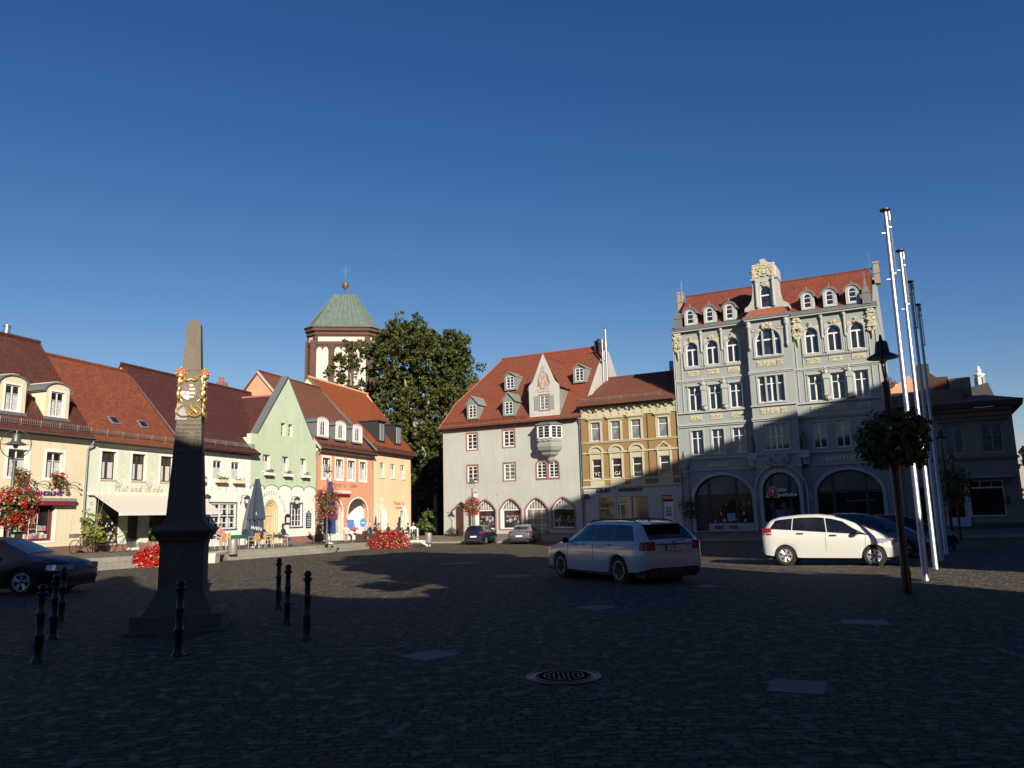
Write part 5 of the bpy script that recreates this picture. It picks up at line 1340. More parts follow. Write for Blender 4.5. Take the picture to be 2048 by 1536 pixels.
    # consoles and small oriel pilasters of the second row
    for xs in (RL, RR):
        for x in (xs[0] + 1.27, xs[1] + 1.27):
            t.box(x - .17, x + .17, -.34, 0, 9.8, 10.95); t.box(x - .2, x + .2, -.38, 0, 9.7, 9.8); t.lathe([(.02, 9.25), (.2, 9.45), (.22, 9.7)], 8, (x, -.12, 0)); t.box(x - .22, x + .22, -.4, 0, 10.95, 11.3)
            t.sphere((x, -.3, 11.45), .17, 8, 6, 0, (1, .9, 1.2)); t.sphere((x - .02, -.38, 11.75), .1, 8, 6); t.box(x - .14, x + .14, -.36, -.1, 11.25, 11.5)
    for x in (28.15, 31.85):
        t.lathe([(.3, 4.75), (.36, 5.2), (.42, 5.6), (.42, 5.7)], 10, (x, -.3, 0)); t.box(x - .34, x + .34, -D - .1, 0, 5.2, 5.75)
    t.build('stucco_trim', GRTR, r)
    c = MB()
    for xs in (RL, RR):
        for i, x in enumerate(xs):
            for z0, z1, sd in ((12.2, 12.62, 1), (8.6, 9.02, 2)):
                c.box(x, x + .93, -.04, 0, z0, z1); relief(c, x + .08, x + .85, z0 + .07, z1 - .07, -.05, i + sd * 5, 12, .05)
            relief(c, x + .3, x + .65, 15.0, 15.35, -.1, 40 + i, 6, .08)
            for s in (-1, 1):
                c.xz([(x + .475 + s * .2, 15.05), (x + .475 + s * .62, 14.5), (x + .475 + s * .62, 15.12)] if s > 0 else [(x + .475 + s * .2, 15.05), (x + .475 + s * .62, 15.12), (x + .475 + s * .62, 14.5)], -.025, 0)
    for z0, z1 in ((12.25, 12.7), (8.62, 9.05)):
        for a, b in ((29.0, 29.42), (29.47, 30.42), (30.47, 30.9)): c.box(a, b, -D - .04, -D, z0, z1); relief(c, a + .04, b - .04, z0 + .07, z1 - .07, -D - .05, int(a * 10), 10, .05)
    relief(c, 29.6, 30.3, 15.15, 15.6, -D - .12, 77, 12, .11)
    for s in (-1, 1): relief(c, 29.95 + s * .95 - .3, 29.95 + s * .95 + .3, 15.0, 15.3, -D - .03, 79, 10, .06)
    for x, y in ((x0 + .38, 0), (x1 - .45, 0), (rb + .42, 0)):
        c.box(x - .2, x + .2, -.14, 0, 15.0, 15.85); relief(c, x - .25, x + .25, 14.2, 15.8, -.18, int(x), 26, .11); c.tube([(x, -.15, 14.2), (x, -.1, 13.6)], [.12, .03], 6)
    relief(c, 28.05, 28.3, 15.0, 15.7, -.1, 9, 10, .09)
    c.build('cream_relief', CRM, r)
    st = MB()
    relief(st, 22.5, 23.1, 4.5, 5.6, -.12, 91, 26, .12); st.box(22.55, 23.0, -.14, 0, 4.2, 5.4); st.tube([(22.8, -.1, 5.5), (22.8, -.1, 6.3)], [.14, .02], 6)
    relief(st, 29.3, 30.7, 4.75, 5.55, -D - .15, 92, 40, .13); st.xz([(29.4, 5.5), (29.7, 4.8), (30.0, 4.6), (30.3, 4.8), (30.6, 5.5)][::-1], -D - .14, -D)
    st.build('crest', plaster('dull stone crest', (.40, .42, .40)), r)
    for x in (28.15, 31.85):     # niche statues
        s_ = MB(); s_.lathe([(.2, 5.75), (.17, 6.2), (.2, 6.5), (.13, 6.78), (.05, 6.85), (.1, 6.93), (.11, 7.05), (.05, 7.15)], 10, (x, -.35, 0)); s_.tube([(x + .15, -.4, 6.7), (x + .22, -.5, 6.4)], .05, 5); s_.build('niche_statue', plain('bronze statue', (.12, .10, .07), .6), r)
    for x in (28.2, 31.88):      # little house shaped reliefs
        h_ = MB(); h_.xz([(x - .2, 2.1), (x + .2, 2.1), (x + .22, 2.55), (x, 2.85), (x - .22, 2.55)], -.06 if x < 28.3 else -.06, .02); o = h_.build('pier_relief', GRTR, r); o.location = (0, 0 if abs(x - 28.2) > .3 else 0, 0)
    # windows
    bg_ = glass('blue window glass', (.016, .02, .035), .04)
    for xs in (RL, RR):
        for i, x in enumerate(xs):
            window(r, x, 13.0, .95, 1.95, 'round', cols=(.5,), rows=(.70,), tz=.70, depth=.18, ft=.07, mt=.06, gl=bg_)
            window(r, x, 9.4, .95, 1.94, cols=(.5,), rows=(.68,), depth=.18, ft=.07, mt=.06, gl=bg_)
            window(r, x, 5.9, .93, 1.92, cols=(.5,), rows=(.68,), depth=.18, ft=.06, mt=.05, gl=bg_)
    w = window(r, 29.0, 13.08, 1.9, 2.07, 'round', .95, cols=(.27, .73), rows=(.6,), depth=-D + .2, ft=.08, mt=.12, gl=bg_)
    w = window(r, 29.0, 9.52, 1.88, 1.98, cols=(.28, .5, .72), rows=(.7,), depth=-D + .2, ft=.07, mt=.07, gl=bg_)
    w = window(r, 29.05, 5.92, 1.85, 1.92, cols=(.28, .5, .72), rows=(.5,), depth=-D + .2, ft=.06, mt=.06, gl=bg_)
    pm = MB()
    for a in (29.5, 30.3): pm.box(a, a + .12, -D - .02, -D + .15, 13.08, 15.0); pm.box(a, a + .12, -D - .02, -D + .15, 9.52, 11.5)
    pm.build('mullion_pier', GRTR, r)
    sgl = glass('black shop glass', (.008, .008, .009), .12); sgl.node_tree.nodes['Principled BSDF'].inputs['Specular IOR Level'].default_value = .25
    def shop(H, y, xs, dz, base):
        s = MB(); i_ = inset(H, .06); ring(s, H, i_, y + .32, y + .4)
        for x in xs: lo, hi = zr(H, x); s.box(x - .1, x + .1, y + .3, y + .42, lo, hi - .03)
        lo, hi = xr(H, dz); s.box(lo, hi, y + .31, y + .41, dz - .07, dz + .07)
        o = s.build('shop_window', plain('black brown frame', (.02, .017, .015), .5), r)
        p = MB(); p.add([(q[0], y + .37, q[1]) for q in H], [tuple(range(len(H)))]); p.build('pane', sgl, o)
        b = MB(); hi2 = [(q[0], q[1]) for q in inset(H, .08) if q[1] > dz + .1]
        lo, hi = xr(H, dz + .1); q_ = [(lo + .1, dz + .1), (hi - .1, dz + .1)] + sorted(hi2, key=lambda v: -v[0])
        b.add([(q[0], y + .36, q[1]) for q in q_], [tuple(range(len(q_)))]); b.build('transom_glass', glass('dim transom glass', (.035, .035, .036), .35), o)
        return o
    s1 = shop(HL, 0, (24.47, 26.56), 2.66, 0); s2 = shop(HC, -D, (29.3, 30.6), 2.6, 0); s3 = shop(HR, 0, (33.5, 35.7), 2.66, 0)
    d = MB(); rnd = random.Random(4)
    for k in range(26):
        x = rnd.uniform(24.7, 27.4); z = rnd.choice((.65, .65, 1.15, 1.5, 1.9)); d.box(x, x + rnd.uniform(.06, .25), .352 - k * .0004, .36, z, z + rnd.uniform(.06, .28), rnd.randrange(3))
    d.box(25.75, 26.35, .34, .35, .72, 1.3, 3); d.box(23.75, 24.0, .34, .35, 1.35, 1.6, 1)
    build_each(d, 'display_item', [plain('dim display', (.06, .06, .055), .7), plain('display grey', (.3, .3, .28), .7), plain('dark teal', (.01, .05, .045), .5), plain('sky blue poster', (.16, .28, .38), .6)], s1)
    d = MB(); d.box(29.45, 30.1, -D + .34, -D + .35, .75, 1.5, 0); d.box(30.1, 30.8, -D + .34, -D + .35, .8, 1.6, 1); d.lathe([(.24, -.01), (.24, 0)], 16, (29.25, -D + .35, 1.75), 1, 'y'); d.lathe([(.22, -.01), (.22, 0)], 16, (30.05, -D + .35, 1.78), 1, 'y')
    build_each(d, 'poster', [plain('dark blue poster', (.06, .08, .2), .6), plain('dim display', (.06, .06, .055), .7)], s2)
    t3 = text(r, 'LINDA, ROSE & LAVENDEL', 34.3, 1.95, .16, plain('grey lettering', (.25, .25, .24), .6), y=.35, ext=.003)
    bv = MB()
    for a in (24.8, 25.9): bv.box(a, a + .65, -.03, 0, .1, .4)
    bv.box(28.9, 29.5, -D - .02, -D, .1, .4); bv.build('cellar_vent', plain('dark vent', (.08, .085, .10), .7), r)
    MB().box(23.42, 24.36, .28, .36, -.05, 2.6).build('door', plain('black brown frame', (.02, .017, .015), .5), r)
    gd = plain('pale gold letters', (.70, .58, .22), .4, .3)
    text(r, 'ADLER', 24.62, 4.93, .42, gd, y=-.03, ext=.02, sx=1.15, space=1.18); text(r, 'APOTHEKE', 33.2, 4.93, .42, gd, y=-.03, ext=.02, sx=1.15, space=1.18)
    # pharmacy sign in the middle arch
    rd = plain('pharmacy red', (.42, .01, .015), .4); wl = plain('sign white edge', (.5, .5, .52), .5)
    yy = -D + .05
    A = [(28.95, 2.45), (29.12, 2.42), (29.2, 2.62), (29.45, 2.62), (29.52, 2.4), (29.78, 2.45), (29.72, 2.75), (29.7, 3.0), (29.45, 3.2), (29.22, 3.05), (29.3, 2.95), (29.14, 2.75)]
    q = MB(); q.xz(inset(A, -.05), yy - .02, yy + .05); sg = q.build('pharmacy_sign', wl, r)
    q = MB(); q.xz(A, yy - .05, yy - .02); q.build('red_letter', rd, sg)
    q = MB(); q.box(29.36, 29.5, yy - .06, yy - .05, 2.72, 2.98); q.build('letter_counter', wl, sg)
    text(sg, 'dler', 29.78, 2.82, .36, wl, y=yy - .02, ext=.02, sx=1.1, offset=.015); text(sg, 'potheke', 29.8, 2.46, .36, wl, y=yy - .02, ext=.02, sx=1.1, offset=.015)
    # roof
    R_ = tiles('mottled red tile', (.26, .062, .032), (.19, .048, .028), .2, .18, .5, .9, (.08, .03, .02))
    rf = MB(); slab(rf, (x0 + .25, .1, 16.2), (x1 - .25, .1, 16.2), (x1 - .25, 4.3, 20.0), (x0 + .25, 4.3, 20.0), .12)
    slab(rf, (x1 - .25, 10, 16), (x0 + .25, 10, 16), (x0 + .25, 4.3, 20.0), (x1 - .25, 4.3, 20.0), .12); rf.build('roof', R_, r)
    ridge(r, (x0 + .2, 4.3, 20.02), (x1 - .2, 4.3, 20.02), plain('dark ridge', (.10, .04, .03), .8), .1)
    z = MB(); z.yz([(-.36, 15.97), (-.36, 16.05), (.25, 16.4), (.25, 15.97)], x0 - .05, ra); z.yz([(-.36, 15.97), (-.36, 16.05), (.25, 16.4), (.25, 15.97)], rb, x1 + .05)
    z.yz([(-D - .36, 15.97), (-D - .36, 16.1), (-D - .1, 16.25), (.25, 16.3), (.25, 15.97)], ra - .15, rb + .15)
    z.build('zinc_eaves', ZINC, r)
    for x in (23.42, 25.0, 26.58, 32.44, 34.02, 35.6):
        o = outl(.95, 1.42, 'round', .45); o = [(x + p[0], 16.42 + p[1]) for p in o]; hh = hole(x + .2, 16.55, .55, 1.12, 'round')
        d = MB(); facade(d, o, [hh], y=.18, depth=.12)
        for i in range(1, len(o)):
            p, q = o[i], o[(i + 1) % len(o)]; d.quad((p[0], .18, p[1]), (p[0], 1.8, p[1]), (q[0], 1.8, q[1]), (q[0], .18, q[1]))
        d.lathe([(.03, 17.8), (.05, 17.9), (.02, 18.0), (.008, 18.25)], 6, (x + .475, .25, 0))
        do = d.build('dormer', GRTR, r)
        h = MB(); A = [(x + .475 + p[0], 17.36 + p[1]) for p in arc(0, 0, .62, .6, 0, pi, 12)]; B = [(x + .475 + p[0], 17.36 + p[1]) for p in arc(0, 0, .48, .46, 0, pi, 12)]
        for i in range(12): h.add([(A[i][0], .1, A[i][1]), (A[i + 1][0], .1, A[i + 1][1]), (B[i + 1][0], .1, B[i + 1][1]), (B[i][0], .1, B[i][1]), (A[i][0], 2.0, A[i][1]), (A[i + 1][0], 2.0, A[i + 1][1])], [(0, 1, 2, 3), (0, 4, 5, 1)])
        h.build('dormer_hood', ZINC, do)
        window(do, x + .2, 16.55, .55, 1.12, 'round', cols=(), rows=(.36, .70), depth=.26, ft=.06, mt=.045, gl=bg_)
    for x in (22.92, 37.0):
        t_ = MB(); t_.box(x - .28, x + .28, -.2, .3, 16.2, 17.0); t_.lathe([(.42, 17.0), (.4, 17.06), (.12, 17.6), (.16, 17.62), (.14, 17.7), (.03, 18.3), (.06, 18.36), (.02, 18.7)], 4, (x, .05, 0), a0=pi / 4); t_.build('corner_turret', ZINC, r)
    # central gable
    cg = MB()
    def ogee(s):
        P = [(1.64, 16.72), (1.62, 17.0), (1.3, 17.2), (1.05, 17.6), (.93, 18.2), (.9, 19.1), (1.0, 19.2), (1.0, 20.0), (.75, 20.1), (.35, 20.3), (.3, 20.55)]
        return P
    P = ogee(1); out = [(30.0 + a, b) for a, b in P] + [(30.0 - a, b) for a, b in reversed(P)]
    facade(cg, out, [hole(29.6, 16.86, .82, 1.72, 'round')], y=-D + .25, depth=.2)
    for i in range(len(out)):
        p, q = out[i], out[(i + 1) % len(out)]; cg.quad((p[0], -D + .25, p[1]), (p[0], 1.2, p[1]), (q[0], 1.2, q[1]), (q[0], -D + .25, q[1]))
    for s in (-1, 1):
        cg.lathe([(.1, 16.9), (.12, 17.1), (.1, 18.9), (.15, 19.05), (.15, 19.15)], 8, (30 + s * .62, -D + .17, 0)); cg.box(30 + s * .78 - .2, 30 + s * .78 + .2, -D + .1, -D + .5, 19.1, 19.25)
    co = cg.build('central_gable', GRTR, r)
    cr = MB(); relief(cr, 29.25, 30.75, 19.35, 20.3, -D + .2, 5, 46, .14)
    for s in (-1, 1): cr.lathe([(.1, 19.25), (.14, 19.35), (.1, 19.5), (.13, 19.9), (.1, 20.0), (.14, 20.1)], 8, (30 + s * .82, -D + .25, 0))
    relief(cr, 29.8, 30.2, 18.6, 19.0, -D + .2, 6, 8, .09); cr.box(29.8, 30.2, -D + .1, -D + .3, 20.2, 20.7); cr.build('gable_carving', CRM, co)
    window(co, 29.6, 16.86, .82, 1.72, 'round', cols=(), rows=(.58,), depth=-D + .4, ft=.07, mt=.1, gl=bg_)
    sk = MB(); sk.add([(28.35, -D - .3, 16.15), (31.65, -D - .3, 16.15), (31.2, -D + .3, 16.85), (28.8, -D + .3, 16.85)], [(0, 1, 2, 3)]); sk.add([(28.35, -D - .3, 16.15), (28.8, -D + .3, 16.85), (28.35, .2, 16.2)], [(0, 1, 2)]); sk.add([(31.65, -D - .3, 16.15), (31.65, .2, 16.2), (31.2, -D + .3, 16.85)], [(0, 1, 2)])
    sk.build('skirt_roof', tiles('pale red tile', (.33, .11, .06), (.27, .09, .05)), co)
    for x in (22.1, 37.72):
        ch = MB(); ch.box(x - .18, x + .22, 4.0, 4.7, 18.7, 20.3); ch.box(x - .22, x + .26, 3.95, 4.75, 20.3, 20.45); ch.box(x - .22, x + .26, 3.95, 4.75, 19.5, 19.6)
        ch.build('chimney', plaster('chimney render', (.42, .36, .28)), r)
    MB().tube([(22.35, 3.9, 19.5), (22.35, 3.9, 21.4)], .02, 4).tube([(37.3, 3.9, 19.5), (37.3, 3.9, 21.3)], .02, 4).build('lightning_rod', PIPE, r)
    MB().box(x1 + .02, x1 + .14, 0, 8, 3, 11.5).build('side_panel', plain('dark slate', (.03, .03, .035), .7), r)
    downpipe(r, x0 - .02, 0, .0, 15.8, False); downpipe(r, ra - .12, 0, 8.5, 15.8, False); downpipe(r, x1 - .05, 0, .0, 9, False)
house_adler()

def house_dark():
    r = farhouse('shaded_two_storey_house', 'long low beige two storey house in deep shade at the right', 'house')
    x0, x1 = 37.85, 45.0; zb = -.4; ze = 7.9
    ws = [(38.6, 4.95, 1.1, 1.95), (40.9, 4.95, 1.15, 1.95), (43.1, 4.95, 1.25, 1.95)]
    hs = [hole(*w) for w in ws] + [hole(38.7, .2, 1.3, 2.6), hole(40.55, .35, 1.15, 2.3), hole(42.0, .75, 2.0, 2.35)]
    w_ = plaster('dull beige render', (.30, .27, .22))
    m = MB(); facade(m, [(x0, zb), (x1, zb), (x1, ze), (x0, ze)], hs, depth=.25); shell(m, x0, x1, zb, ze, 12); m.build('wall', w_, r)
    for w in ws: window(r, *w, cols=(.5,), rows=(.62,), depth=.18, ft=.08, fm=plain('grey window frame', (.25, .25, .25), .5), casing=.16, cm=plaster('beige casing', (.28, .25, .22)), gl=glass('teal curtain glass', (.05, .085, .10), .2))
    c = MB()
    for w in ws: c.box(w[0] - .3, w[0] + w[2] + .3, -.28, 0, 7.12, 7.28)
    c.box(x0, x1 + .1, -.12, 0, 4.5, 4.68); c.box(x0, x1, -.5, 0, 7.75, 7.95); c.box(x0, x1, -.2, 0, 7.4, 7.5); c.build('cornice', plain('dark cornice', (.10, .085, .07), .8), r)
    window(r, 38.7, .2, 1.3, 2.6, cols=(), rows=(.72,), depth=.15, fm=BROWNW, name='shop_window', gl=glass('black shop glass'))
    window(r, 40.55, .35, 1.15, 2.3, cols=(), depth=.15, fm=WHITE, ft=.05, name='shop_door', gl=glass('black shop glass'))
    window(r, 42.0, .75, 2.0, 2.35, cols=(), cols_t=(.33, .66), tz=.8, rows=(.8,), depth=.15, ft=.06, mt=.05, name='shop_window', gl=glass('black shop glass'))
    MB().box(40.5, 41.9, -.06, .0, .1, .7).box(41.75, 42.0, -.02, .0, .7, 2.7).build('pale_pier', plain('pale blue pier', (.36, .38, .44), .7), r)
    MB().box(41.1, 44.6, -.9, 0, 3.25, 3.4).build('canopy', plain('canopy grey', (.2, .19, .2), .6), r)
    MB().box(x0, x1, -.04, 0, -.3, .3).build('plinth', plain('dark plinth', (.05, .045, .04), .8), r)
    R_ = plain('dark roofing', (.035, .024, .02), .8, var=.2)
    rf = MB(); rf.yz([(-.7, 8.0), (-.7, 8.15), (-.3, 8.25), (3.5, 9.9), (9, 9.9), (12, 8)], x0 - .2, x1 - 2.6); rf.add([(x0, -.7, 7.95), (x1 + .6, -.7, 7.95), (x1 + .7, -.75, 8.35), (x0, -.7, 8.35), (x0, 3, 9.2), (x1 - 1.2, 3, 9.2), (x1 + .6, 12, 7.95)], [(0, 1, 2, 3), (3, 2, 5, 4), (1, 6, 2), (2, 6, 5)])
    rf.build('roof', R_, r)
    b = MB(); b.box(39.6, 41.7, 4.0, 7.0, 8, 10.9, 0); b.box(41.72, 43.1, 3.9, 7, 8, 10.7, 1); b.build('roof_block', [plain('rust brown cladding', (.045, .018, .012), .8), plain('khaki grey block', (.12, .11, .085), .8)], r)
    MB().lathe([(.16, 1.55), (.16, 2.0)], 10, (44.1, -.1, 0)).build('wall_lamp', BLACK, r)
    downpipe(r, x0 + .15, 0, .2, 7.7, False)
house_dark()

def back_things():
    # orange gable house behind
    r = empty('orange_gable_house', (36.3, 72, 0), radians(-25), 'small orange gable with dark chimney block above the shaded roofs', 'house')
    m = MB(); m.xz([(-1.2, 0), (1.9, 0), (1.9, 12.2), (1.2, 13.6), (-1.2, 11.9)], 0, 8); m.build('wall', ORNG, r)
    m = MB(); m.box(1.9, 5.2, 0.2, 8, 0, 12.9); m.build('side_wall', plain('rust brown cladding', (.045, .018, .012), .8), r)
    m = MB(); m.box(2.0, 3.0, 1.5, 3, 12.5, 14.8); m.xz([(3.0, 12.7), (4.3, 12.7), (3.0, 13.9)], 1.5, 3); m.build('chimney', plain('soot brick', (.03, .028, .026), .9), r)
    r = empty('cream_wall_building', (39.0, 84, 0), radians(-27), 'pale cream parapet of a distant building behind the shaded house', 'building')
    m = MB(); m.box(-3, 7.2, 0, 3, 0, 14.6); m.build('wall', CREAM, r); MB().box(-3.1, 7.3, -.1, 3, 14.6, 14.75).build('coping', ZINC, r)
    m = MB(); m.box(-9, 3.0, -.5, 3, 0, 13.3); m.build('annex', OFFW, r)
    r = empty('dark_pitched_house', (44.0, 74, 0), radians(-27), 'dark slate roofed house stepping down to the right behind the shaded house', 'house')
    m = MB(); m.add([(-2.5, 0, 8), (3.5, 0, 8), (1.9, 0, 13.0), (-2.5, 0, 12.0), (-2.5, 6, 8), (3.5, 6, 8), (1.9, 6, 13.0), (-2.5, 6, 12.0)], [(0, 1, 2, 3), (7, 6, 5, 4), (1, 5, 6, 2), (0, 3, 7, 4), (2, 6, 7, 3)]); m.build('roof', plain('dark slate', (.03, .03, .035), .7), r)
    MB().box(-2.4, 3.2, .2, 5.8, 0, 8).build('wall', plaster('dull beige render', (.30, .27, .22)), r)
    # white capped chimney statue
    r = empty('white_ornate_chimney', (46.1, 75, 12.6), 0, 'small bright white ornate chimney head on the dark roof', 'chimney')
    m = MB(); m.lathe([(.45, 0), (.45, .15), (.34, .2), (.34, 1.2), (.5, 1.4), (.5, 1.5), (.3, 1.55), (.18, 1.7), (.24, 1.9), (.14, 2.1), (.18, 2.2), (.02, 2.35)], 8, (0, 0, 0)); m.build('head', plain('white stone', (.66, .66, .6), .7), r)
    m = MB()
    for k in range(4): a = k * pi / 2 + .4; m.cbox((.4 * cos(a), .4 * sin(a), .75), (.1, .3, .9), 0, a)
    m.build('recess', plain('grey recess', (.25, .24, .22), .8), r)
    r = empty('stone_finial_chimney', (36.0, 80, 13.3), 0, 'small dark chimney with figure-like cowl left of the flagpoles on the far roof', 'chimney')
    m = MB(); m.box(-.5, .7, -.4, .4, -1, 1.6); m.lathe([(.25, 1.6), (.35, 1.8), (.15, 2.1), (.2, 2.3), (.05, 2.6)], 8, (-.1, 0, 0)); m.build('stack', STONE, r)
    # brick house at the right edge
    r = empty('brick_house', (40.6, 58.5, 0), radians(-35), 'red brick house with white trim cut by the right edge of the frame', 'house')
    m = MB(); m.box(0, 9, 0, 8, -1, 4.6); m.build('wall', REDB, r)
    m = MB(); m.box(-.1, 9, -.1, 0, 4.3, 4.7); m.box(-.05, .25, -.06, 0, -.5, 4.3); m.box(-.05, 2, -.08, 0, 2.4, 2.6); m.build('trim', WTRIM, r)
    m = MB(); m.xz([(-.2, 4.6), (9, 4.6), (4.4, 7.4), (.4, 6.9)], -.2, 8); m.build('roof', ZINC, r)
back_things()

# ------------------------------------------------------------------ church tower
def tower():
    r = empty('church_tower', (-24.35, 110.2, 0), radians(7), 'square brick church tower with white blind niches and green copper roof', 'tower')
    bk = brick('old tower brick', (.115, .052, .034), (.07, .034, .025), (.10, .085, .07), .3, .1, .014, stain=.4)
    a, c = 4.85, 1.2   # half width, corner chamfer
    pl = [(-a + c, -a), (a - c, -a), (a, -a + c), (a, a - c), (a - c, a), (-a + c, a), (-a, a - c), (-a, -a + c)]
    m = MB(); m.xy(pl, 0, 27.6); 
    m.xy([(p[0] * 1.03, p[1] * 1.03) for p in pl], 27.0, 27.35); m.xy([(p[0] * 1.06, p[1] * 1.06) for p in pl], 27.6, 28.1); m.xy([(p[0] * 1.025, p[1] * 1.025) for p in pl], 25.6, 25.85)
    for x in (-3.85, 3.85): m.box(x - .42, x + .42, -a - .28, -a + .1, 0, 26.2)
    for x in (-1.35, 1.35): m.box(x - .38, x + .38, -a - .22, -a + .1, 0, 25.6)
    m.box(-a - .25, -a + .1, -a + 1.0, -a + 1.8, 0, 26.2); m.box(-a - .25, -a + .1, a - 1.8, a - 1, 0, 26.2)
    m.build('wall', bk, r)
    w = MB()
    w.box(-3.2, 3.2, -a - .03, -a, 26.1, 26.75)
    for x0, x1 in ((-3.4, -1.75), (-.95, .95), (1.75, 3.4)):
        o = [(x0, 8), (x1, 8), (x1, 24.4)] + [((x0 + x1) / 2 + (x1 - x0) / 4 + p[0], 24.6 + p[1]) for p in arc(0, 0, (x1 - x0) / 4, .7, 0, pi, 6)] + [((x0 + x1) / 2 - (x1 - x0) / 4 + p[0], 24.6 + p[1]) for p in arc(0, 0, (x1 - x0) / 4, .7, 0, pi, 6)] + [(x0, 24.4)]
        w.xz(o, -a - .05, -a)
    w.box(-a - .03, -a, -a + 1.9, a - 1.9, 26.1, 26.75); w.box(a, a + .03, -a + 1.9, a - 1.9, 26.1, 26.75); w.box(a, a + .05, -a + 2, -a + 3.6, 8, 24.8)
    # chamfer faces
    for s in (-1, 1):
        A = Vector((s * (a - c), -a, 0)); B = Vector((s * a, -a + c, 0)); n_ = Vector((s, -1, 0)).normalized() * .04
        P = [A.lerp(B, .25) + n_, A.lerp(B, .75) + n_]; w.add([(P[0].x, P[0].y, 26.1), (P[1].x, P[1].y, 26.1), (P[1].x, P[1].y, 26.75), (P[0].x, P[0].y, 26.75)], [(0, 1, 2, 3)])
    w.build('white_niche', plaster('white niche plaster', (.72, .70, .62)), r)
    n = MB()
    for s in (-1, 1):
        A = Vector((s * (a - c), -a, 0)); B = Vector((s * a, -a + c, 0)); n_ = Vector((s, -1, 0)).normalized() * .03
        P = [A.lerp(B, .3) + n_, A.lerp(B, .7) + n_]; n.add([(P[0].x, P[0].y, 8), (P[1].x, P[1].y, 8), (P[1].x, P[1].y, 25), (P[0].x, P[0].y, 25)], [(0, 1, 2, 3)])
    n.build('louvre', plain('dark louvre', (.06, .06, .065), .8), r)
    cm = bpy.data.materials.new('verdigris copper'); cm.use_nodes = True; n_ = cm.node_tree; b = n_.nodes['Principled BSDF']; b.inputs['Roughness'].default_value = .75
    uv = coord(n_, 'UV'); mp = n_.nodes.new('ShaderNodeMapping'); mp.inputs['Scale'].default_value = (1.2, .12, 1); n_.links.new(uv, mp.inputs[0])
    st = noise(n_, 2.2, 5, mp.outputs[0]); bl = noise(n_, 1.1, 5, uv); sp_ = noise(n_, 1.6, 3, uv)
    cc = mixc(n_, st, (.072, .108, .095), (.11, .158, .14)); cc = mixc(n_, ramp(n_, bl, [(.45, 0.0), (.7, .7)]), cc, (.06, .075, .062))
    cc = mixc(n_, ramp(n_, noise(n_, 1.3, 2, uv), [(.70, 0.0), (.72, 1.0)]), cc, (.04, .035, .03)); n_.links.new(cc, b.inputs['Base Color'])
    rf = MB(); e = 1.1; P = [(p[0] * e, p[1] * e, 28.1) for p in pl]; P2 = [(p[0] * .99, p[1] * .99, 28.7) for p in pl]
    T = [(-1.45, -.45, 34.2), (1.45, -.45, 34.2), (1.5, -.4, 34.2), (1.5, .4, 34.2), (1.45, .45, 34.2), (-1.45, .45, 34.2), (-1.5, .4, 34.2), (-1.5, -.4, 34.2)]
    rf.add(P + P2 + T, [(i, (i + 1) % 8, 8 + (i + 1) % 8, 8 + i) for i in range(8)] + [(8 + i, 8 + (i + 1) % 8, 16 + (i + 1) % 8, 16 + i) for i in range(8)] + [tuple(range(16, 24))])
    ro = rf.build('roof', cm, r)
    s = MB()
    for k in range(9):
        t = (k + .5) / 9; A = Vector(P2[0]).lerp(Vector(P2[1]), t); B = Vector(T[0]).lerp(Vector(T[1]), t); s.tube([A + Vector((0, -.02, .02)), B + Vector((0, -.02, .02))], .035, 4)
    for k in range(8): s.tube([P2[k], T[k]], .06, 5)
    s.build('seam', cm, ro)
    f = MB(); f.lathe([(.16, 34.1), (.12, 35.0), (.2, 35.1), (.45, 35.5), (.5, 35.85), (.36, 36.2), (.12, 36.35), (.06, 36.6), (.05, 37.2)], 12, (0, 0, 0))
    f.box(-.035, .035, -.035, .035, 36.4, 38.7); f.box(-.55, .55, -.03, .03, 37.9, 37.97); f.build('ball_and_cross', plain('pinkish copper', (.14, .08, .06), .6, .3), r, 50)
tower()

# ------------------------------------------------------------------ half timbered house in the alley shade
def alley_house():
    r = empty('timber_framed_house', (-11.6, 92.0, -.6), radians(-27.75), 'dark timber framed house in the alley shade between peach and pink houses', 'house')
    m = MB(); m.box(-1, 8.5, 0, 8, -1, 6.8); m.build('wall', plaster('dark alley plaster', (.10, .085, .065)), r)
    t = MB()
    for x in (-1, 1.2, 3.2, 5.4, 7.6): t.box(x, x + .2, -.04, 0, 0, 6.6)
    for z in (.1, 1.6, 3.2, 4.9, 6.4): t.box(-1, 8.5, -.05, 0, z, z + .2)
    t.build('timber', plain('black timber', (.02, .014, .010), .8), r)
    g = MB(); g.yz([(-.4, 6.7), (8.4, 6.7), (4, 10.4)], -1.3, 8.8); g.build('roof', RED3, r)
    window(r, 3.6, 2.0, .9, 1.1, depth=-.06, fm=BROWNW)
alley_house()
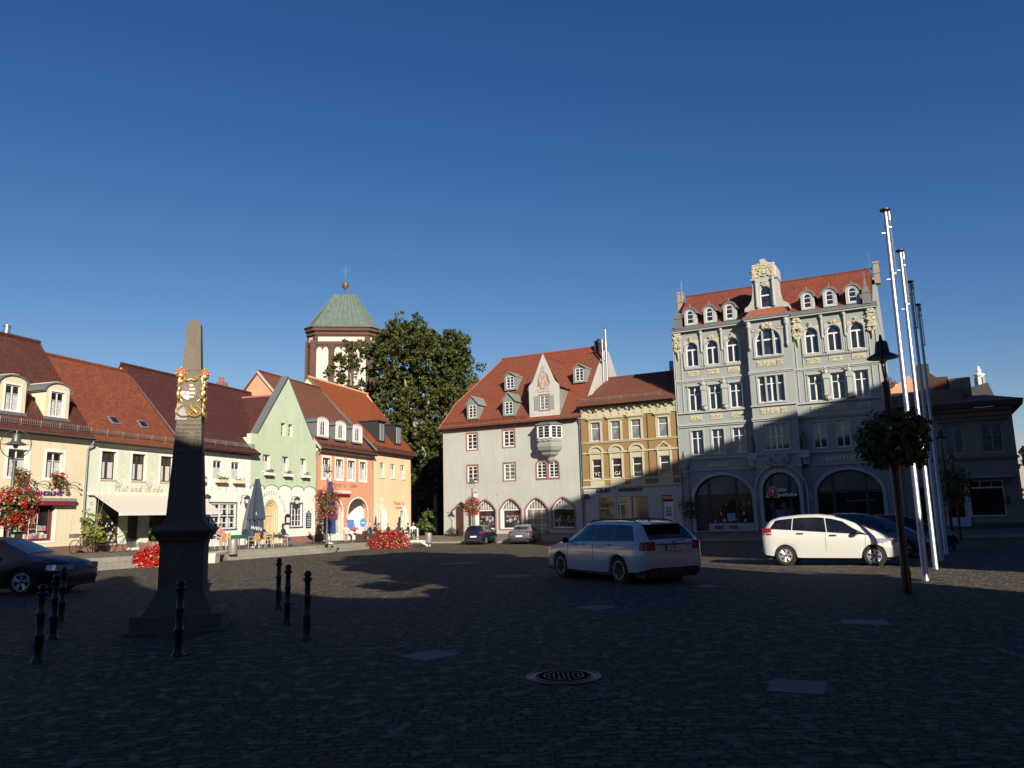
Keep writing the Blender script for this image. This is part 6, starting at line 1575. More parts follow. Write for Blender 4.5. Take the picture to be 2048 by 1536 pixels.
# ------------------------------------------------------------------ trees
BARK = plain('plane tree bark', (.20, .17, .12), .85, var=.45, vs=2.5, bmp=.02, bs=8)
def crown(name, clumps, mat, parent, seed, per=260, sz=.17, core=.0):
    """leaf faces scattered through many overlapping clumps, thinner between them"""
    rnd = random.Random(seed); V = []; Fc = []
    for (x, y, z, R) in clumps:
        n = int(per * R * R)
        sub = [(rnd.gauss(0, .55), rnd.gauss(0, .55), rnd.gauss(0, .5), rnd.uniform(.28, .5)) for _ in range(7)]
        for _ in range(n):
            s = rnd.choice(sub)
            d = Vector((rnd.gauss(0, 1), rnd.gauss(0, 1), rnd.gauss(0, 1))).normalized()
            k = s[3] * rnd.uniform(.55, 1.05) * (1.12 if rnd.random() < .1 else 1)
            p = Vector((x + R * (s[0] + d.x * k), y + R * (s[1] + d.y * k), z + R * (s[2] + d.z * k * .85)))
            nrm = (d + Vector((rnd.uniform(-.8, .8), rnd.uniform(-.8, .8), rnd.uniform(-.2, 1.1)))).normalized()
            a = nrm.orthogonal(); a.rotate(Matrix.Rotation(rnd.uniform(0, 6.28), 3, nrm)); b = nrm.cross(a); q = sz * rnd.uniform(.6, 1.35)
            i = len(V); V += [p - a * q, p - b * q * .55, p + a * q, p + b * q * .55]; Fc.append((i, i + 1, i + 2, i + 3))
    me = bpy.data.meshes.new(name); me.from_pydata([tuple(v) for v in V], [], Fc); me.materials.append(mat); me.update()
    return link(name, me, parent)
def limbs(parent, paths, mat):
    mb = MB()
    for pts, rs in paths: mb.tube(pts, rs, 8)
    return mb.build('trunk', mat, parent, 60)
LEAFP = leafmat('plane tree leaf', (.045, .062, .014), (.075, .095, .022), (.15, .15, .05), .35, .35)
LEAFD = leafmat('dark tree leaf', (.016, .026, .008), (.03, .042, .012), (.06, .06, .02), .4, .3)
LEAFR = leafmat('rusty leaf', (.16, .07, .03), (.22, .12, .06), (.12, .10, .04), .6, .3)
def big_tree():
    K = 17.55
    def W_(px, py): return ((px - 840) / K, (1027 - py) / K + 2.2)
    r = empty('plane_tree', (-10.6, 89.5, -.6), 0, 'huge dense plane tree filling the gap left of the pale pink house', 'tree')
    cl = [(770, 660, 26), (775, 700, 34), (795, 642, 28), (830, 640, 26), (815, 680, 38), (855, 665, 28), (850, 710, 38), (890, 690, 34), (905, 668, 22), (918, 700, 26), (915, 745, 34), (925, 790, 22), (880, 750, 36), (905, 800, 32),
          (830, 750, 40), (785, 745, 36), (775, 790, 30), (820, 800, 36), (870, 800, 36), (895, 840, 28), (860, 845, 30), (905, 870, 18), (880, 885, 20), (845, 905, 22), (865, 935, 20), (835, 960, 18), (855, 985, 16), (800, 835, 26), (790, 870, 20), (838, 870, 22), (872, 905, 12)]
    rnd = random.Random(11); C_ = []
    for px, py, R in cl:
        x, z = W_(px, py); k = R / K
        for _ in range(19):
            d = Vector((rnd.gauss(0, 1), rnd.gauss(0, 1), rnd.gauss(0, 1))).normalized() * (k * rnd.uniform(.45, 1.0)); C_.append((x + d.x, -.4 + d.y * 1.5, z - .1 + d.z, rnd.uniform(.42, .8)))
        C_.append((x + rnd.uniform(-.8, .8), rnd.uniform(.5, 3.0), z - .3 + rnd.uniform(-.5, .5), k * 1.1)); C_.append((x * .96, 1.0, z - .2, k * .8))
    crown('crown', C_, LEAFP, r, 3, 250, .14)
    limbs(r, [([(0, 0, 0), (.1, 0, 4), (-.1, .2, 8), (-.6, 0, 11), (-1.4, -.2, 15), (-2.2, 0, 19)], [.55, .5, .45, .36, .25, .1]),
              ([(0, 0, 3), (.9, -.3, 6.5), (1.9, -.6, 9.5), (2.6, -.5, 13), (3.6, 0, 17), (4, 0, 20)], [.42, .38, .32, .26, .18, .08]),
              ([(-.3, .2, 9.5), (.6, -.4, 12.5), (.8, -.3, 16), (.4, 0, 21)], [.28, .24, .18, .07]),
              ([(.9, -.3, 7), (0.3, -.9, 9.6), (-.9, -1.2, 12)], [.22, .17, .08]), ([(1.9, -.6, 9.5), (3.2, -1.4, 11.4), (4.6, -1, 13.6)], [.2, .14, .06])], BARK)
big_tree()
def tower_tree():
    r = empty('smaller_plane_tree', (-20.0, 95.0, -.6), 0, 'thinner leafy tree standing in front of the church tower', 'tree')
    K = 1540 / 95
    cl = [(700, 690, 18), (722, 705, 18), (668, 710, 14), (690, 720, 22), (655, 735, 16), (715, 735, 22), (740, 700, 16), (745, 745, 20), (680, 755, 20), (660, 765, 14), (710, 770, 22), (735, 785, 20), (755, 770, 16), (690, 790, 16), (720, 805, 18), (760, 800, 18), (700, 830, 22), (750, 830, 24)]
    rnd = random.Random(5); C_ = []
    for px, py, R in cl:
        for _ in range(9):
            d = Vector((rnd.gauss(0, 1), rnd.gauss(0, 1), rnd.gauss(0, 1))).normalized() * (R / K * rnd.uniform(.3, 1.0)); C_.append(((px - 700) / K + .1 + d.x, d.y * 1.4, (1034 - py) / K + 2.3 + d.z, rnd.uniform(.35, .6)))
    crown('crown', C_, LEAFP, r, 9, 260, .13)
    limbs(r, [([(.5, 0, 0), (.6, 0, 8), (.4, 0, 13), (0, 0, 17), (-.3, 0, 21)], [.35, .3, .24, .16, .06]), ([(.4, 0, 13), (-1.0, 0, 16), (-2.2, 0, 18.5)], [.15, .12, .05]), ([(.3, 0, 14), (1.6, 0, 17), (2.2, 0, 20)], [.15, .11, .05])], BARK)
tower_tree()
def misc_trees():
    def t(name, lab, loc, cl, mat, seed, tr, per=200, sz=.2):
        r = empty(name, loc, 0, lab, 'tree'); crown('crown', cl, mat, r, seed, per, sz); limbs(r, [([(0, 0, 0), (0, 0, tr * .6), (.2, 0, tr)], [.3, .22, .08])], BARK)
    rnd = random.Random(21)
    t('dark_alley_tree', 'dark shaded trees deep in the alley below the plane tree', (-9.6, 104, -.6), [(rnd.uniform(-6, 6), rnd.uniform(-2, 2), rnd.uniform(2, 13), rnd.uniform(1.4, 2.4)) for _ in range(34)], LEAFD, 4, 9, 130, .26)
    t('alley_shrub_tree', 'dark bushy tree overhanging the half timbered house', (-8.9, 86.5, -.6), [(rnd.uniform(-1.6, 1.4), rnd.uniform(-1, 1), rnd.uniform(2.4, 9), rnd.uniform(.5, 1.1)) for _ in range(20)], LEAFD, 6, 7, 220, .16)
    t('rusty_autumn_tree', 'rusty brown autumn tree right behind the tall grey pharmacy house', (38.9, 78, 0), [(rnd.uniform(-2.4, 1.2), rnd.uniform(-1, 1), 8 + rnd.uniform(0, 5.8), rnd.uniform(.6, 1.0)) for _ in range(22)], LEAFR, 7, 11, 120, .14)
    t('right_edge_tree', 'green tree cut off by the right edge of the frame', (50.8, 74, 0), [(rnd.uniform(-2, 3), rnd.uniform(-2, 2), rnd.uniform(1, 7.2), rnd.uniform(.8, 1.3)) for _ in range(24)], LEAFP, 8, 6, 170, .17)
    # street tree behind the viewer whose shade falls on the square
    r = empty('tall_street_tree', (AX.x * 8.6 + DX.x * -3, AX.y * 8.6 + DX.y * -3, 0), radians(20), 'tall leafy street tree just behind the viewer casting feathery shade', 'tree')
    cl = [(rnd.gauss(0, 2.1), rnd.gauss(0, 1.2), 14.3 + rnd.gauss(0, 2.1), rnd.uniform(1.0, 1.7)) for _ in range(60)]
    cl = [c for c in cl if hypot(c[0], c[2] - 14.0) < 4.3]
    cl += [(x, rnd.uniform(-1, 1), z, 1.7) for x in (-3.1, -1.6, 0, 1.6, 3.2, 4.3) for z in (9.2, 11, 12.6, 14.2, 15.6)] + [(x, 0, z, 1.5) for x in (-1, .6, 2.0) for z in (16.8, 17.6)]
    cl = [c for c in cl if not (c[0] < -2.2 and c[2] > 15.2) and not (c[0] > 3.6 and c[2] > 13.4)]
    crown('crown', cl, LEAFP, r, 12, 150, .34); limbs(r, [([(0, 0, 0), (0, 0, 6), (.2, 0, 12), (0, 0, 16)], [.35, .3, .22, .1])], BARK)
misc_trees()

# ------------------------------------------------------------------ obelisk
def obelisk():
    r = empty('post_milestone_obelisk', (-5.46, 12.95, 0), radians(15), 'tall grey sandstone obelisk with gilded coats of arms, its lower half in shade', 'obelisk')
    m, nt, b = base_mat('sandstone grey', .85, 0, .25); oc = coord(nt)
    mp = nt.nodes.new('ShaderNodeMapping'); mp.inputs['Scale'].default_value = (2.5, 2.5, .6); nt.links.new(oc, mp.inputs[0])
    c = mixc(nt, ramp(nt, noise(nt, 1.1, 6, mp.outputs[0]), [(.35, 0.0), (.7, 1.0)]), (.155, .135, .105), (.115, .10, .08)); c = mixc(nt, ramp(nt, noise(nt, 35, 4, oc), [(.4, .3), (.6, 0.0)]), c, (.07, .06, .045))
    nt.links.new(c, b.inputs['Base Color']); bump(nt, b, noise(nt, 60, 4, oc), .004, .6)
    q = sqrt(2)
    def sq(prof, name, bev=0):
        mb = MB(); mb.lathe([(w / 2 * q, z) for w, z in prof], 4, (0, 0, 0), a0=pi / 4); return mb.build(name, m, r)
    sq([(1.46, -.2), (1.46, .03), (1.42, .04)], 'foot_slab'); sq([(1.32, .04), (1.32, .25), (1.29, .27)], 'base_block')
    sq([(1.03, .27), (.98, .30), (.72, .56), (.69, .62)], 'sloped_plinth')
    sq([(.665, .62), (.665, 1.30), (.69, 1.34), (.69, 1.38)], 'pedestal'); sq([(.74, 1.38), (.78, 1.43), (.87, 1.50), (.91, 1.54), (.89, 1.575), (.74, 1.62), (.61, 1.68), (.56, 1.75)], 'cornice')
    s0, s1, z0, z1 = .545, .215, 1.75, 5.03
    wz = lambda z: s0 + (s1 - s0) * (z - z0) / (z1 - z0)
    mb = MB()
    for a, b_ in ((z0, 3.345), (3.355, 4.195), (4.205, z1)):
        mb.lathe([(wz(a) / 2 * q, a), (wz(b_) / 2 * q, b_)], 4, a0=pi / 4)
    mb.lathe([(wz(z0) / 2 * q * .96, z0), (wz(z1) / 2 * q * .94, z1)], 4, a0=pi / 4)
    mb.lathe([(wz(z1) / 2 * q, z1), (.02, 5.15)], 4, a0=pi / 4); sh = mb.build('shaft', m, r)
    # gilded shields on each side
    gold = plain('gilding', (.85, .56, .20), .38, .8, var=.2, vs=20); crd = plain('coral red', (.55, .10, .07), .5)
    gm = MB(); rm = MB()
    def on(side, x, z, off):   # point on face: side 0 front, 1 right, 2 left
        y = -wz(z) / 2 - off
        p = Vector((x, y, z)); p.rotate(Matrix.Rotation([0, pi / 2, -pi / 2, pi][side], 3, 'Z')); return p
    def curl(side, pts, w=.0145, mir=True):
        for s in ((-1, 1) if mir else (1,)):
            P = [on(side, s * x, z, .022) for x, z in pts]; gm.tube(P, [w * (.55 + .75 * sin(pi * (k + .5) / len(P))) for k in range(len(P))], 6)
    for sd_ in range(4):
        curl(sd_, [(.0, 4.06), (.03, 4.04), (.06, 4.03), (.09, 4.05), (.11, 4.09), (.15, 4.13), (.18, 4.09), (.17, 4.04), (.14, 4.05)])
        curl(sd_, [(.19, 4.08), (.20, 4.02), (.18, 3.95), (.15, 3.90), (.17, 3.86), (.20, 3.82), (.205, 3.76), (.17, 3.72), (.14, 3.75), (.155, 3.78)])
        curl(sd_, [(.15, 3.71), (.13, 3.68), (.11, 3.66), (.11, 3.60), (.15, 3.57), (.19, 3.53), (.18, 3.46), (.12, 3.42), (.05, 3.42), (.0, 3.44), (-.05, 3.5), (-.07, 3.56)])
        curl(sd_, [(0, 3.64), (.02, 3.58), (.06, 3.54), (.10, 3.50), (.12, 3.47)], .02, False)
        if sd_ != 0:
            for x_, z_ in ((-.17, 4.08), (.17, 4.08)): pass
    # crowns at the two visible corners
    for cx_, sgn in ((-1, 0), (1, 0)):
        z = 4.12; w = wz(z) / 2; px, py = cx_ * (w + .01), -w - .0
        if cx_ > 0: px += .03; py += .10
        gm.lathe([(.06, -.045), (.078, -.02), (.072, .01), (.085, .02)], 10, (px, py, z)); gm.sphere((px, py, z + .135), .016, 6, 4)
        for k in range(8):
            a = k * pi / 4; gm.sphere((px + .085 * cos(a), py + .085 * sin(a), z + .03), .014, 6, 4); gm.tube([(px + .085 * cos(a), py + .085 * sin(a), z + .03), (px + .088 * cos(a), py + .088 * sin(a), z + .075), (px + .03 * cos(a), py + .03 * sin(a), z + .12)], .008, 4)
        rm.sphere((px, py, z + .05), .075, 10, 6, 0, (1, 1, .85))
        gm.sphere((px - cx_ * .0, py, z - .11), .06, 8, 6, 0, (1, 1, .75)); gm.sphere((px + cx_ * .03, py, z - .18), .03, 6, 5)
        for k in range(7): gm.sphere((px + .012 * sin(k * 2), py, z - .25 - k * .066), .022 + .008 * sin(k * 1.7), 6, 5)
    for k in range(5): gm.sphere((wz(3.7) / 2 + .03, -.12 + k * .02, 3.95 - k * .12), .035, 6, 5, 0, (1, 1, 1.6))
    go = gm.build('gilded_scrollwork', gold, r, 60); rm.build('crown_cap', crd, go, 60)
    s = MB(); O_ = arc(-.02, 3.84, .125, .14, 0, 2 * pi, 24)[:-1]
    def fr(pts, off, mi): 
        P = [on(0, x, z, off) for x, z in pts]; s.add([tuple(p) for p in P], [tuple(range(len(P)))], mi)
    s.add([tuple(on(0, x, z, .018)) for x, z in O_] + [tuple(on(0, x, z, -.01)) for x, z in O_], [(i, (i + 1) % 24, 24 + (i + 1) % 24, 24 + i) for i in range(24)], 1)
    half = lambda a0, a1: [(-.02, 3.84)] + arc(-.02, 3.84, .125, .14, a0, a1, 8)
    fr(half(pi / 2, pi), .019, 0); fr(half(pi, 3 * pi / 2), .019, 1); fr(arc(-.02, 3.84, .125, .14, -pi / 2, pi / 2, 14), .019, 2)
    for k in range(4): 
        z = 3.735 + k * .066; hw = .125 * sqrt(max(0, 1 - ((z + .02 - 3.84) / .14) ** 2)) * .7; fr([(-.015, z), (-.015 + hw, z), (-.015 + hw, z + .028), (-.015, z + .028)], .0215, 3)
    for a, b_ in (((-.11, 3.74), (-.045, 3.93)), ((-.05, 3.74), (-.10, 3.93))): s.tube([on(0, *a, .024), on(0, *b_, .024)], .006, 5, 4)
    s.tube([on(0, -.12, 3.79, .024), on(0, -.035, 3.79, .024)], .005, 4, 4)
    s.build('coat_of_arms', [plain('dark violet enamel', (.07, .02, .04), .5), plain('white enamel', (.75, .74, .72), .5), plain('olive black enamel', (.05, .06, .02), .5), plain('gold enamel', (.7, .55, .25), .4), plain('red enamel', (.4, .03, .04), .5)], r)
    n = MB(); n.add([tuple(on(0, x, z, .006)) for x, z in ((-.215, 3.36), (-.035, 3.36), (-.035, 3.50), (-.065, 3.50), (-.105, 3.63), (-.19, 3.63))], [(0, 1, 2, 3, 4, 5)]); n.add([tuple(on(2, x, z, .004)) for x, z in ((.08, 3.36), (.215, 3.36), (.19, 3.5), (.1, 3.5))], [(0, 1, 2, 3)])
    n.build('new_stone_patch', plain('pale blue grey stone', (.26, .26, .29), .8), r)
    tm = plain('engraved grey', (.035, .03, .022), .9)
    def ln(s_, x, z, size, al='LEFT', shr=.25):
        y = -wz(z) / 2 - .003; o = text(r, s_, x * .94, z, size, tm, y=y, ext=.001, align=al, shear=shr, name='inscription', sx=.94); return o
    ln('Von Senftenberg nach', 0, 3.26, .052, 'CENTER')
    for i, (a, b_) in enumerate([('Königsbrück', '8.St.½'), ('Radeberg', '12.St.¾'), ('Stolpen', '16.St.¼'), ('Pirna', '17.St.½'), ('Königstein', '20.St.½')]):
        z = 3.185 - i * .062 - (.014 if i > 2 else 0); ln(a, -.205, z, .055); ln(b_, .075, z, .055)
    ln('Gr.', 0, 2.855, .05, 'CENTER'); ln('Teplitz', -.205, 2.79, .055); ln('26.St.¼', .075, 2.79, .055)
    l = MB()
    for z in (3.035, 2.905): y = -wz(z) / 2 - .002; l.box(-.22, .22, y, y + .004, z, z + .004)
    l.build('inscription_rule', tm, r)
obelisk()

# ------------------------------------------------------------------ bollards, poles, lamps
def bollard(loc, label, proto=[None]):
    if proto[0] is None:
        r = empty('bollard', loc, 0, label, 'bollard', 'cast iron bollards around the obelisk')
        m = MB(); m.lathe([(.085, -.05), (.085, .02), (.062, .05), (.052, .10), (.05, .30), (.056, .31), (.06, .325), (.056, .34), (.047, .35), (.043, .56), (.052, .57), (.056, .585), (.052, .60), (.042, .61), (.038, .79), (.052, .81), (.066, .825), (.066, .84), (.035, .86)], 16)
        m.build('post', plain('dark green black iron', (.022, .024, .022), .42, .3, var=.25, vs=8), r, 50)
        h = MB(); h.sphere((0, 0, .90), .052, 14, 10); h.lathe([(.02, .85), (.03, .86)], 10); h.build('ball_head', plain('dark green black iron', (.022, .024, .022), .42, .3), r, 60)
        proto[0] = r; return r
    return copy_tree(proto[0], loc, 0, label)
for (x, y), lab in [((-4.59, 15.25), 'ball topped bollard, farthest of the three right of the obelisk'), ((-3.76, 13.0), 'ball topped bollard, middle of the three right of the obelisk'), ((-2.99, 11.31), 'ball topped bollard, nearest of the three right of the obelisk'),
                    ((-4.33, 10.2), 'single bollard right in front of the obelisk plinth'), ((-5.99, 10.0), 'bollard at bottom left, nearest of the three before the black car'), ((-6.98, 11.98), 'bollard, middle of the three before the black car'), ((-8.07, 14.07), 'bollard, farthest of the three before the black car wheel')]:
    bollard((x, y, 0), 'dark iron ' + lab)

STEEL = plain('brushed aluminium', (.40, .40, .41), .42, .85, var=.05)
def flagpole(loc, h, label, proto=[None]):
    r = empty('flagpole', loc, 0, label, 'flagpole', 'aluminium flagpoles in a row')
    m = MB(); m.lathe([(.075, -.1), (.075, .05), (.068, .06), (.045, h - .08)], 20); m.build('mast', STEEL, r, 50)
    c = MB(); c.lathe([(.05, h - .08), (.055, h - .05), (.12, h - .03), (.12, h), (.03, h + .03)], 14); c.build('cap', plain('dark pole cap', (.03, .025, .025), .5), r, 50)
    b = MB(); b.tube([(.09, 0, h - .14), (.10, 0, h - 1.65)], .018, 6)
    for z in (h - .45, h - 1.6): b.lathe([(.062, -.015), (.062, .015)], 12, (0, 0, z)); b.box(.04, .11, -.012, .012, z - .012, z + .012); b.box(-.14, -.04, -.004, .004, z - .15, z - .142)
    b.lathe([(.03, h - .28), (.03, h - .06)], 8, (.085, 0, 0))
    b.build('rail', STEEL, r, 50)
for (x, y), h, lab in [((9.09, 17.64), 8.7, 'tallest looking silver flagpole nearest the viewer'), ((11.26, 21.27), 8.95, 'second silver flagpole from the front, sunlit to its foot'), ((13.5, 25.1), 9.2, 'third flagpole from the front, mostly shaded bluish'), ((15.75, 28.9), 9.45, 'farthest flagpole, thin and shaded behind the other three')]:
    flagpole((x, y, G(y)), h, lab)

LAMPM = plain('lamp grey green paint', (.09, .10, .095), .45, .4)
def street_lamp(loc, label, hoop=0.0, H=4.95, mat=None, has_hoop=True, teardrop=False, r_=.045):
    mat = mat or LAMPM
    r = empty('street_lamp', loc, 0, label, 'street lamp', 'street lamps around the square')
    m = MB(); m.lathe([(.09, -.05), (.09, .4), (.075, .5), (.065, 1.0), (r_ * 1.15, H * .5), (r_, H - .95)], 12); m.lathe([(.07, H - .98), (.07, H - .9)], 10); m.build('post', mat, r, 50)
    s = MB(); zs = H - .42
    if teardrop:
        s.lathe([(.36, zs), (.34, zs + .04), (.17, zs + .16), (.14, zs + .30), (.05, zs + .36), (.02, zs + .46)], 16)
        for sg in (-1, 1): s.tube([(0, 0, H - .95), (sg * .14, 0, H - .82), (sg * .21, 0, H - .62), (sg * .2, 0, zs)], .018, 6)
    else:
        s.lathe([(.30, zs), (.29, zs + .025), (.14, zs + .11), (.115, zs + .30), (.10, zs + .34), (.035, zs + .36), (.02, zs + .42)], 18)
    s.build('lamp_shade', mat, r, 50)
    g = MB(); g.sphere((0, 0, zs - .03), .075, 10, 8, 0, (1, 1, 1.2)); g.build('bulb', plain('frosted bulb', (.5, .48, .42), .3), r, 60)
    if has_hoop:
        h = MB(); n = 32; h.tube([(.42 * cos(2 * pi * k / n), 0, zs + .02 + .45 * sin(2 * pi * k / n)) for k in range(n)], .016, 6, closed=True)
        h.tube([(-.42, 0, zs + .02), (-.29, 0, zs + .02)], .012, 5); h.tube([(.42, 0, zs + .02), (.29, 0, zs + .02)], .012, 5); h.tube([(0, 0, zs + .4), (0, 0, zs + .47)], .02, 5); h.tube([(0, 0, zs - .43), (0, 0, zs - .54)], .03, 5)
        o = h.build('hoop', mat, r, 60); o.rotation_euler = (0, 0, hoop)
    a = MB(); a.tube([(-.1, 0, H - 1.9), (.1, 0, H - 1.9)], .03, 6); a.lathe([(.03, H - 2.35), (.05, H - 2.3), (.05, H - 1.55), (.03, H - 1.5)], 8); a.build('basket_bracket', mat, r)
    return r
LD = plain('dark lamp paint', (.018, .018, .018), .4, .3)
def lamp_and_basket(x, y, lab, flab, hoop, H=4.95, basket=(.55, .5, .5), mat=None, bz=2.95, nl=700, nf=520, off=(0, 0), seed=1, teardrop=False, tilt=(0, 0), white=.12, trail=.6, r_=.045, z=None):
    z = G(y) if z is None else z
    l = street_lamp((x, y, z), lab, hoop, H, mat, not teardrop, teardrop, r_)
    if tilt != (0, 0): l.rotation_euler = (tilt[0], tilt[1], 0)
    flowers('flower_basket', flab, (x + off[0], y + off[1], z + bz), basket[0], basket[1], basket[2], nl, nf, 'flower basket', 'flower baskets on the street lamps', white, seed=seed, trail=trail, ls=.065)
lamp_and_basket(7.42, 15.12, 'large dark street lamp with bell shade nearest the viewer at right', 'big dark leafy flower ball on the nearest lamp at right', radians(60), 4.98, (.62, .6, .52), LD, 2.98, 2600, 150, (.05, 0), 2, white=.03, r_=.07, trail=.35)
lamp_and_basket(-15.95, 24.6, 'street lamp with hoop in front of the bookshop at left edge', 'red and white flower ball at the left edge by the bookshop', radians(30), 4.78, (.68, .6, .52), None, 2.45, 1000, 900, (.05, 0), 3, white=.22)
lamp_and_basket(-12.36, 51.26, 'slim street lamp with hoop in front of the orange café', 'red flower ball trailing in front of the orange café', radians(-40), 5.65, (.78, .7, .78), None, 3.35, 900, 900, (0, 0), 4, trail=1.0, white=.1)
lamp_and_basket(-3.6, 65.6, 'slim street lamp with open lantern in front of the pale pink house', 'bright red flower ball in front of the pale pink house arches', 0, 5.1, (.62, .6, .68), None, 2.75, 700, 900, (0, 0), 5, teardrop=True, white=.08, trail=.4, z=-.35)
lamp_and_basket(12.35, 54.9, 'blue grey street lamp with hoop at the left corner of the pharmacy house', 'brownish shaded flower ball at the left corner of the pharmacy house', radians(13), 5.25, (.85, .6, .65), plain('blue grey lamp paint', (.05, .075, .11), .45, .3), 2.2, 800, 260, (0, 0), 6, white=.05, z=-.4)
lamp_and_basket(18.44, 33.22, 'dark street lamp behind the flagpoles, first of two', 'dark flower ball hanging behind the flagpoles', radians(62), 5.1, (.72, .6, .75), LD, 2.75, 800, 200, (.35, .1), 7, white=.02)
lamp_and_basket(24.6, 43.5, 'smaller dark street lamp farther behind the flagpoles', 'small dark flower ball on the farther right lamp', radians(62), 4.9, (.5, .5, .5), LD, 2.6, 300, 90, (0, 0), 8, white=.02)
for i, (p, rx, ry, rz_, lab, n) in enumerate([((-16.35, 35.6, -.3), 1.0, .75, .85, 'red flower mound at the steps beside the obelisk', 1000), ((-9.25, 57.7, -.62), 1.45, 1.0, 1.25, 'large red flower mound in front of the café guests', 1100)]):
    flowers('flower_mound', lab, p, rx, ry, rz_, n, int(n * 2.2), 'flower bed', 'red flower mounds on the square', .13, seed=15 + i, ls=.085, dome=True)
# ------------------------------------------------------------------ cars
TYRE = plain('tyre rubber', (.012, .012, .012), .8); CARGL = glass('car glass', (.010, .011, .013), .04)
BLKP = plain('black car plastic', (.014, .014, .015), .6)
def paint(name, col, metal=0.0, rough=.22):
    if name in _M: return _M[name]
    m, nt, b = base_mat(name, rough, metal, .6); b.inputs['Base Color'].default_value = (*col, 1)
    b.inputs['Coat Weight'].default_value = .8; b.inputs['Coat Roughness'].default_value = .04
    oc = coord(nt); bump(nt, b, noise(nt, .8, 2, oc), .004, .15)
    _M[name] = m; return m
def lin(P, x, k):
    if x <= P[0][0]: return P[0][k]
    for a, b in zip(P, P[1:]):
        if a[0] <= x <= b[0]:
            t = (x - a[0]) / (b[0] - a[0]); return a[k] + (b[k] - a[k]) * t
    return P[-1][k]
def sm(P, x, k, w=.07): return (lin(P, x - w, k) + 2 * lin(P, x, k) + lin(P, x + w, k)) / 4
def car(name, label, loc, heading, L, W, st, axles, R, wins, screens, pm, rim_n=5, rim_col=(.5, .5, .5), cab=None, group=None, extra=None, spoke='fat', arch=1.13):
    """st rows: x, z_sill, z_belt, z_top, half width at belt, half width at top. x forward, origin at ground centre"""
    r = empty(name, loc, heading, label, 'car', group)
    hL = L / 2
    xs = sorted(set([round(-hL + L * i / 72, 4) for i in range(73)] + [s[0] for s in st if -hL <= s[0] <= hL]))
    def zlow(x):
        z = sm(st, x, 1, .04)
        for a in axles:
            d = abs(x - a)
            if d < R * arch: z = max(z, R + sqrt((R * arch) ** 2 - d * d) * .97)
        return z
    def ring_(x):
        zb, zt, wb, wt = (sm(st, x, k) for k in (2, 3, 4, 5)); zs = zlow(x); zl = min(lin(st, x, 1) + .02, zs)
        zb2 = min(zb, zt - .005)
        if zs > lin(st, x, 1) + .05: zl = zs - .01
        e = min(1, (hL - abs(x)) / .35); e = max(e, 0); tuck = .055 * (1 - e) ** 2
        wm = wb + .012 - tuck; z1 = max(zs + .02, .52 * zb2 + .48 * .30); z2 = zb2 - .10
        z1 = min(z1, z2 - .01); cr = .035 * min(1, wt)
        return [(x, wb - .07 - tuck, zl), (x, wb - .05 - tuck, zs), (x, wm - .005, zs + .012), (x, wm + .012, (z1 + zs) / 2 if z1 - zs > .05 else z1), (x, wm + .015, z1), (x, wm + .002, z2), (x, wb - .035, zb2), (x, wt + (wb - .035 - wt) * .06, zt - .035 - (0 if zt - zb2 < .12 else .02)), (x, wt - .07, zt), (x, wt * .5, zt + cr * .8), (x, 0, zt + cr)]
    V = []; n = 11
    for x in xs:
        h = ring_(x); V += h + [(p[0], -p[1], p[2]) for p in reversed(h[:-1])]
    m = 2 * n - 1; F = []
    for i in range(len(xs) - 1):
        for j in range(m - 1): F.append((i * m + j, i * m + j + 1, (i + 1) * m + j + 1, (i + 1) * m + j))
    F += [tuple(range(m - 1, -1, -1)), tuple((len(xs) - 1) * m + i for i in range(m))]
    F = [f[::-1] for f in F]
    mb = MB(); mb.add(V, F); body = mb.build('body', pm, r, 40)
    u = MB(); u.box(-hL + .12, hL - .12, -W / 2 + .14, W / 2 - .14, .17, .45)
    for a in axles: u.lathe([(R * 1.12, -W / 2 + .06), (R * 1.12, W / 2 - .06)], 20, (a, 0, R), 0, 'y')
    u.build('underbody', BLKP, r)
    def side(x, f, off=.006):
        h = ring_(x); a = Vector(h[6]); b = Vector(h[7]); p = a.lerp(b, f); nn = Vector((0, (b - a).z, -(b - a).y)).normalized(); return p + nn * off
    for (xb0, xb1, xt0, xt1) in wins:
        for s in (1, -1):
            g = MB(); N, K = 8, 3; vs = []
            for j in range(K + 1):
                f = .05 + .9 * j / K
                for i in range(N + 1):
                    t = i / N; xa = xb0 + (xb1 - xb0) * t; xt = xt0 + (xt1 - xt0) * t; p = side(xa + (xt - xa) * j / K, f); vs.append((p.x, p.y * s, p.z))
            g.add(vs, [((j * (N + 1) + i), (j * (N + 1) + i + 1), ((j + 1) * (N + 1) + i + 1), ((j + 1) * (N + 1) + i)) for j in range(K) for i in range(N)])
            g.build('side_window', CARGL, r, 60)
    for (xa, xb, fr_, nm) in screens:
        g = MB(); N, K = 8, 6; vs = []
        for j in range(K + 1):
            x = xa + (xb - xa) * j / K; h = ring_(x)
            for i in range(N + 1):
                t = (-1 + 2 * i / N) * fr_; y = h[8][1] * t; z = h[8][2] + (h[10][2] - h[8][2]) * (1 - t * t) + .008; vs.append((x, y, z))
        g.add(vs, [((j * (N + 1) + i), (j * (N + 1) + i + 1), ((j + 1) * (N + 1) + i + 1), ((j + 1) * (N + 1) + i)) for j in range(K) for i in range(N)])
        g.build(nm, CARGL, r, 60)
    rimm = plain('rim %s' % name, rim_col, .3, .7)
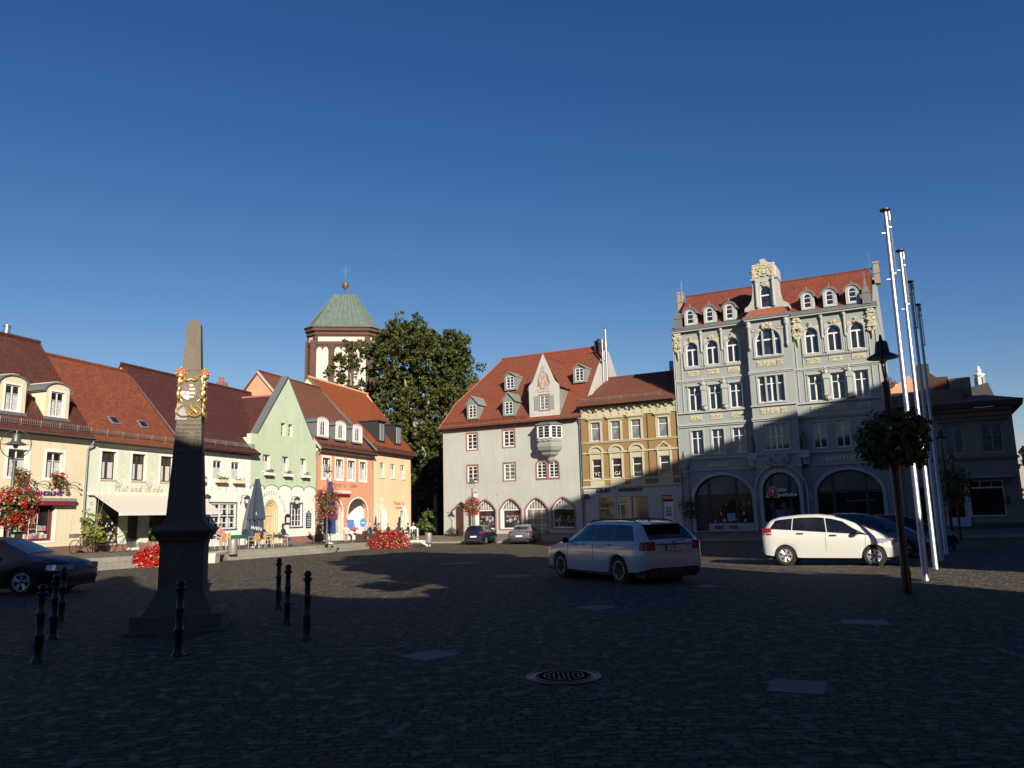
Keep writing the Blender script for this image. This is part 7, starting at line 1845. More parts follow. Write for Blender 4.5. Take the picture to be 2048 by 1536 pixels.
    for a in axles:
        for s in (1, -1):
            wm_ = W / 2 - .115
            t = MB(); t.lathe([(R * .66, -.1), (R * .93, -.105), (R, -.07), (R, .07), (R * .93, .105), (R * .66, .1)], 28, (0, 0, 0), 0, 'y'); wo = t.build('wheel', TYRE, r, 40, loc=(a, s * wm_, R))
            q = MB(); y0 = s * .085
            q.lathe([(R * .68, s * .10), (R * .66, s * .108), (R * .62, s * .10), (R * .60, s * .05)][:4], 28, (0, 0, 0), 0, 'y')
            q = MB(); ring(q, arc(0, 0, R * .68, R * .68, 0, 2 * pi, 28)[:-1], arc(0, 0, R * .60, R * .60, 0, 2 * pi, 28)[:-1], s * .108, s * .04)
            for k in range(rim_n):
                a0 = 2 * pi * k / rim_n + .3
                if spoke == 'fat':
                    for da in (-.17, .17):
                        d = Vector((cos(a0 + da), 0, sin(a0 + da))); e_ = Vector((cos(a0 + da * .6), 0, sin(a0 + da * .6))); q.tube([e_ * R * .12 + Vector((0, s * .085, 0)), d * R * .63 + Vector((0, s * .095, 0))], [R * .075, R * .085], 6)
                else:
                    for da in (-.12, .12):
                        d = Vector((cos(a0 + da), 0, sin(a0 + da))); q.tube([d * R * .1 + Vector((0, s * .08, 0)), d * R * .63 + Vector((0, s * .1, 0))], [R * .03, R * .035], 5)
            q.lathe([(R * .15, s * .06), (R * .15, s * .098), (R * .05, s * .10)], 12, (0, 0, 0), 0, 'y'); q.build('rim', rimm, wo)
            q = MB(); q.lathe([(R * .64, s * .03), (R * .64, s * .035)], 20, (0, 0, 0), 0, 'y'); q.build('brake', BLKP, wo)
    def lamp(x0, x1, z0, z1, mat, nm, wrap=.25, face='rear', yin=.3):
        for s in (1, -1):
            g = MB(); vs = []; sg = -1 if face == 'rear' else 1
            P = []
            xa = sg * hL
            for t in range(5):
                x = xa - sg * (abs(x1 - x0)) * t / 4 ; P.append(x)
            Z = [z0, (z0 + z1) / 2, z1]
            for z in Z:
                row = []
                # end face piece then side piece
                h = ring_(xa - sg * .01); ye = min(h[4][1], h[5][1])
                row.append((xa + sg * .012, s * yin, z)); row.append((xa + sg * .012, s * (ye - .03), z))
                for x in P[0:]:
                    h = ring_(x); 
                    if z >= h[5][2]: f = min(1, (z - h[5][2]) / max(.01, h[6][2] - h[5][2])); y = h[5][1] + (h[6][1] - h[5][1]) * f
                    elif z >= h[4][2]: f = (z - h[4][2]) / max(.01, h[5][2] - h[4][2]); y = h[4][1] + (h[5][1] - h[4][1]) * f
                    else: y = h[3][1]
                    row.append((x, s * (y + .008), z))
                vs += row
            c = 2 + len(P); g.add(vs, [((j * c + i), (j * c + i + 1), ((j + 1) * c + i + 1), ((j + 1) * c + i)) for j in range(2) for i in range(c - 1)]); g.build(nm, mat, r, 30)
    def handle(x, z, mat):
        for s in (1, -1):
            h = ring_(x); y = h[5][1]; g = MB(); g.tube([(x - .1, s * (y + .01), z), (x - .05, s * (y + .03), z + .005), (x + .05, s * (y + .03), z + .005), (x + .1, s * (y + .01), z)], .016, 6); g.build('door_handle', mat, r, 60)
    def seam(x, z0, z1):
        for s in (1, -1):
            g = MB(); h = ring_(x)
            pts = [(x, s * (h[3][1] + .002), max(z0, h[3][2])), (x, s * (h[4][1] + .002), h[4][2]), (x, s * (h[5][1] + .002), h[5][2]), (x, s * (h[6][1] + .003), h[6][2])]; g.tube(pts, .004, 3); g.build('door_seam', BLKP, r)
    def mirror(x, z, mat):
        for s in (1, -1):
            h = ring_(x); g = MB(); g.sphere((x, s * (h[6][1] + .15), z), .1, 10, 8, 0, (.6, 1.1, .75)); g.tube([(x - .02, s * (h[6][1] - .02), z - .05), (x, s * (h[6][1] + .1), z - .02)], .022, 6); g.build('wing_mirror', mat, r, 60)
    if extra: extra(r, dict(ring=ring_, lamp=lamp, handle=handle, seam=seam, mirror=mirror, hL=hL, W=W, side=side))
    return r

TAILR = plain('tail lamp red', (.22, .01, .012), .2, 0, .8); HEADL = plain('headlamp glass', (.30, .33, .38), .08, .3, .9, vs=14, var=.5)
PLATE = plain('number plate white', (.6, .6, .6), .4)
def wagon_extra(r, f):
    W, hL = f['W'], f['hL']
    f['lamp'](0, .16, .80, 1.0, TAILR, 'tail_light', yin=.55); f['handle'](-.98, .93, paint('car white', (.42, .435, .46))); f['handle'](.18, .92, paint('car white', (.42, .435, .46))); f['seam'](-.28, .35, .9); f['seam'](.92, .35, .9); f['mirror'](.86, 1.0, BLKP)
    b = MB(); b.box(-hL - .03, -hL + .02, -.42, .42, .24, .40); b.box(-hL - .025, -hL + .02, -W / 2 + .18, W / 2 - .18, .24, .36); b.build('rear_diffuser', BLKP, r)
    for s in (1, -1):
        b = MB(); h = [f['ring'](x)[8] for x in (.55, .3, -.4, -1.1, -1.55, -1.7)]
        b.tube([(x, s * (q[1] - .04), q[2] + dz) for (x, q, dz) in zip((.55, .3, -.4, -1.1, -1.55, -1.7), h, (.0, .045, .055, .05, .035, 0))], .018, 6); b.build('roof_rail', BLKP, r, 60)
    b = MB(); b.box(-hL + .10, -hL + .46, -.56, .56, 1.395, 1.43); b.build('roof_spoiler', paint('car white', (.42, .435, .46)), r)
    b = MB(); b.lathe([(.03, 0), (.02, .04), (.005, .07)], 6, (-1.45, 0, 1.47)); b.build('antenna', BLKP, r)
    p = MB(); p.box(-hL - .028, -hL + .02, -.27, .27, .79, .905); po = p.build('number_plate', PLATE, r)
    p = MB(); p.box(-hL - .031, -hL - .02, -.275, .275, .783, .79); p.box(-hL - .031, -hL - .02, -.275, .275, .905, .912); p.box(-hL - .032, -hL - .02, .225, .27, .79, .905); p.box(-hL - .02, -hL + .02, -.5, .5, .925, .945); p.build('plate_frame', plain('plate blue black', (.01, .015, .06), .4), r)
    t = text(po, 'CB·FR 11', 0, .807, .115, BLACK, ext=.003, align='CENTER'); t.rotation_euler = (pi / 2, 0, -pi / 2); t.location = (-hL - .031, 0, .807)
    e = MB(); e.lathe([(.04, -.0), (.038, -.006)], 16, (-hL - .012, -.0, .975), 0, 'x'); e.build('badge', plain('chrome', (.4, .42, .4), .2, .9), r)
    e = MB(); e.tube([(-hL + .02, 0, 1.0), (-hL + .03, -.4, 1.03)], .01, 4); e.build('rear_wiper', BLKP, r)
    e = MB(); e.tube([(-1.3, .86, .38), (1.2, .86, .36)], .03, 6); e.tube([(-1.3, -.86, .38), (1.2, -.86, .36)], .03, 6); e.build('side_skirt', paint('car white', (.42, .435, .46)), r)
wagon_st = [(-2.33, .42, .88, .90, .80, .70), (-2.32, .36, .95, .98, .84, .78), (-2.27, .34, .99, 1.03, .875, .80), (-2.07, .30, 1.0, 1.24, .895, .74), (-1.88, .28, 1.0, 1.41, .905, .66), (-1.55, .26, .99, 1.45, .91, .63), (-.6, .24, .97, 1.47, .91, .63), (.2, .24, .96, 1.46, .91, .62), (.45, .24, .95, 1.42, .91, .60), (.95, .24, .94, 1.19, .91, .64), (1.25, .25, .93, 1.0, .905, .72), (1.5, .26, .90, .95, .90, .74), (2.0, .28, .80, .86, .87, .70), (2.25, .3, .66, .72, .76, .58), (2.33, .36, .52, .58, .66, .5)]
car('white_estate_car', 'white estate car with roof rails seen from behind in the shade', (2.62, 20.6, -.045), radians(118), 4.66, 1.81, wagon_st, (-1.33, 1.35), .325,
    [(-1.0, -.21, -.98, -.23), (-.18, .90, -.2, .40), (-1.95, -1.03, -1.66, -1.01)], [(-2.26, -1.86, .93, 'rear_window'), (.52, 1.18, .9, 'windscreen')], paint('car white', (.42, .435, .46)), 5, (.30, .29, .27), extra=wagon_extra, spoke='thin')
def hatch_extra(r, f):
    W, hL = f['W'], f['hL']
    f['lamp'](0, .30, .92, 1.13, TAILR, 'tail_light', yin=.5); f['handle'](-.80, .96, BLKP); f['handle'](.14, .90, BLKP); f['seam'](-.08, .3, .85); f['seam'](1.02, .3, .85); f['mirror'](.82, .98, BLKP)
    f['lamp'](0, .62, .66, .80, HEADL, 'headlight', face='front', yin=.35)
    b = MB(); b.box(hL - .04, hL + .01, -.5, .5, .25, .62); b.build('grille', BLKP, r)
    p = MB(); p.box(hL + .0, hL + .02, -.26, .26, .40, .51); p.build('number_plate', PLATE, r)
hatch_st = [(-1.95, .40, .84, .88, .76, .68), (-1.93, .34, .95, 1.02, .80, .68), (-1.86, .30, 1.07, 1.18, .83, .66), (-1.72, .28, 1.09, 1.36, .84, .60), (-1.45, .26, 1.07, 1.45, .845, .58), (-.8, .22, 1.02, 1.515, .845, .575), (-.3, .22, .98, 1.52, .845, .57), (.1, .22, .955, 1.47, .845, .56), (.5, .22, .93, 1.35, .845, .57), (.9, .22, .91, 1.18, .845, .60), (1.25, .23, .87, 1.02, .84, .66), (1.5, .24, .80, .89, .82, .66), (1.72, .25, .68, .76, .77, .6), (1.88, .26, .54, .60, .68, .55), (1.95, .3, .45, .5, .62, .48)]
car('white_hatchback', 'small white hatchback parked sideways in the sun, facing right', (9.85, 24.55, -.10), radians(-27.75), 3.9, 1.695, hatch_st, (-1.28, 1.22), .295,
    [(-1.03, -.05, -1.0, -.1), (-.02, 1.15, -.07, .42), (-1.72, -1.06, -1.55, -1.03)], [(-1.9, -1.62, .8, 'rear_window'), (.2, 1.25, .93, 'windscreen')], paint('car warm white', (.52, .52, .49)), 6, (.62, .62, .60), extra=hatch_extra)
def plain_extra(hm, heads=True, tails=True, zt=(.82, .96), zh=(.60, .74), mm=None, hx=(-.7, .2), plates=True):
    def f_(r, f):
        hL = f['hL']
        if tails: f['lamp'](0, .2, zt[0], zt[1], TAILR, 'tail_light', yin=.5)
        if heads: f['lamp'](0, .42, zh[0], zh[1], HEADL, 'headlight', face='front', yin=.38)
        for x in hx: f['handle'](x, .88, hm)
        f['seam'](-.2, .3, .85); f['seam'](.9, .3, .85); f['mirror'](.8, .97, mm or hm)
        if plates:
            p = MB(); p.box(-hL - .02, -hL + .02, -.26, .26, .55, .66); p.box(hL - .02, hL + .03, -.26, .26, .38, .49); p.build('number_plate', PLATE, r)
            p = MB(); p.box(-hL - .012, -hL + .02, -.6, .6, .26, .4); p.box(hL - .03, hL + .02, -.5, .5, .25, .55); p.build('bumper_grille', BLKP, r)
    return f_
sed = [(-2.4, .45, .86, .90, .78, .66), (-2.36, .38, .95, 1.0, .84, .70), (-2.1, .32, .98, 1.03, .88, .72), (-1.75, .28, .97, 1.08, .90, .68), (-1.3, .25, .96, 1.30, .905, .60), (-.8, .24, .95, 1.42, .905, .58), (-.1, .24, .93, 1.445, .905, .58), (.4, .24, .92, 1.38, .905, .58), (1.0, .24, .91, 1.12, .90, .64), (1.3, .25, .90, .99, .90, .70), (1.8, .26, .84, .90, .88, .68), (2.15, .28, .74, .80, .83, .62), (2.34, .30, .62, .67, .74, .55), (2.4, .34, .5, .55, .66, .5)]
BP = paint('black blue paint', (.004, .004, .008), 0, .35); BP.node_tree.nodes['Principled BSDF'].inputs['Coat Weight'].default_value = .15; BP.node_tree.nodes['Principled BSDF'].inputs['Specular IOR Level'].default_value = .25
car('black_saloon_car', 'black saloon car cut off by the left edge, front wheel showing', (-13.8, 20.9, -.055), radians(-4), 4.8, 1.83, sed, (-1.42, 1.38), .335,
    [(-1.0, -.12, -.9, -.15), (-.06, .92, -.1, .4)], [(-2.0, -1.35, .85, 'rear_window'), (.5, 1.25, .9, 'windscreen')], BP, 5, (.4, .4, .42), extra=plain_extra(BP, plates=False), spoke='fat')
sml = [(-1.9, .42, .86, .90, .74, .64), (-1.86, .36, .98, 1.04, .79, .66), (-1.7, .30, 1.0, 1.30, .82, .60), (-1.45, .27, .99, 1.42, .825, .57), (-.6, .24, .96, 1.46, .825, .56), (.1, .24, .94, 1.44, .825, .56), (.6, .24, .93, 1.25, .825, .58), (1.1, .25, .91, .98, .82, .66), (1.5, .27, .82, .88, .80, .62), (1.8, .3, .66, .72, .7, .54), (1.9, .34, .5, .56, .62, .48)]
NB = paint('navy paint', (.010, .014, .035), .3)
car('dark_blue_small_car', 'dark blue small hatchback parked nose to the pale pink house', (-2.75, 62.9, -.62), radians(90 - 17), 3.8, 1.67, sml, (-1.2, 1.25), .30,
    [(-.85, -.1, -.82, -.12), (-.06, .9, -.1, .45)], [(-1.8, -1.5, .8, 'rear_window'), (.5, 1.05, .9, 'windscreen')], NB, 5, (.3, .3, .32), extra=plain_extra(NB, zt=(.86, 1.02)))
SV = paint('silver grey paint', (.15, .16, .19), .6, .3)
car('grey_saloon_car', 'grey saloon car parked right beside the dark blue small car', (.75, 62.2, -.63), radians(90 - 13), 4.5, 1.76, [(s[0] * .94, *s[1:]) for s in sed], (-1.32, 1.3), .315,
    [(-1.0, -.12, -.9, -.15), (-.06, .9, -.1, .4)], [(-1.92, -1.3, .85, 'rear_window'), (.48, 1.15, .9, 'windscreen')], SV, 5, (.35, .35, .36), extra=plain_extra(SV, zt=(.84, .97)))
VB = paint('blue grey paint', (.06, .07, .095), .3, .35)
car('blue_grey_compact_car', 'blue grey car mostly hidden behind the white hatchback', (12.7, 28.6, -.15), radians(-29), 4.2, 1.75, hatch_st[:1] + [(s[0] * 1.07, s[1], s[2], s[3] * 1.01, s[4] * 1.03, s[5] * 1.03) for s in hatch_st[1:]], (-1.33, 1.3), .30,
    [(-.98, -.06, -.95, -.12), (-.02, 1.05, -.08, .45)], [(-1.95, -1.66, .8, 'rear_window'), (.2, 1.34, .9, 'windscreen')], VB, 5, (.3, .3, .3), extra=plain_extra(VB, tails=False))
DP = paint('black blue paint', (.006, .007, .016), .2)
car('black_compact_car', 'black car in deep shade just left of the flagpoles, only its front showing', (16.2, 33.2, -.22), radians(-29), 4.2, 1.75, sml[:0] + [(s[0] * 1.1, *s[1:]) for s in sml], (-1.3, 1.35), .30,
    [(-.85, -.1, -.82, -.12)], [(-1.95, -1.65, .8, 'rear_window'), (.55, 1.15, .9, 'windscreen')], DP, 5, (.3, .3, .3), extra=plain_extra(DP, tails=False))

# ------------------------------------------------------------------ bicycles
def bicycle(loc, rz, label, col, basket=True):
    r = empty('bicycle', loc, rz, label, 'bicycle', 'parked bicycles')
    fm = plain('bike frame %s' % str(col), col, .4, .3)
    for x, nm in ((-.52, 0), (.52, 1)):
        w = MB(); n = 24; w.tube([(.33 * cos(2 * pi * k / n), 0, .33 * sin(2 * pi * k / n)) for k in range(n)], .02, 5, closed=True); wo = w.build('wheel', TYRE, r, loc=(x, 0, .35))
        s = MB()
        for k in range(12): a = 2 * pi * k / 12; s.tube([(0, 0, 0), (.32 * cos(a), 0, .32 * sin(a))], .003, 3)
        s.build('spokes', PIPE, wo)
    f = MB()
    for a, b in (((-.52, 0, .35), (-.12, 0, .3)), ((-.12, 0, .3), (.36, 0, .78)), ((-.12, 0, .3), (-.25, 0, .85)), ((-.52, 0, .35), (-.22, 0, .75)), ((-.22, 0, .75), (.34, 0, .86)), ((.52, 0, .35), (.34, 0, .95))): f.tube([a, b], .018, 6)
    f.build('frame', fm, r); h = MB(); h.tube([(.2, -.26, 1.0), (.3, -.18, 1.06), (.33, 0, 1.02), (.3, .18, 1.06), (.2, .26, 1.0)], .014, 6); h.build('handlebar', PIPE, r)
    s = MB(); s.sphere((-.26, 0, .92), .12, 8, 6, 0, (1.1, .6, .35)); s.build('saddle', BLACK, r)
    if basket:
        b = MB(); b.box(-.78, -.42, -.14, .14, .78, .98); b.build('basket', plain('wicker grey', (.12, .10, .08), .8), r)
p = lpt(.0 - 1.35, 1.5); bicycle((p.x, p.y, SL(-1.4, 1.5)), LR, 'black bicycle with rear basket in front of the bookshop window', (.08, .03, .03))
p = lpt(.55, 1.9); bicycle((p.x, p.y, SL(.5, 1.9)), LR, 'dark bicycle leaning near the young tree between the two shops', (.03, .04, .06), False)
bicycle((-4.55, 70.0, -.22), radians(-20), 'old bicycle with pale tyres in front of the pink house passage', (.25, .22, .2), False)
bicycle((-3.2, 68.4, -.28), radians(-20), 'second bicycle behind the lamp at the pink house passage', (.06, .05, .05), False)
def bike_rack():
    p = lpt(1.3, 2.9, SL(1.3, 2.9)); r = empty('bike_stand', p, LR, 'curved grey steel bicycle stand left of the hat shop steps', 'bike stand'); m = MB()
    for k in range(3): m.tube([(k * .3, 0, 0)] + [(k * .3 + .2 + .2 * cos(a), 0, .3 + .22 * sin(a)) for a in [pi - pi * i / 8 for i in range(9)]] + [(k * .3 + .4, 0, 0)], .02, 5)
    m.build('hoops', PIPE, r)
bike_rack()

# ------------------------------------------------------------------ café furniture and umbrellas
def spt(u, v): return lpt(u, v, SL(u, v))
def umbrella(u, v, label, col, H=4.1, Rb=.42, two=False, print_=None):
    r = empty('closed_parasol', spt(u, v), LR, label, 'parasol', 'closed parasols on the café terrace')
    m = MB(); m.lathe([(.035, 0), (.035, H)], 10); m.lathe([(.3, 0), (.3, .05), (.06, .1)], 14); m.lathe([(.02, H), (.06, H + .02), (.02, H + .1)], 8); m.build('pole', WHITE, r, 50)
    cm = plain('canvas %s' % str(col), col, .85, var=.12, vs=4); c = MB(); n = 16
    def folds(z0, z1, r0, r1, ph=0):
        rows = 6; vs = []
        for j in range(rows + 1):
            t = j / rows; z = z0 + (z1 - z0) * t
            for i in range(n): a = 2 * pi * i / n; q = (r0 + (r1 - r0) * t ** .9) * (1 + (.28 if i % 2 else -.12)); vs.append((q * cos(a + ph), q * sin(a + ph), z - (.12 if i % 2 and j == rows else 0)))
        c.add(vs, [(j * n + i, (j + 1) * n + i, (j + 1) * n + (i + 1) % n, j * n + (i + 1) % n) for j in range(rows) for i in range(n)])
    folds(H - .02, 1.75 if two else 1.1, .1, Rb); 
    if two: folds(1.9, .75, Rb * .75, Rb * .8, .2)
    o = c.build('canopy', cm, r, 40)
    if print_:
        tm = WHITE
        for s_, z, sz in print_: 
            t = text(o, s_, 0, z, sz * .8, tm, y=0, ext=.002, align='CENTER'); q = Rb * .98; t.rotation_euler = (pi / 2, radians(12), radians(-55)); t.location = (-.82 * q, -.57 * q, z)
umbrella(8.34, 4.63, 'tall navy closed parasol beside the sandstone door', (.022, .034, .06), 4.15, .44, True, [('L', 1.95, .3), ('WEN', 1.05, .36)])
umbrella(12.9, .9, 'grey closed parasol against the white inn wall', (.075, .075, .085), 3.1, .42)
umbrella(17.0, 4.6, 'royal blue closed parasol behind the lamp in front of the orange café', (.015, .028, .11), 4.4, .42, True)
umbrella(31.2, 1.5, 'white closed parasol in the right café arch', (.40, .40, .37), 3.0, .32)
umbrella(36.2, 1.5, 'white closed parasol between the arched door and the peach window', (.44, .43, .38), 2.95, .36)
RAT = plain('rattan', (.50, .28, .09), .7, var=.25, vs=30); TGR = plain('green tablecloth', (.01, .07, .045), .8); WIC = plain('dark brown wicker', (.05, .025, .018), .8, var=.3, vs=30)
def chair_mesh(col, frame, parent, arms=True):
    f = MB()
    for x in (-.2, .2):
        f.tube([(x, -.2, 0), (x, -.18, .45)], .014, 5); f.tube([(x, .22, 0), (x, .2, .45), (x, .26, .86)], .014, 5)
        if arms: f.tube([(x * 1.15, .22, .66), (x * 1.2, -.18, .66), (x, -.19, .45)], .014, 5)
    f.build('frame', frame, parent)
    s = MB().box(-.22, .22, -.22, .22, .43, .46); s.build('seat', col, parent)
    b = MB(); b.add([(-.22, .21, .5), (.22, .21, .5), (.2, .27, .88), (-.2, .27, .88), (-.22, .23, .5), (.22, .23, .5), (.2, .29, .88), (-.2, .29, .88)], [(0, 1, 2, 3), (7, 6, 5, 4), (0, 4, 5, 1), (1, 5, 6, 2), (2, 6, 7, 3), (3, 7, 4, 0)]); b.build('backrest', col, parent)
_ch = {}
def chair(u, v, face, label, kind='rattan'):
    p = spt(u, v); rz = LR + radians(face)
    if kind not in _ch:
        r = empty('cafe_chair', p, rz, label, 'chair', '%s café chairs' % kind)
        if kind == 'rattan': chair_mesh(RAT, plain('pale chair frame', (.4, .38, .33), .5), r)
        elif kind == 'black': chair_mesh(plain('black mesh', (.02, .02, .022), .7), plain('pale chair frame', (.4, .38, .33), .5), r)
        else:
            m = MB(); m.box(-.34, .34, -.34, .34, .06, .40); m.build('seat', WIC, r); m = MB().box(-.34, .34, .24, .36, .40, .82); m.build('backrest', WIC, r); m = MB().box(-.36, -.26, -.34, .3, .4, .6).box(.26, .36, -.34, .3, .4, .6); m.build('armrest', WIC, r)
            m = MB().box(-.25, .25, -.3, .22, .401, .47); m.build('cushion', plain('cream cushion', (.5, .45, .38), .9), r)
        _ch[kind] = r; return r
    return copy_tree(_ch[kind], p, rz, label)
def table(u, v, label, cloth=True, sx=1.0, proto={}):
    p = spt(u, v)
    if cloth not in proto:
        r = empty('cafe_table', p, LR, label, 'table', 'café tables')
        m = MB().box(-.4 * sx, .4 * sx, -.4, .4, .70, .73); m.build('top', WHITE, r)
        m = MB(); m.tube([(-.3, -.3, 0), (-.26, -.26, .7)], .02, 5).tube([(.3, -.3, 0), (.26, -.26, .7)], .02, 5).tube([(-.3, .3, 0), (-.26, .26, .7)], .02, 5).tube([(.3, .3, 0), (.26, .26, .7)], .02, 5); m.build('legs', PIPE, r)
        if cloth:
            m = MB(); m.box(-.42 * sx, .42 * sx, -.42, .42, .735, .745)
            for a in range(4): 
                c_ = [(0, -.425), (0, .415), (-.425 * sx, 0), (.415 * sx, 0)][a]
                if a < 2: m.box(-.42 * sx, .42 * sx, c_[1], c_[1] + .01, .56, .745)
                else: m.box(c_[0], c_[0] + .01, -.42, .42, .56, .745)
            m.build('tablecloth', TGR, r)
        proto[cloth] = r; return r
    return copy_tree(proto[cloth], p, LR, label)
for (u, v, lab, c) in [(4.9, 3.7, 'green covered table nearest the obelisk', True), (7.0, 4.4, 'green covered table behind the waste bin', True), (8.3, 3.4, 'green covered table behind the navy parasol', True), (9.95, 4.7, 'green covered table between the woman and the man by the door', True),
                       (21.0, 4.1, 'small table in front of the first brown armchairs', False), (22.6, 4.3, 'small table among the dark dressed guests', False), (25.5, 4.0, 'small table in the middle of the café guests', False), (28.8, 4.0, 'small table behind the red flower mound', False), (31.0, 3.9, 'small table at the right end of the café', False)]:
    table(u, v, lab, c)
for (u, v, f, lab, k) in [(4.7, 4.9, 180, 'rattan café chair closest to the obelisk, back to the square', 'rattan'), (5.6, 4.5, 240, 'rattan chair turned sideways right of the nearest one', 'rattan'), (6.9, 5.5, 180, 'rattan chair with its back just above the waste bin', 'rattan'), (8.6, 5.4, 200, 'rattan chair in front of the navy parasol', 'rattan'), (9.0, 4.5, 250, 'rattan chair left of the green table by the door', 'rattan'), (10.7, 5.0, 60, 'rattan chair the woman in navy sits on', 'rattan'),
                       (21.0, 5.0, 180, 'low brown wicker armchair, left of the pair', 'wicker'), (22.3, 5.4, 180, 'low brown wicker armchair, right of the pair', 'wicker'),
                       (23.6, 5.0, 190, 'black café chair of the man in dark coat', 'black'), (24.9, 5.0, 170, 'black café chair left of the red flower mound', 'black'), (26.2, 5.0, 180, 'black café chair second left of the red mound', 'black'), (27.8, 5.0, 180, 'black café chair partly behind the red mound', 'black'), (30.1, 4.9, 190, 'black café chair right of the red mound', 'black'), (31.8, 4.6, 140, 'black café chair at the far right end', 'black')]:
    chair(u, v, f, lab, k)

# ------------------------------------------------------------------ people
SKIN = plain('skin', (.48, .27, .19), .55)
def person(loc, rz, label, top, legs, hair, lean=0.0, turn=0.0, armpose=0, hairlen=0):
    """seated figure: origin on the ground below the hips, facing -y in its own frame, seat height .45"""
    r = empty('person', loc, rz, label, 'person', None)
    me = bpy.data.meshes.new('p'); V = []; E_ = []; Rd = []
    def v(x, y, z, a, b=None, par=None):
        V.append((x, y, z)); Rd.append((a, b or a))
        if par is not None: E_.append((par, len(V) - 1))
        return len(V) - 1
    ly = -lean
    pel = v(0, 0, .55, .16, .13); sp1 = v(0, ly * .3, .75, .145, .11, pel); ch = v(0, ly * .7, .96, .17, .12, sp1); nk = v(0, ly, 1.12, .075, .07, ch); n2 = v(0, ly - .01, 1.19, .055, None, nk)
    hd = v(0, ly - .02, 1.29, .088, .095, n2); v(0, ly - .02, 1.38, .07, .078, hd)
    for s in (-1, 1):
        hp = v(s * .10, -.04, .54, .10, None, pel); kn = v(s * .13, -.45, .52, .068, None, hp); cf = v(s * .13, -.48, .30, .052, None, kn); an = v(s * .13, -.47, .10, .038, None, cf); hl = v(s * .13, -.47, .05, .04, None, an); ft = v(s * .14, -.62, .035, .035, .028, hl)
        sh = v(s * .19, ly * .75, 1.05, .072, .07, ch); 
        if armpose == 0: el = v(s * .25, ly - .10, .82, .05, None, sh); wr = v(s * .12, ly - .32, .80, .033, None, el); d = Vector((-s * .25, -.9, .0))
        elif armpose == 1: el = v(s * .27, ly - .02, .80, .05, None, sh); wr = v(s * .2, ly - .24, .70, .033, None, el); d = Vector((0, -.95, -.2))
        else: el = v(s * .27, ly - .12, .88, .05, None, sh); wr = v(s * .12, ly - .25, 1.05, .033, None, el); d = Vector((-s * .3, -.4, .8))
        d.normalize(); wv = Vector(V[wr]); pm_ = v(*(wv + d * .07), .034, .018, wr); side_ = d.cross(Vector((0, 0, 1))).normalized()
        for k in range(4):
            b_ = wv + d * .10 + side_ * (k - 1.5) * .02; i1 = v(*b_, .010, None, pm_); v(*(b_ + d * (.05 - abs(k - 1.2) * .008) + Vector((0, 0, -.02))), .008, None, i1)
        b_ = wv + d * .05 - side_ * .04; i1 = v(*b_, .011, None, pm_); v(*(b_ + d * .03), .009, None, i1)
    no = v(0, ly - .125, 1.30, .016, None, hd)
    me.from_pydata(V, E_, []); o = bpy.data.objects.new('tmp', me); COL.objects.link(o)
    md = o.modifiers.new('s', 'SKIN'); md.use_smooth_shade = True; md.branch_smoothing = .6
    for i, sv in enumerate(me.skin_vertices[0].data): sv.radius = Rd[i]; sv.use_root = (i == 0)
    o.modifiers.new('u', 'SUBSURF').levels = 1; o.modifiers['u'].render_levels = 1
    dg = bpy.context.evaluated_depsgraph_get(); mesh = bpy.data.meshes.new_from_object(o.evaluated_get(dg)); bpy.data.objects.remove(o)
    mesh.name = 'body'; mesh.materials.clear()
    for m in (SKIN, top, legs, plain('dark shoes', (.02, .018, .016), .6)): mesh.materials.append(m)
    for p in mesh.polygons:
        c = p.center; p.use_smooth = True
        if c.z > 1.15: p.material_index = 0
        elif c.z < .10: p.material_index = 3
        elif c.z < .62 and not (abs(c.x) > .2 and c.z > .6): p.material_index = 2
        else: p.material_index = 1
        wr_ = [Vector(V[i]) for i in range(len(V))]
    # hands back to skin
    hands = [Vector(V[i]) for i, q in enumerate(Rd) if q[0] in (.034, .010, .008, .011, .009)]
    for p in mesh.polygons:
        if any((p.center - h).length < .04 for h in hands): p.material_index = 0
    bo = link('body', mesh, r)
    h = MB(); h.sphere((0, ly - .0, 1.335), .108, 12, 9, 0, (.95, 1.0, .98)); cut = MB()
    keep = [f for f in h.f if sum(h.v[i][2] for i in f) / len(f) > 1.33 or sum(h.v[i][1] for i in f) / len(f) > ly + .02]
    h.f = keep; h.m = [0] * len(keep)
    if hairlen: h.sphere((0, ly + .04, 1.22), .095, 10, 8, 0, (1, .7, 1.3))
    h.build('hair', hair, r, 60)
    e = MB()
    for s in (-1, 1): e.sphere((s * .032, ly - .103, 1.315), .009, 6, 4)
    e.box(-.022, .022, ly - .108, ly - .1, 1.255, 1.262); e.build('eyes_and_mouth', plain('dark face detail', (.06, .03, .025), .6), r)
    return r
def cl(n, c): return plain('cloth ' + n, c, .85, var=.15, vs=9)
HB, HG, HL_, HK = plain('brown hair', (.05, .025, .015), .7), plain('grey hair', (.35, .33, .31), .7), plain('blond hair', (.35, .22, .10), .7), plain('black hair', (.015, .012, .012), .6)
JE = cl('jeans', (.05, .07, .12)); DKT = cl('dark trousers', (.02, .02, .022))
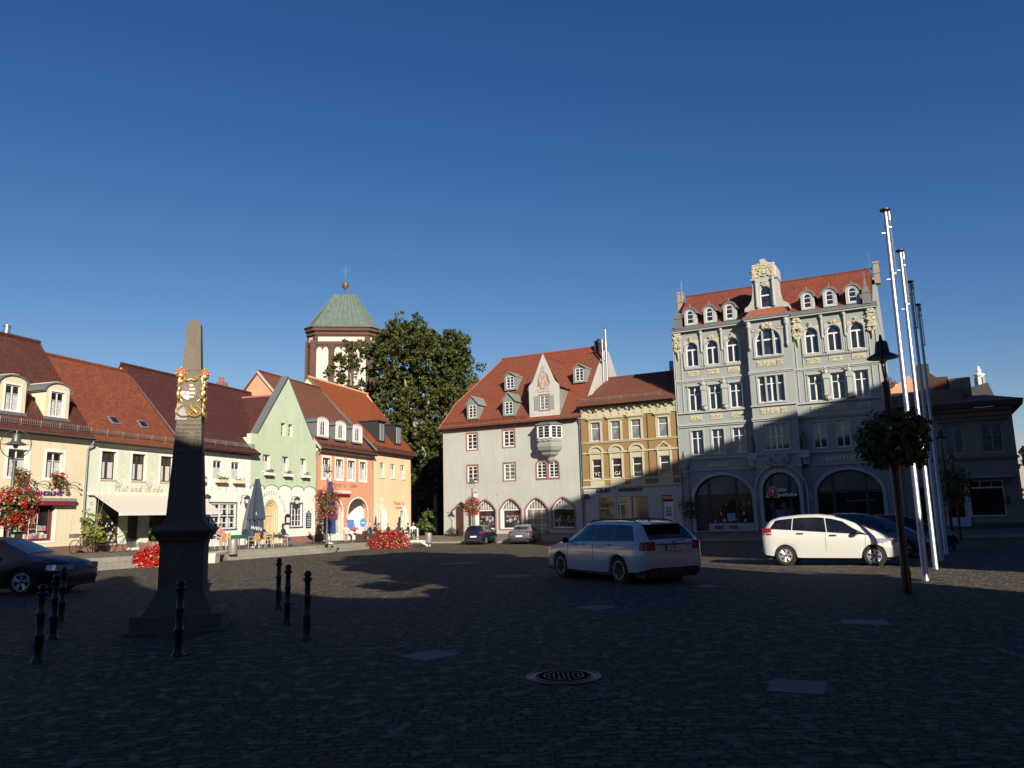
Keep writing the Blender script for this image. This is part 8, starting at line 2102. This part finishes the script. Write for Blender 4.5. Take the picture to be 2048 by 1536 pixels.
PPL = [(10.65, 5.0, 60 - 0, 'woman in navy jacket and jeans sitting with crossed view left at the green table', cl('navy', (.015, .02, .05)), JE, HB, .0, 1, 1),
       (10.4, 3.6, 0, 'grey haired man in black and white behind the green table by the door', cl('black', (.02, .02, .02)), DKT, HG, .05, 0, 0),
       (7.4, 2.7, -20, 'person in dusty pink sitting behind the rattan chairs', cl('dusty pink', (.35, .16, .15)), cl('rose trousers', (.3, .14, .13)), HB, .1, 0, 1),
       (20.6, 3.9, -60, 'leftmost café guest in beige jacket beside the white parasol pole', cl('beige', (.45, .36, .27)), cl('beige trousers', (.35, .3, .24)), HL_, .05, 1, 0),
       (21.7, 3.2, 20, 'café guest in light pink top leaning over the small table', cl('light pink', (.55, .32, .28)), DKT, HG, .1, 0, 1),
       (23.2, 3.2, 0, 'café guest in red white top facing the viewer', cl('red', (.5, .05, .05)), DKT, HG, .0, 2, 0),
       (22.35, 5.1, 180, 'broad café guest in dark blue coat seen from behind', cl('dark blue', (.012, .018, .05)), DKT, HG, .12, 0, 0),
       (23.7, 4.85, 190, 'café guest in black jacket under the round blue sign, back to the viewer', cl('black', (.02, .02, .02)), DKT, HK, .1, 0, 0),
       (25.4, 3.0, 10, 'café guest in pale patterned shirt facing the viewer', cl('pale shirt', (.5, .42, .38)), DKT, HG, .05, 0, 1),
       (26.2, 4.8, 180, 'café guest in black leaning right, back to the viewer', cl('black', (.02, .02, .02)), DKT, HL_, .15, 0, 0),
       (27.6, 3.1, 0, 'café guest in red and white scarf behind the small table', cl('scarf red', (.55, .12, .10)), DKT, HK, .0, 0, 1),
       (28.3, 4.6, 170, 'café guest in dark brown coat above the red flower mound', cl('dark brown', (.05, .03, .025)), DKT, HB, .05, 0, 1),
       (30.2, 4.7, 190, 'café guest in black right of the red flower mound', cl('black', (.02, .02, .02)), DKT, HB, .1, 0, 0),
       (31.8, 4.4, 130, 'rightmost café guest in white jacket sitting sideways', cl('white jacket', (.62, .62, .58)), cl('grey trousers', (.12, .12, .12)), HL_, .05, 1, 0)]
for (u, v, a, lab, tp, lg, hr, ln_, ap, hl) in PPL:
    person(spt(u, v), LR + radians(a), lab, tp, lg, hr, ln_, 0, ap, hl)

# ------------------------------------------------------------------ small things on the left pavement
def small():
    r = empty('a_board', spt(5.3, 3.0), LR + radians(12), 'small black chalk board with pale feather drawing behind the rattan chairs', 'chalk board')
    m = MB(); m.add([(-.32, 0, .55), (.32, 0, .55), (.32, .08, 1.5), (-.32, .08, 1.5), (-.32, .03, .55), (.32, .03, .55), (.32, .11, 1.5), (-.32, .11, 1.5)], [(0, 1, 2, 3), (7, 6, 5, 4), (0, 4, 5, 1), (1, 5, 6, 2), (2, 6, 7, 3), (3, 7, 4, 0)]); m.tube([(-.28, .05, 0), (-.28, .06, .6)], .02, 4).tube([(.28, .05, 0), (.28, .06, .6)], .02, 4); m.build('board', BLACK, r)
    m = MB(); m.sphere((-.02, .03, 1.12), .2, 10, 6, 0, (.45, .05, 1)); m.tube([(-.15, .02, .8), (.1, .035, 1.35)], .012, 4)
    for k in range(4): m.box(-.2, .22, .005, .012, .66 + k * .04, .67 + k * .04)
    m.build('chalk_drawing', plain('chalk', (.6, .6, .58), .9), r)
    STL = plain('perforated steel', (.42, .42, .40), .4, .7, var=.3, vs=25)
    for i, (x, y, z, lab) in enumerate([(-15.0, 41.6, -.30, 'perforated steel waste bin on a post in front of the rattan chairs'), (-6.7, 60.4, -.62, 'steel waste bin at the right end of the pavement bench')]):
        r = empty('waste_bin', (x, y, z), 0, lab, 'waste bin', 'steel waste bins'); m = MB(); m.lathe([(.24, .22), (.25, .24), (.25, .98), (.23, 1.0)], 18); m.build('drum', STL, r, 40); m = MB(); m.lathe([(.245, .985), (.2, 1.01)], 16); m.tube([(0, 0, 0), (0, 0, .3)], .05, 6); m.build('post_and_rim', BRONZE, r)
    CON = plain('pale concrete', (.46, .43, .36), .85, var=.1, vs=6, bmp=.003)
    for i, (x, y, z, a, lab) in enumerate([(-14.95, 39.3, -.33, 97, 'pale concrete bench block beside the obelisk at the foot of the steps'), (-7.9, 60.4, -.64, 12, 'pale concrete bench right of the large red flower mound')]):
        r = empty('concrete_bench', (x, y, z), radians(a), lab, 'bench', 'concrete benches at the pavement edge')
        m = MB().box(-1.3, 1.3, -.25, .25, .36, .48); m.build('seat', CON, r); m = MB(); m.add([(1.05, -.25, 0), (1.3, -.25, 0), (1.3, -.25, .5), (.5, -.25, .36), (1.05, .25, 0), (1.3, .25, 0), (1.3, .25, .5), (.5, .25, .36)], [(0, 1, 2, 3), (7, 6, 5, 4), (0, 4, 5, 1), (1, 5, 6, 2), (2, 6, 7, 3), (3, 7, 4, 0)]); m.build('leg', CON, r); MB().box(-1.3, -.4, -.24, .24, 0, .36).build('leg', CON, r)
    # potted and planted greenery
    p = spt(.05, .75); r = empty('young_tree', p, 0, 'small yellow green tree with bare upright twigs between bookshop and hat shop', 'tree')
    rnd = random.Random(8); crown('crown', [(rnd.uniform(-.5, .4), rnd.uniform(-.3, .3), rnd.uniform(.5, 2.0), rnd.uniform(.22, .4)) for _ in range(14)], leafmat('yellow green leaf', (.14, .16, .03), (.22, .24, .05), (.08, .11, .02), 2), r, 5, 620, .075)
    m = MB(); m.tube([(0, 0, 0), (.03, 0, 1.6), (.1, 0, 3.3)], [.03, .02, .006], 5); m.tube([(0, 0, 1.0), (.25, 0, 2.2), (.5, 0, 3.2)], [.015, .01, .005], 4); m.build('trunk', BARK, r)
    p = spt(33.6 + 3.9, 3.3); r = empty('potted_oleander', p, 0, 'bushy green potted shrub at the right end of the café', 'plant')
    crown('crown', [(rnd.uniform(-.7, .7), rnd.uniform(-.4, .4), rnd.uniform(.7, 2.3), rnd.uniform(.3, .5)) for _ in range(16)], leafmat('oleander leaf', (.05, .09, .02), (.09, .13, .03), (.12, .15, .04), 2), r, 15, 500, .1)
    m = MB(); m.lathe([(.22, 0), (.3, .5)], 14); m.build('pot', plain('terracotta', (.28, .11, .06), .8), r)
    r = empty('green_shrub_planter', spt(4.6, 1.0), 0, 'leafy green shrub in front of the hat shop door above the red mound', 'plant')
    crown('crown', [(rnd.uniform(-.6, .6), rnd.uniform(-.4, .4), rnd.uniform(.5, 1.1), rnd.uniform(.28, .42)) for _ in range(12)], leafmat('shrub leaf', (.04, .10, .015), (.07, .15, .02), (.10, .18, .04), 2), r, 16, 700, .07)
    m = MB().box(-.5, .5, -.3, .3, 0, .45); m.build('planter', plain('terracotta', (.28, .11, .06), .8), r)
    r = empty('wall_climber', lpt(22.75, .35, -.05), 0, 'thin trailing plant with red blooms on the corner between green and orange houses', 'plant')
    crown('crown', [(rnd.uniform(-.25, .3), rnd.uniform(-.1, .1), .8 + k * .3, .26) for k in range(10)], leafmat('oleander leaf', (.05, .09, .02), (.09, .13, .03), (.12, .15, .04), 2), r, 17, 420, .08)
    m = MB(); m.tube([(0, 0, 0), (.05, 0, 3.4)], .02, 4); m.box(-.35, .6, -.2, .2, 0, .5); m.build('stem_and_box', BRONZE, r)
    # round blue sign, white post
    r = empty('round_blue_sign', spt(24.2, 3.4), LR + radians(-10), 'round light blue advertising disc above the café guests', 'sign'); m = MB(); m.lathe([(.36, -.02), (.36, .02)], 24, (0, 0, 1.45), 0, 'y'); m.build('disc', plain('light blue', (.06, .26, .55), .4), r)
    m = MB(); m.box(-.24, .24, -.028, -.02, 1.40, 1.50); m.build('print', WHITE, r); m = MB(); m.tube([(0, .03, 0), (0, .03, 1.4)], .025, 5); m.build('post', PIPE, r)
    r = empty('white_marker_post', (-8.3, 66.3, -.5), 0, 'white and red marker post at the dark alley', 'post'); m = MB(); m.lathe([(.06, 0), (.06, 1.15), (.03, 1.2)], 10); m.build('post', WHITE, r); m = MB(); m.lathe([(.063, .35), (.063, .5)], 10); m.build('band', plain('red band', (.5, .03, .03), .5), r)
    r = empty('green_sign', spt(22.7, 1.4), LR, 'small lime green board behind the café guests', 'sign'); m = MB().box(-.3, .3, 0, .04, .5, 1.05); m.build('board', plain('lime', (.35, .45, .05), .6), r); MB().box(-.02, .02, .04, .08, 0, .6).build('post', PIPE, r)
    for i, (u, v, k) in enumerate([(12.6, 6.9, 0), (12.9, 7.1, 1), (13.2, 7.35, 2)]):  # small dark squares by the steps, built as plain black blocks
        P_ = lpt(u, v + .1, SL(u, v) - .02 - .14 * k); mb = MB(); mb.box(-.06, .06, -.05, .05, 0, .14); o = mb.build('step_block', BLACK, None, loc=P_, rot=(0, 0, LR)); tag(o, ['topmost', 'middle', 'lowest'][i] + ' of three small black blocks on the steps left of the café lamp', 'step marker', 'black step blocks')
small()
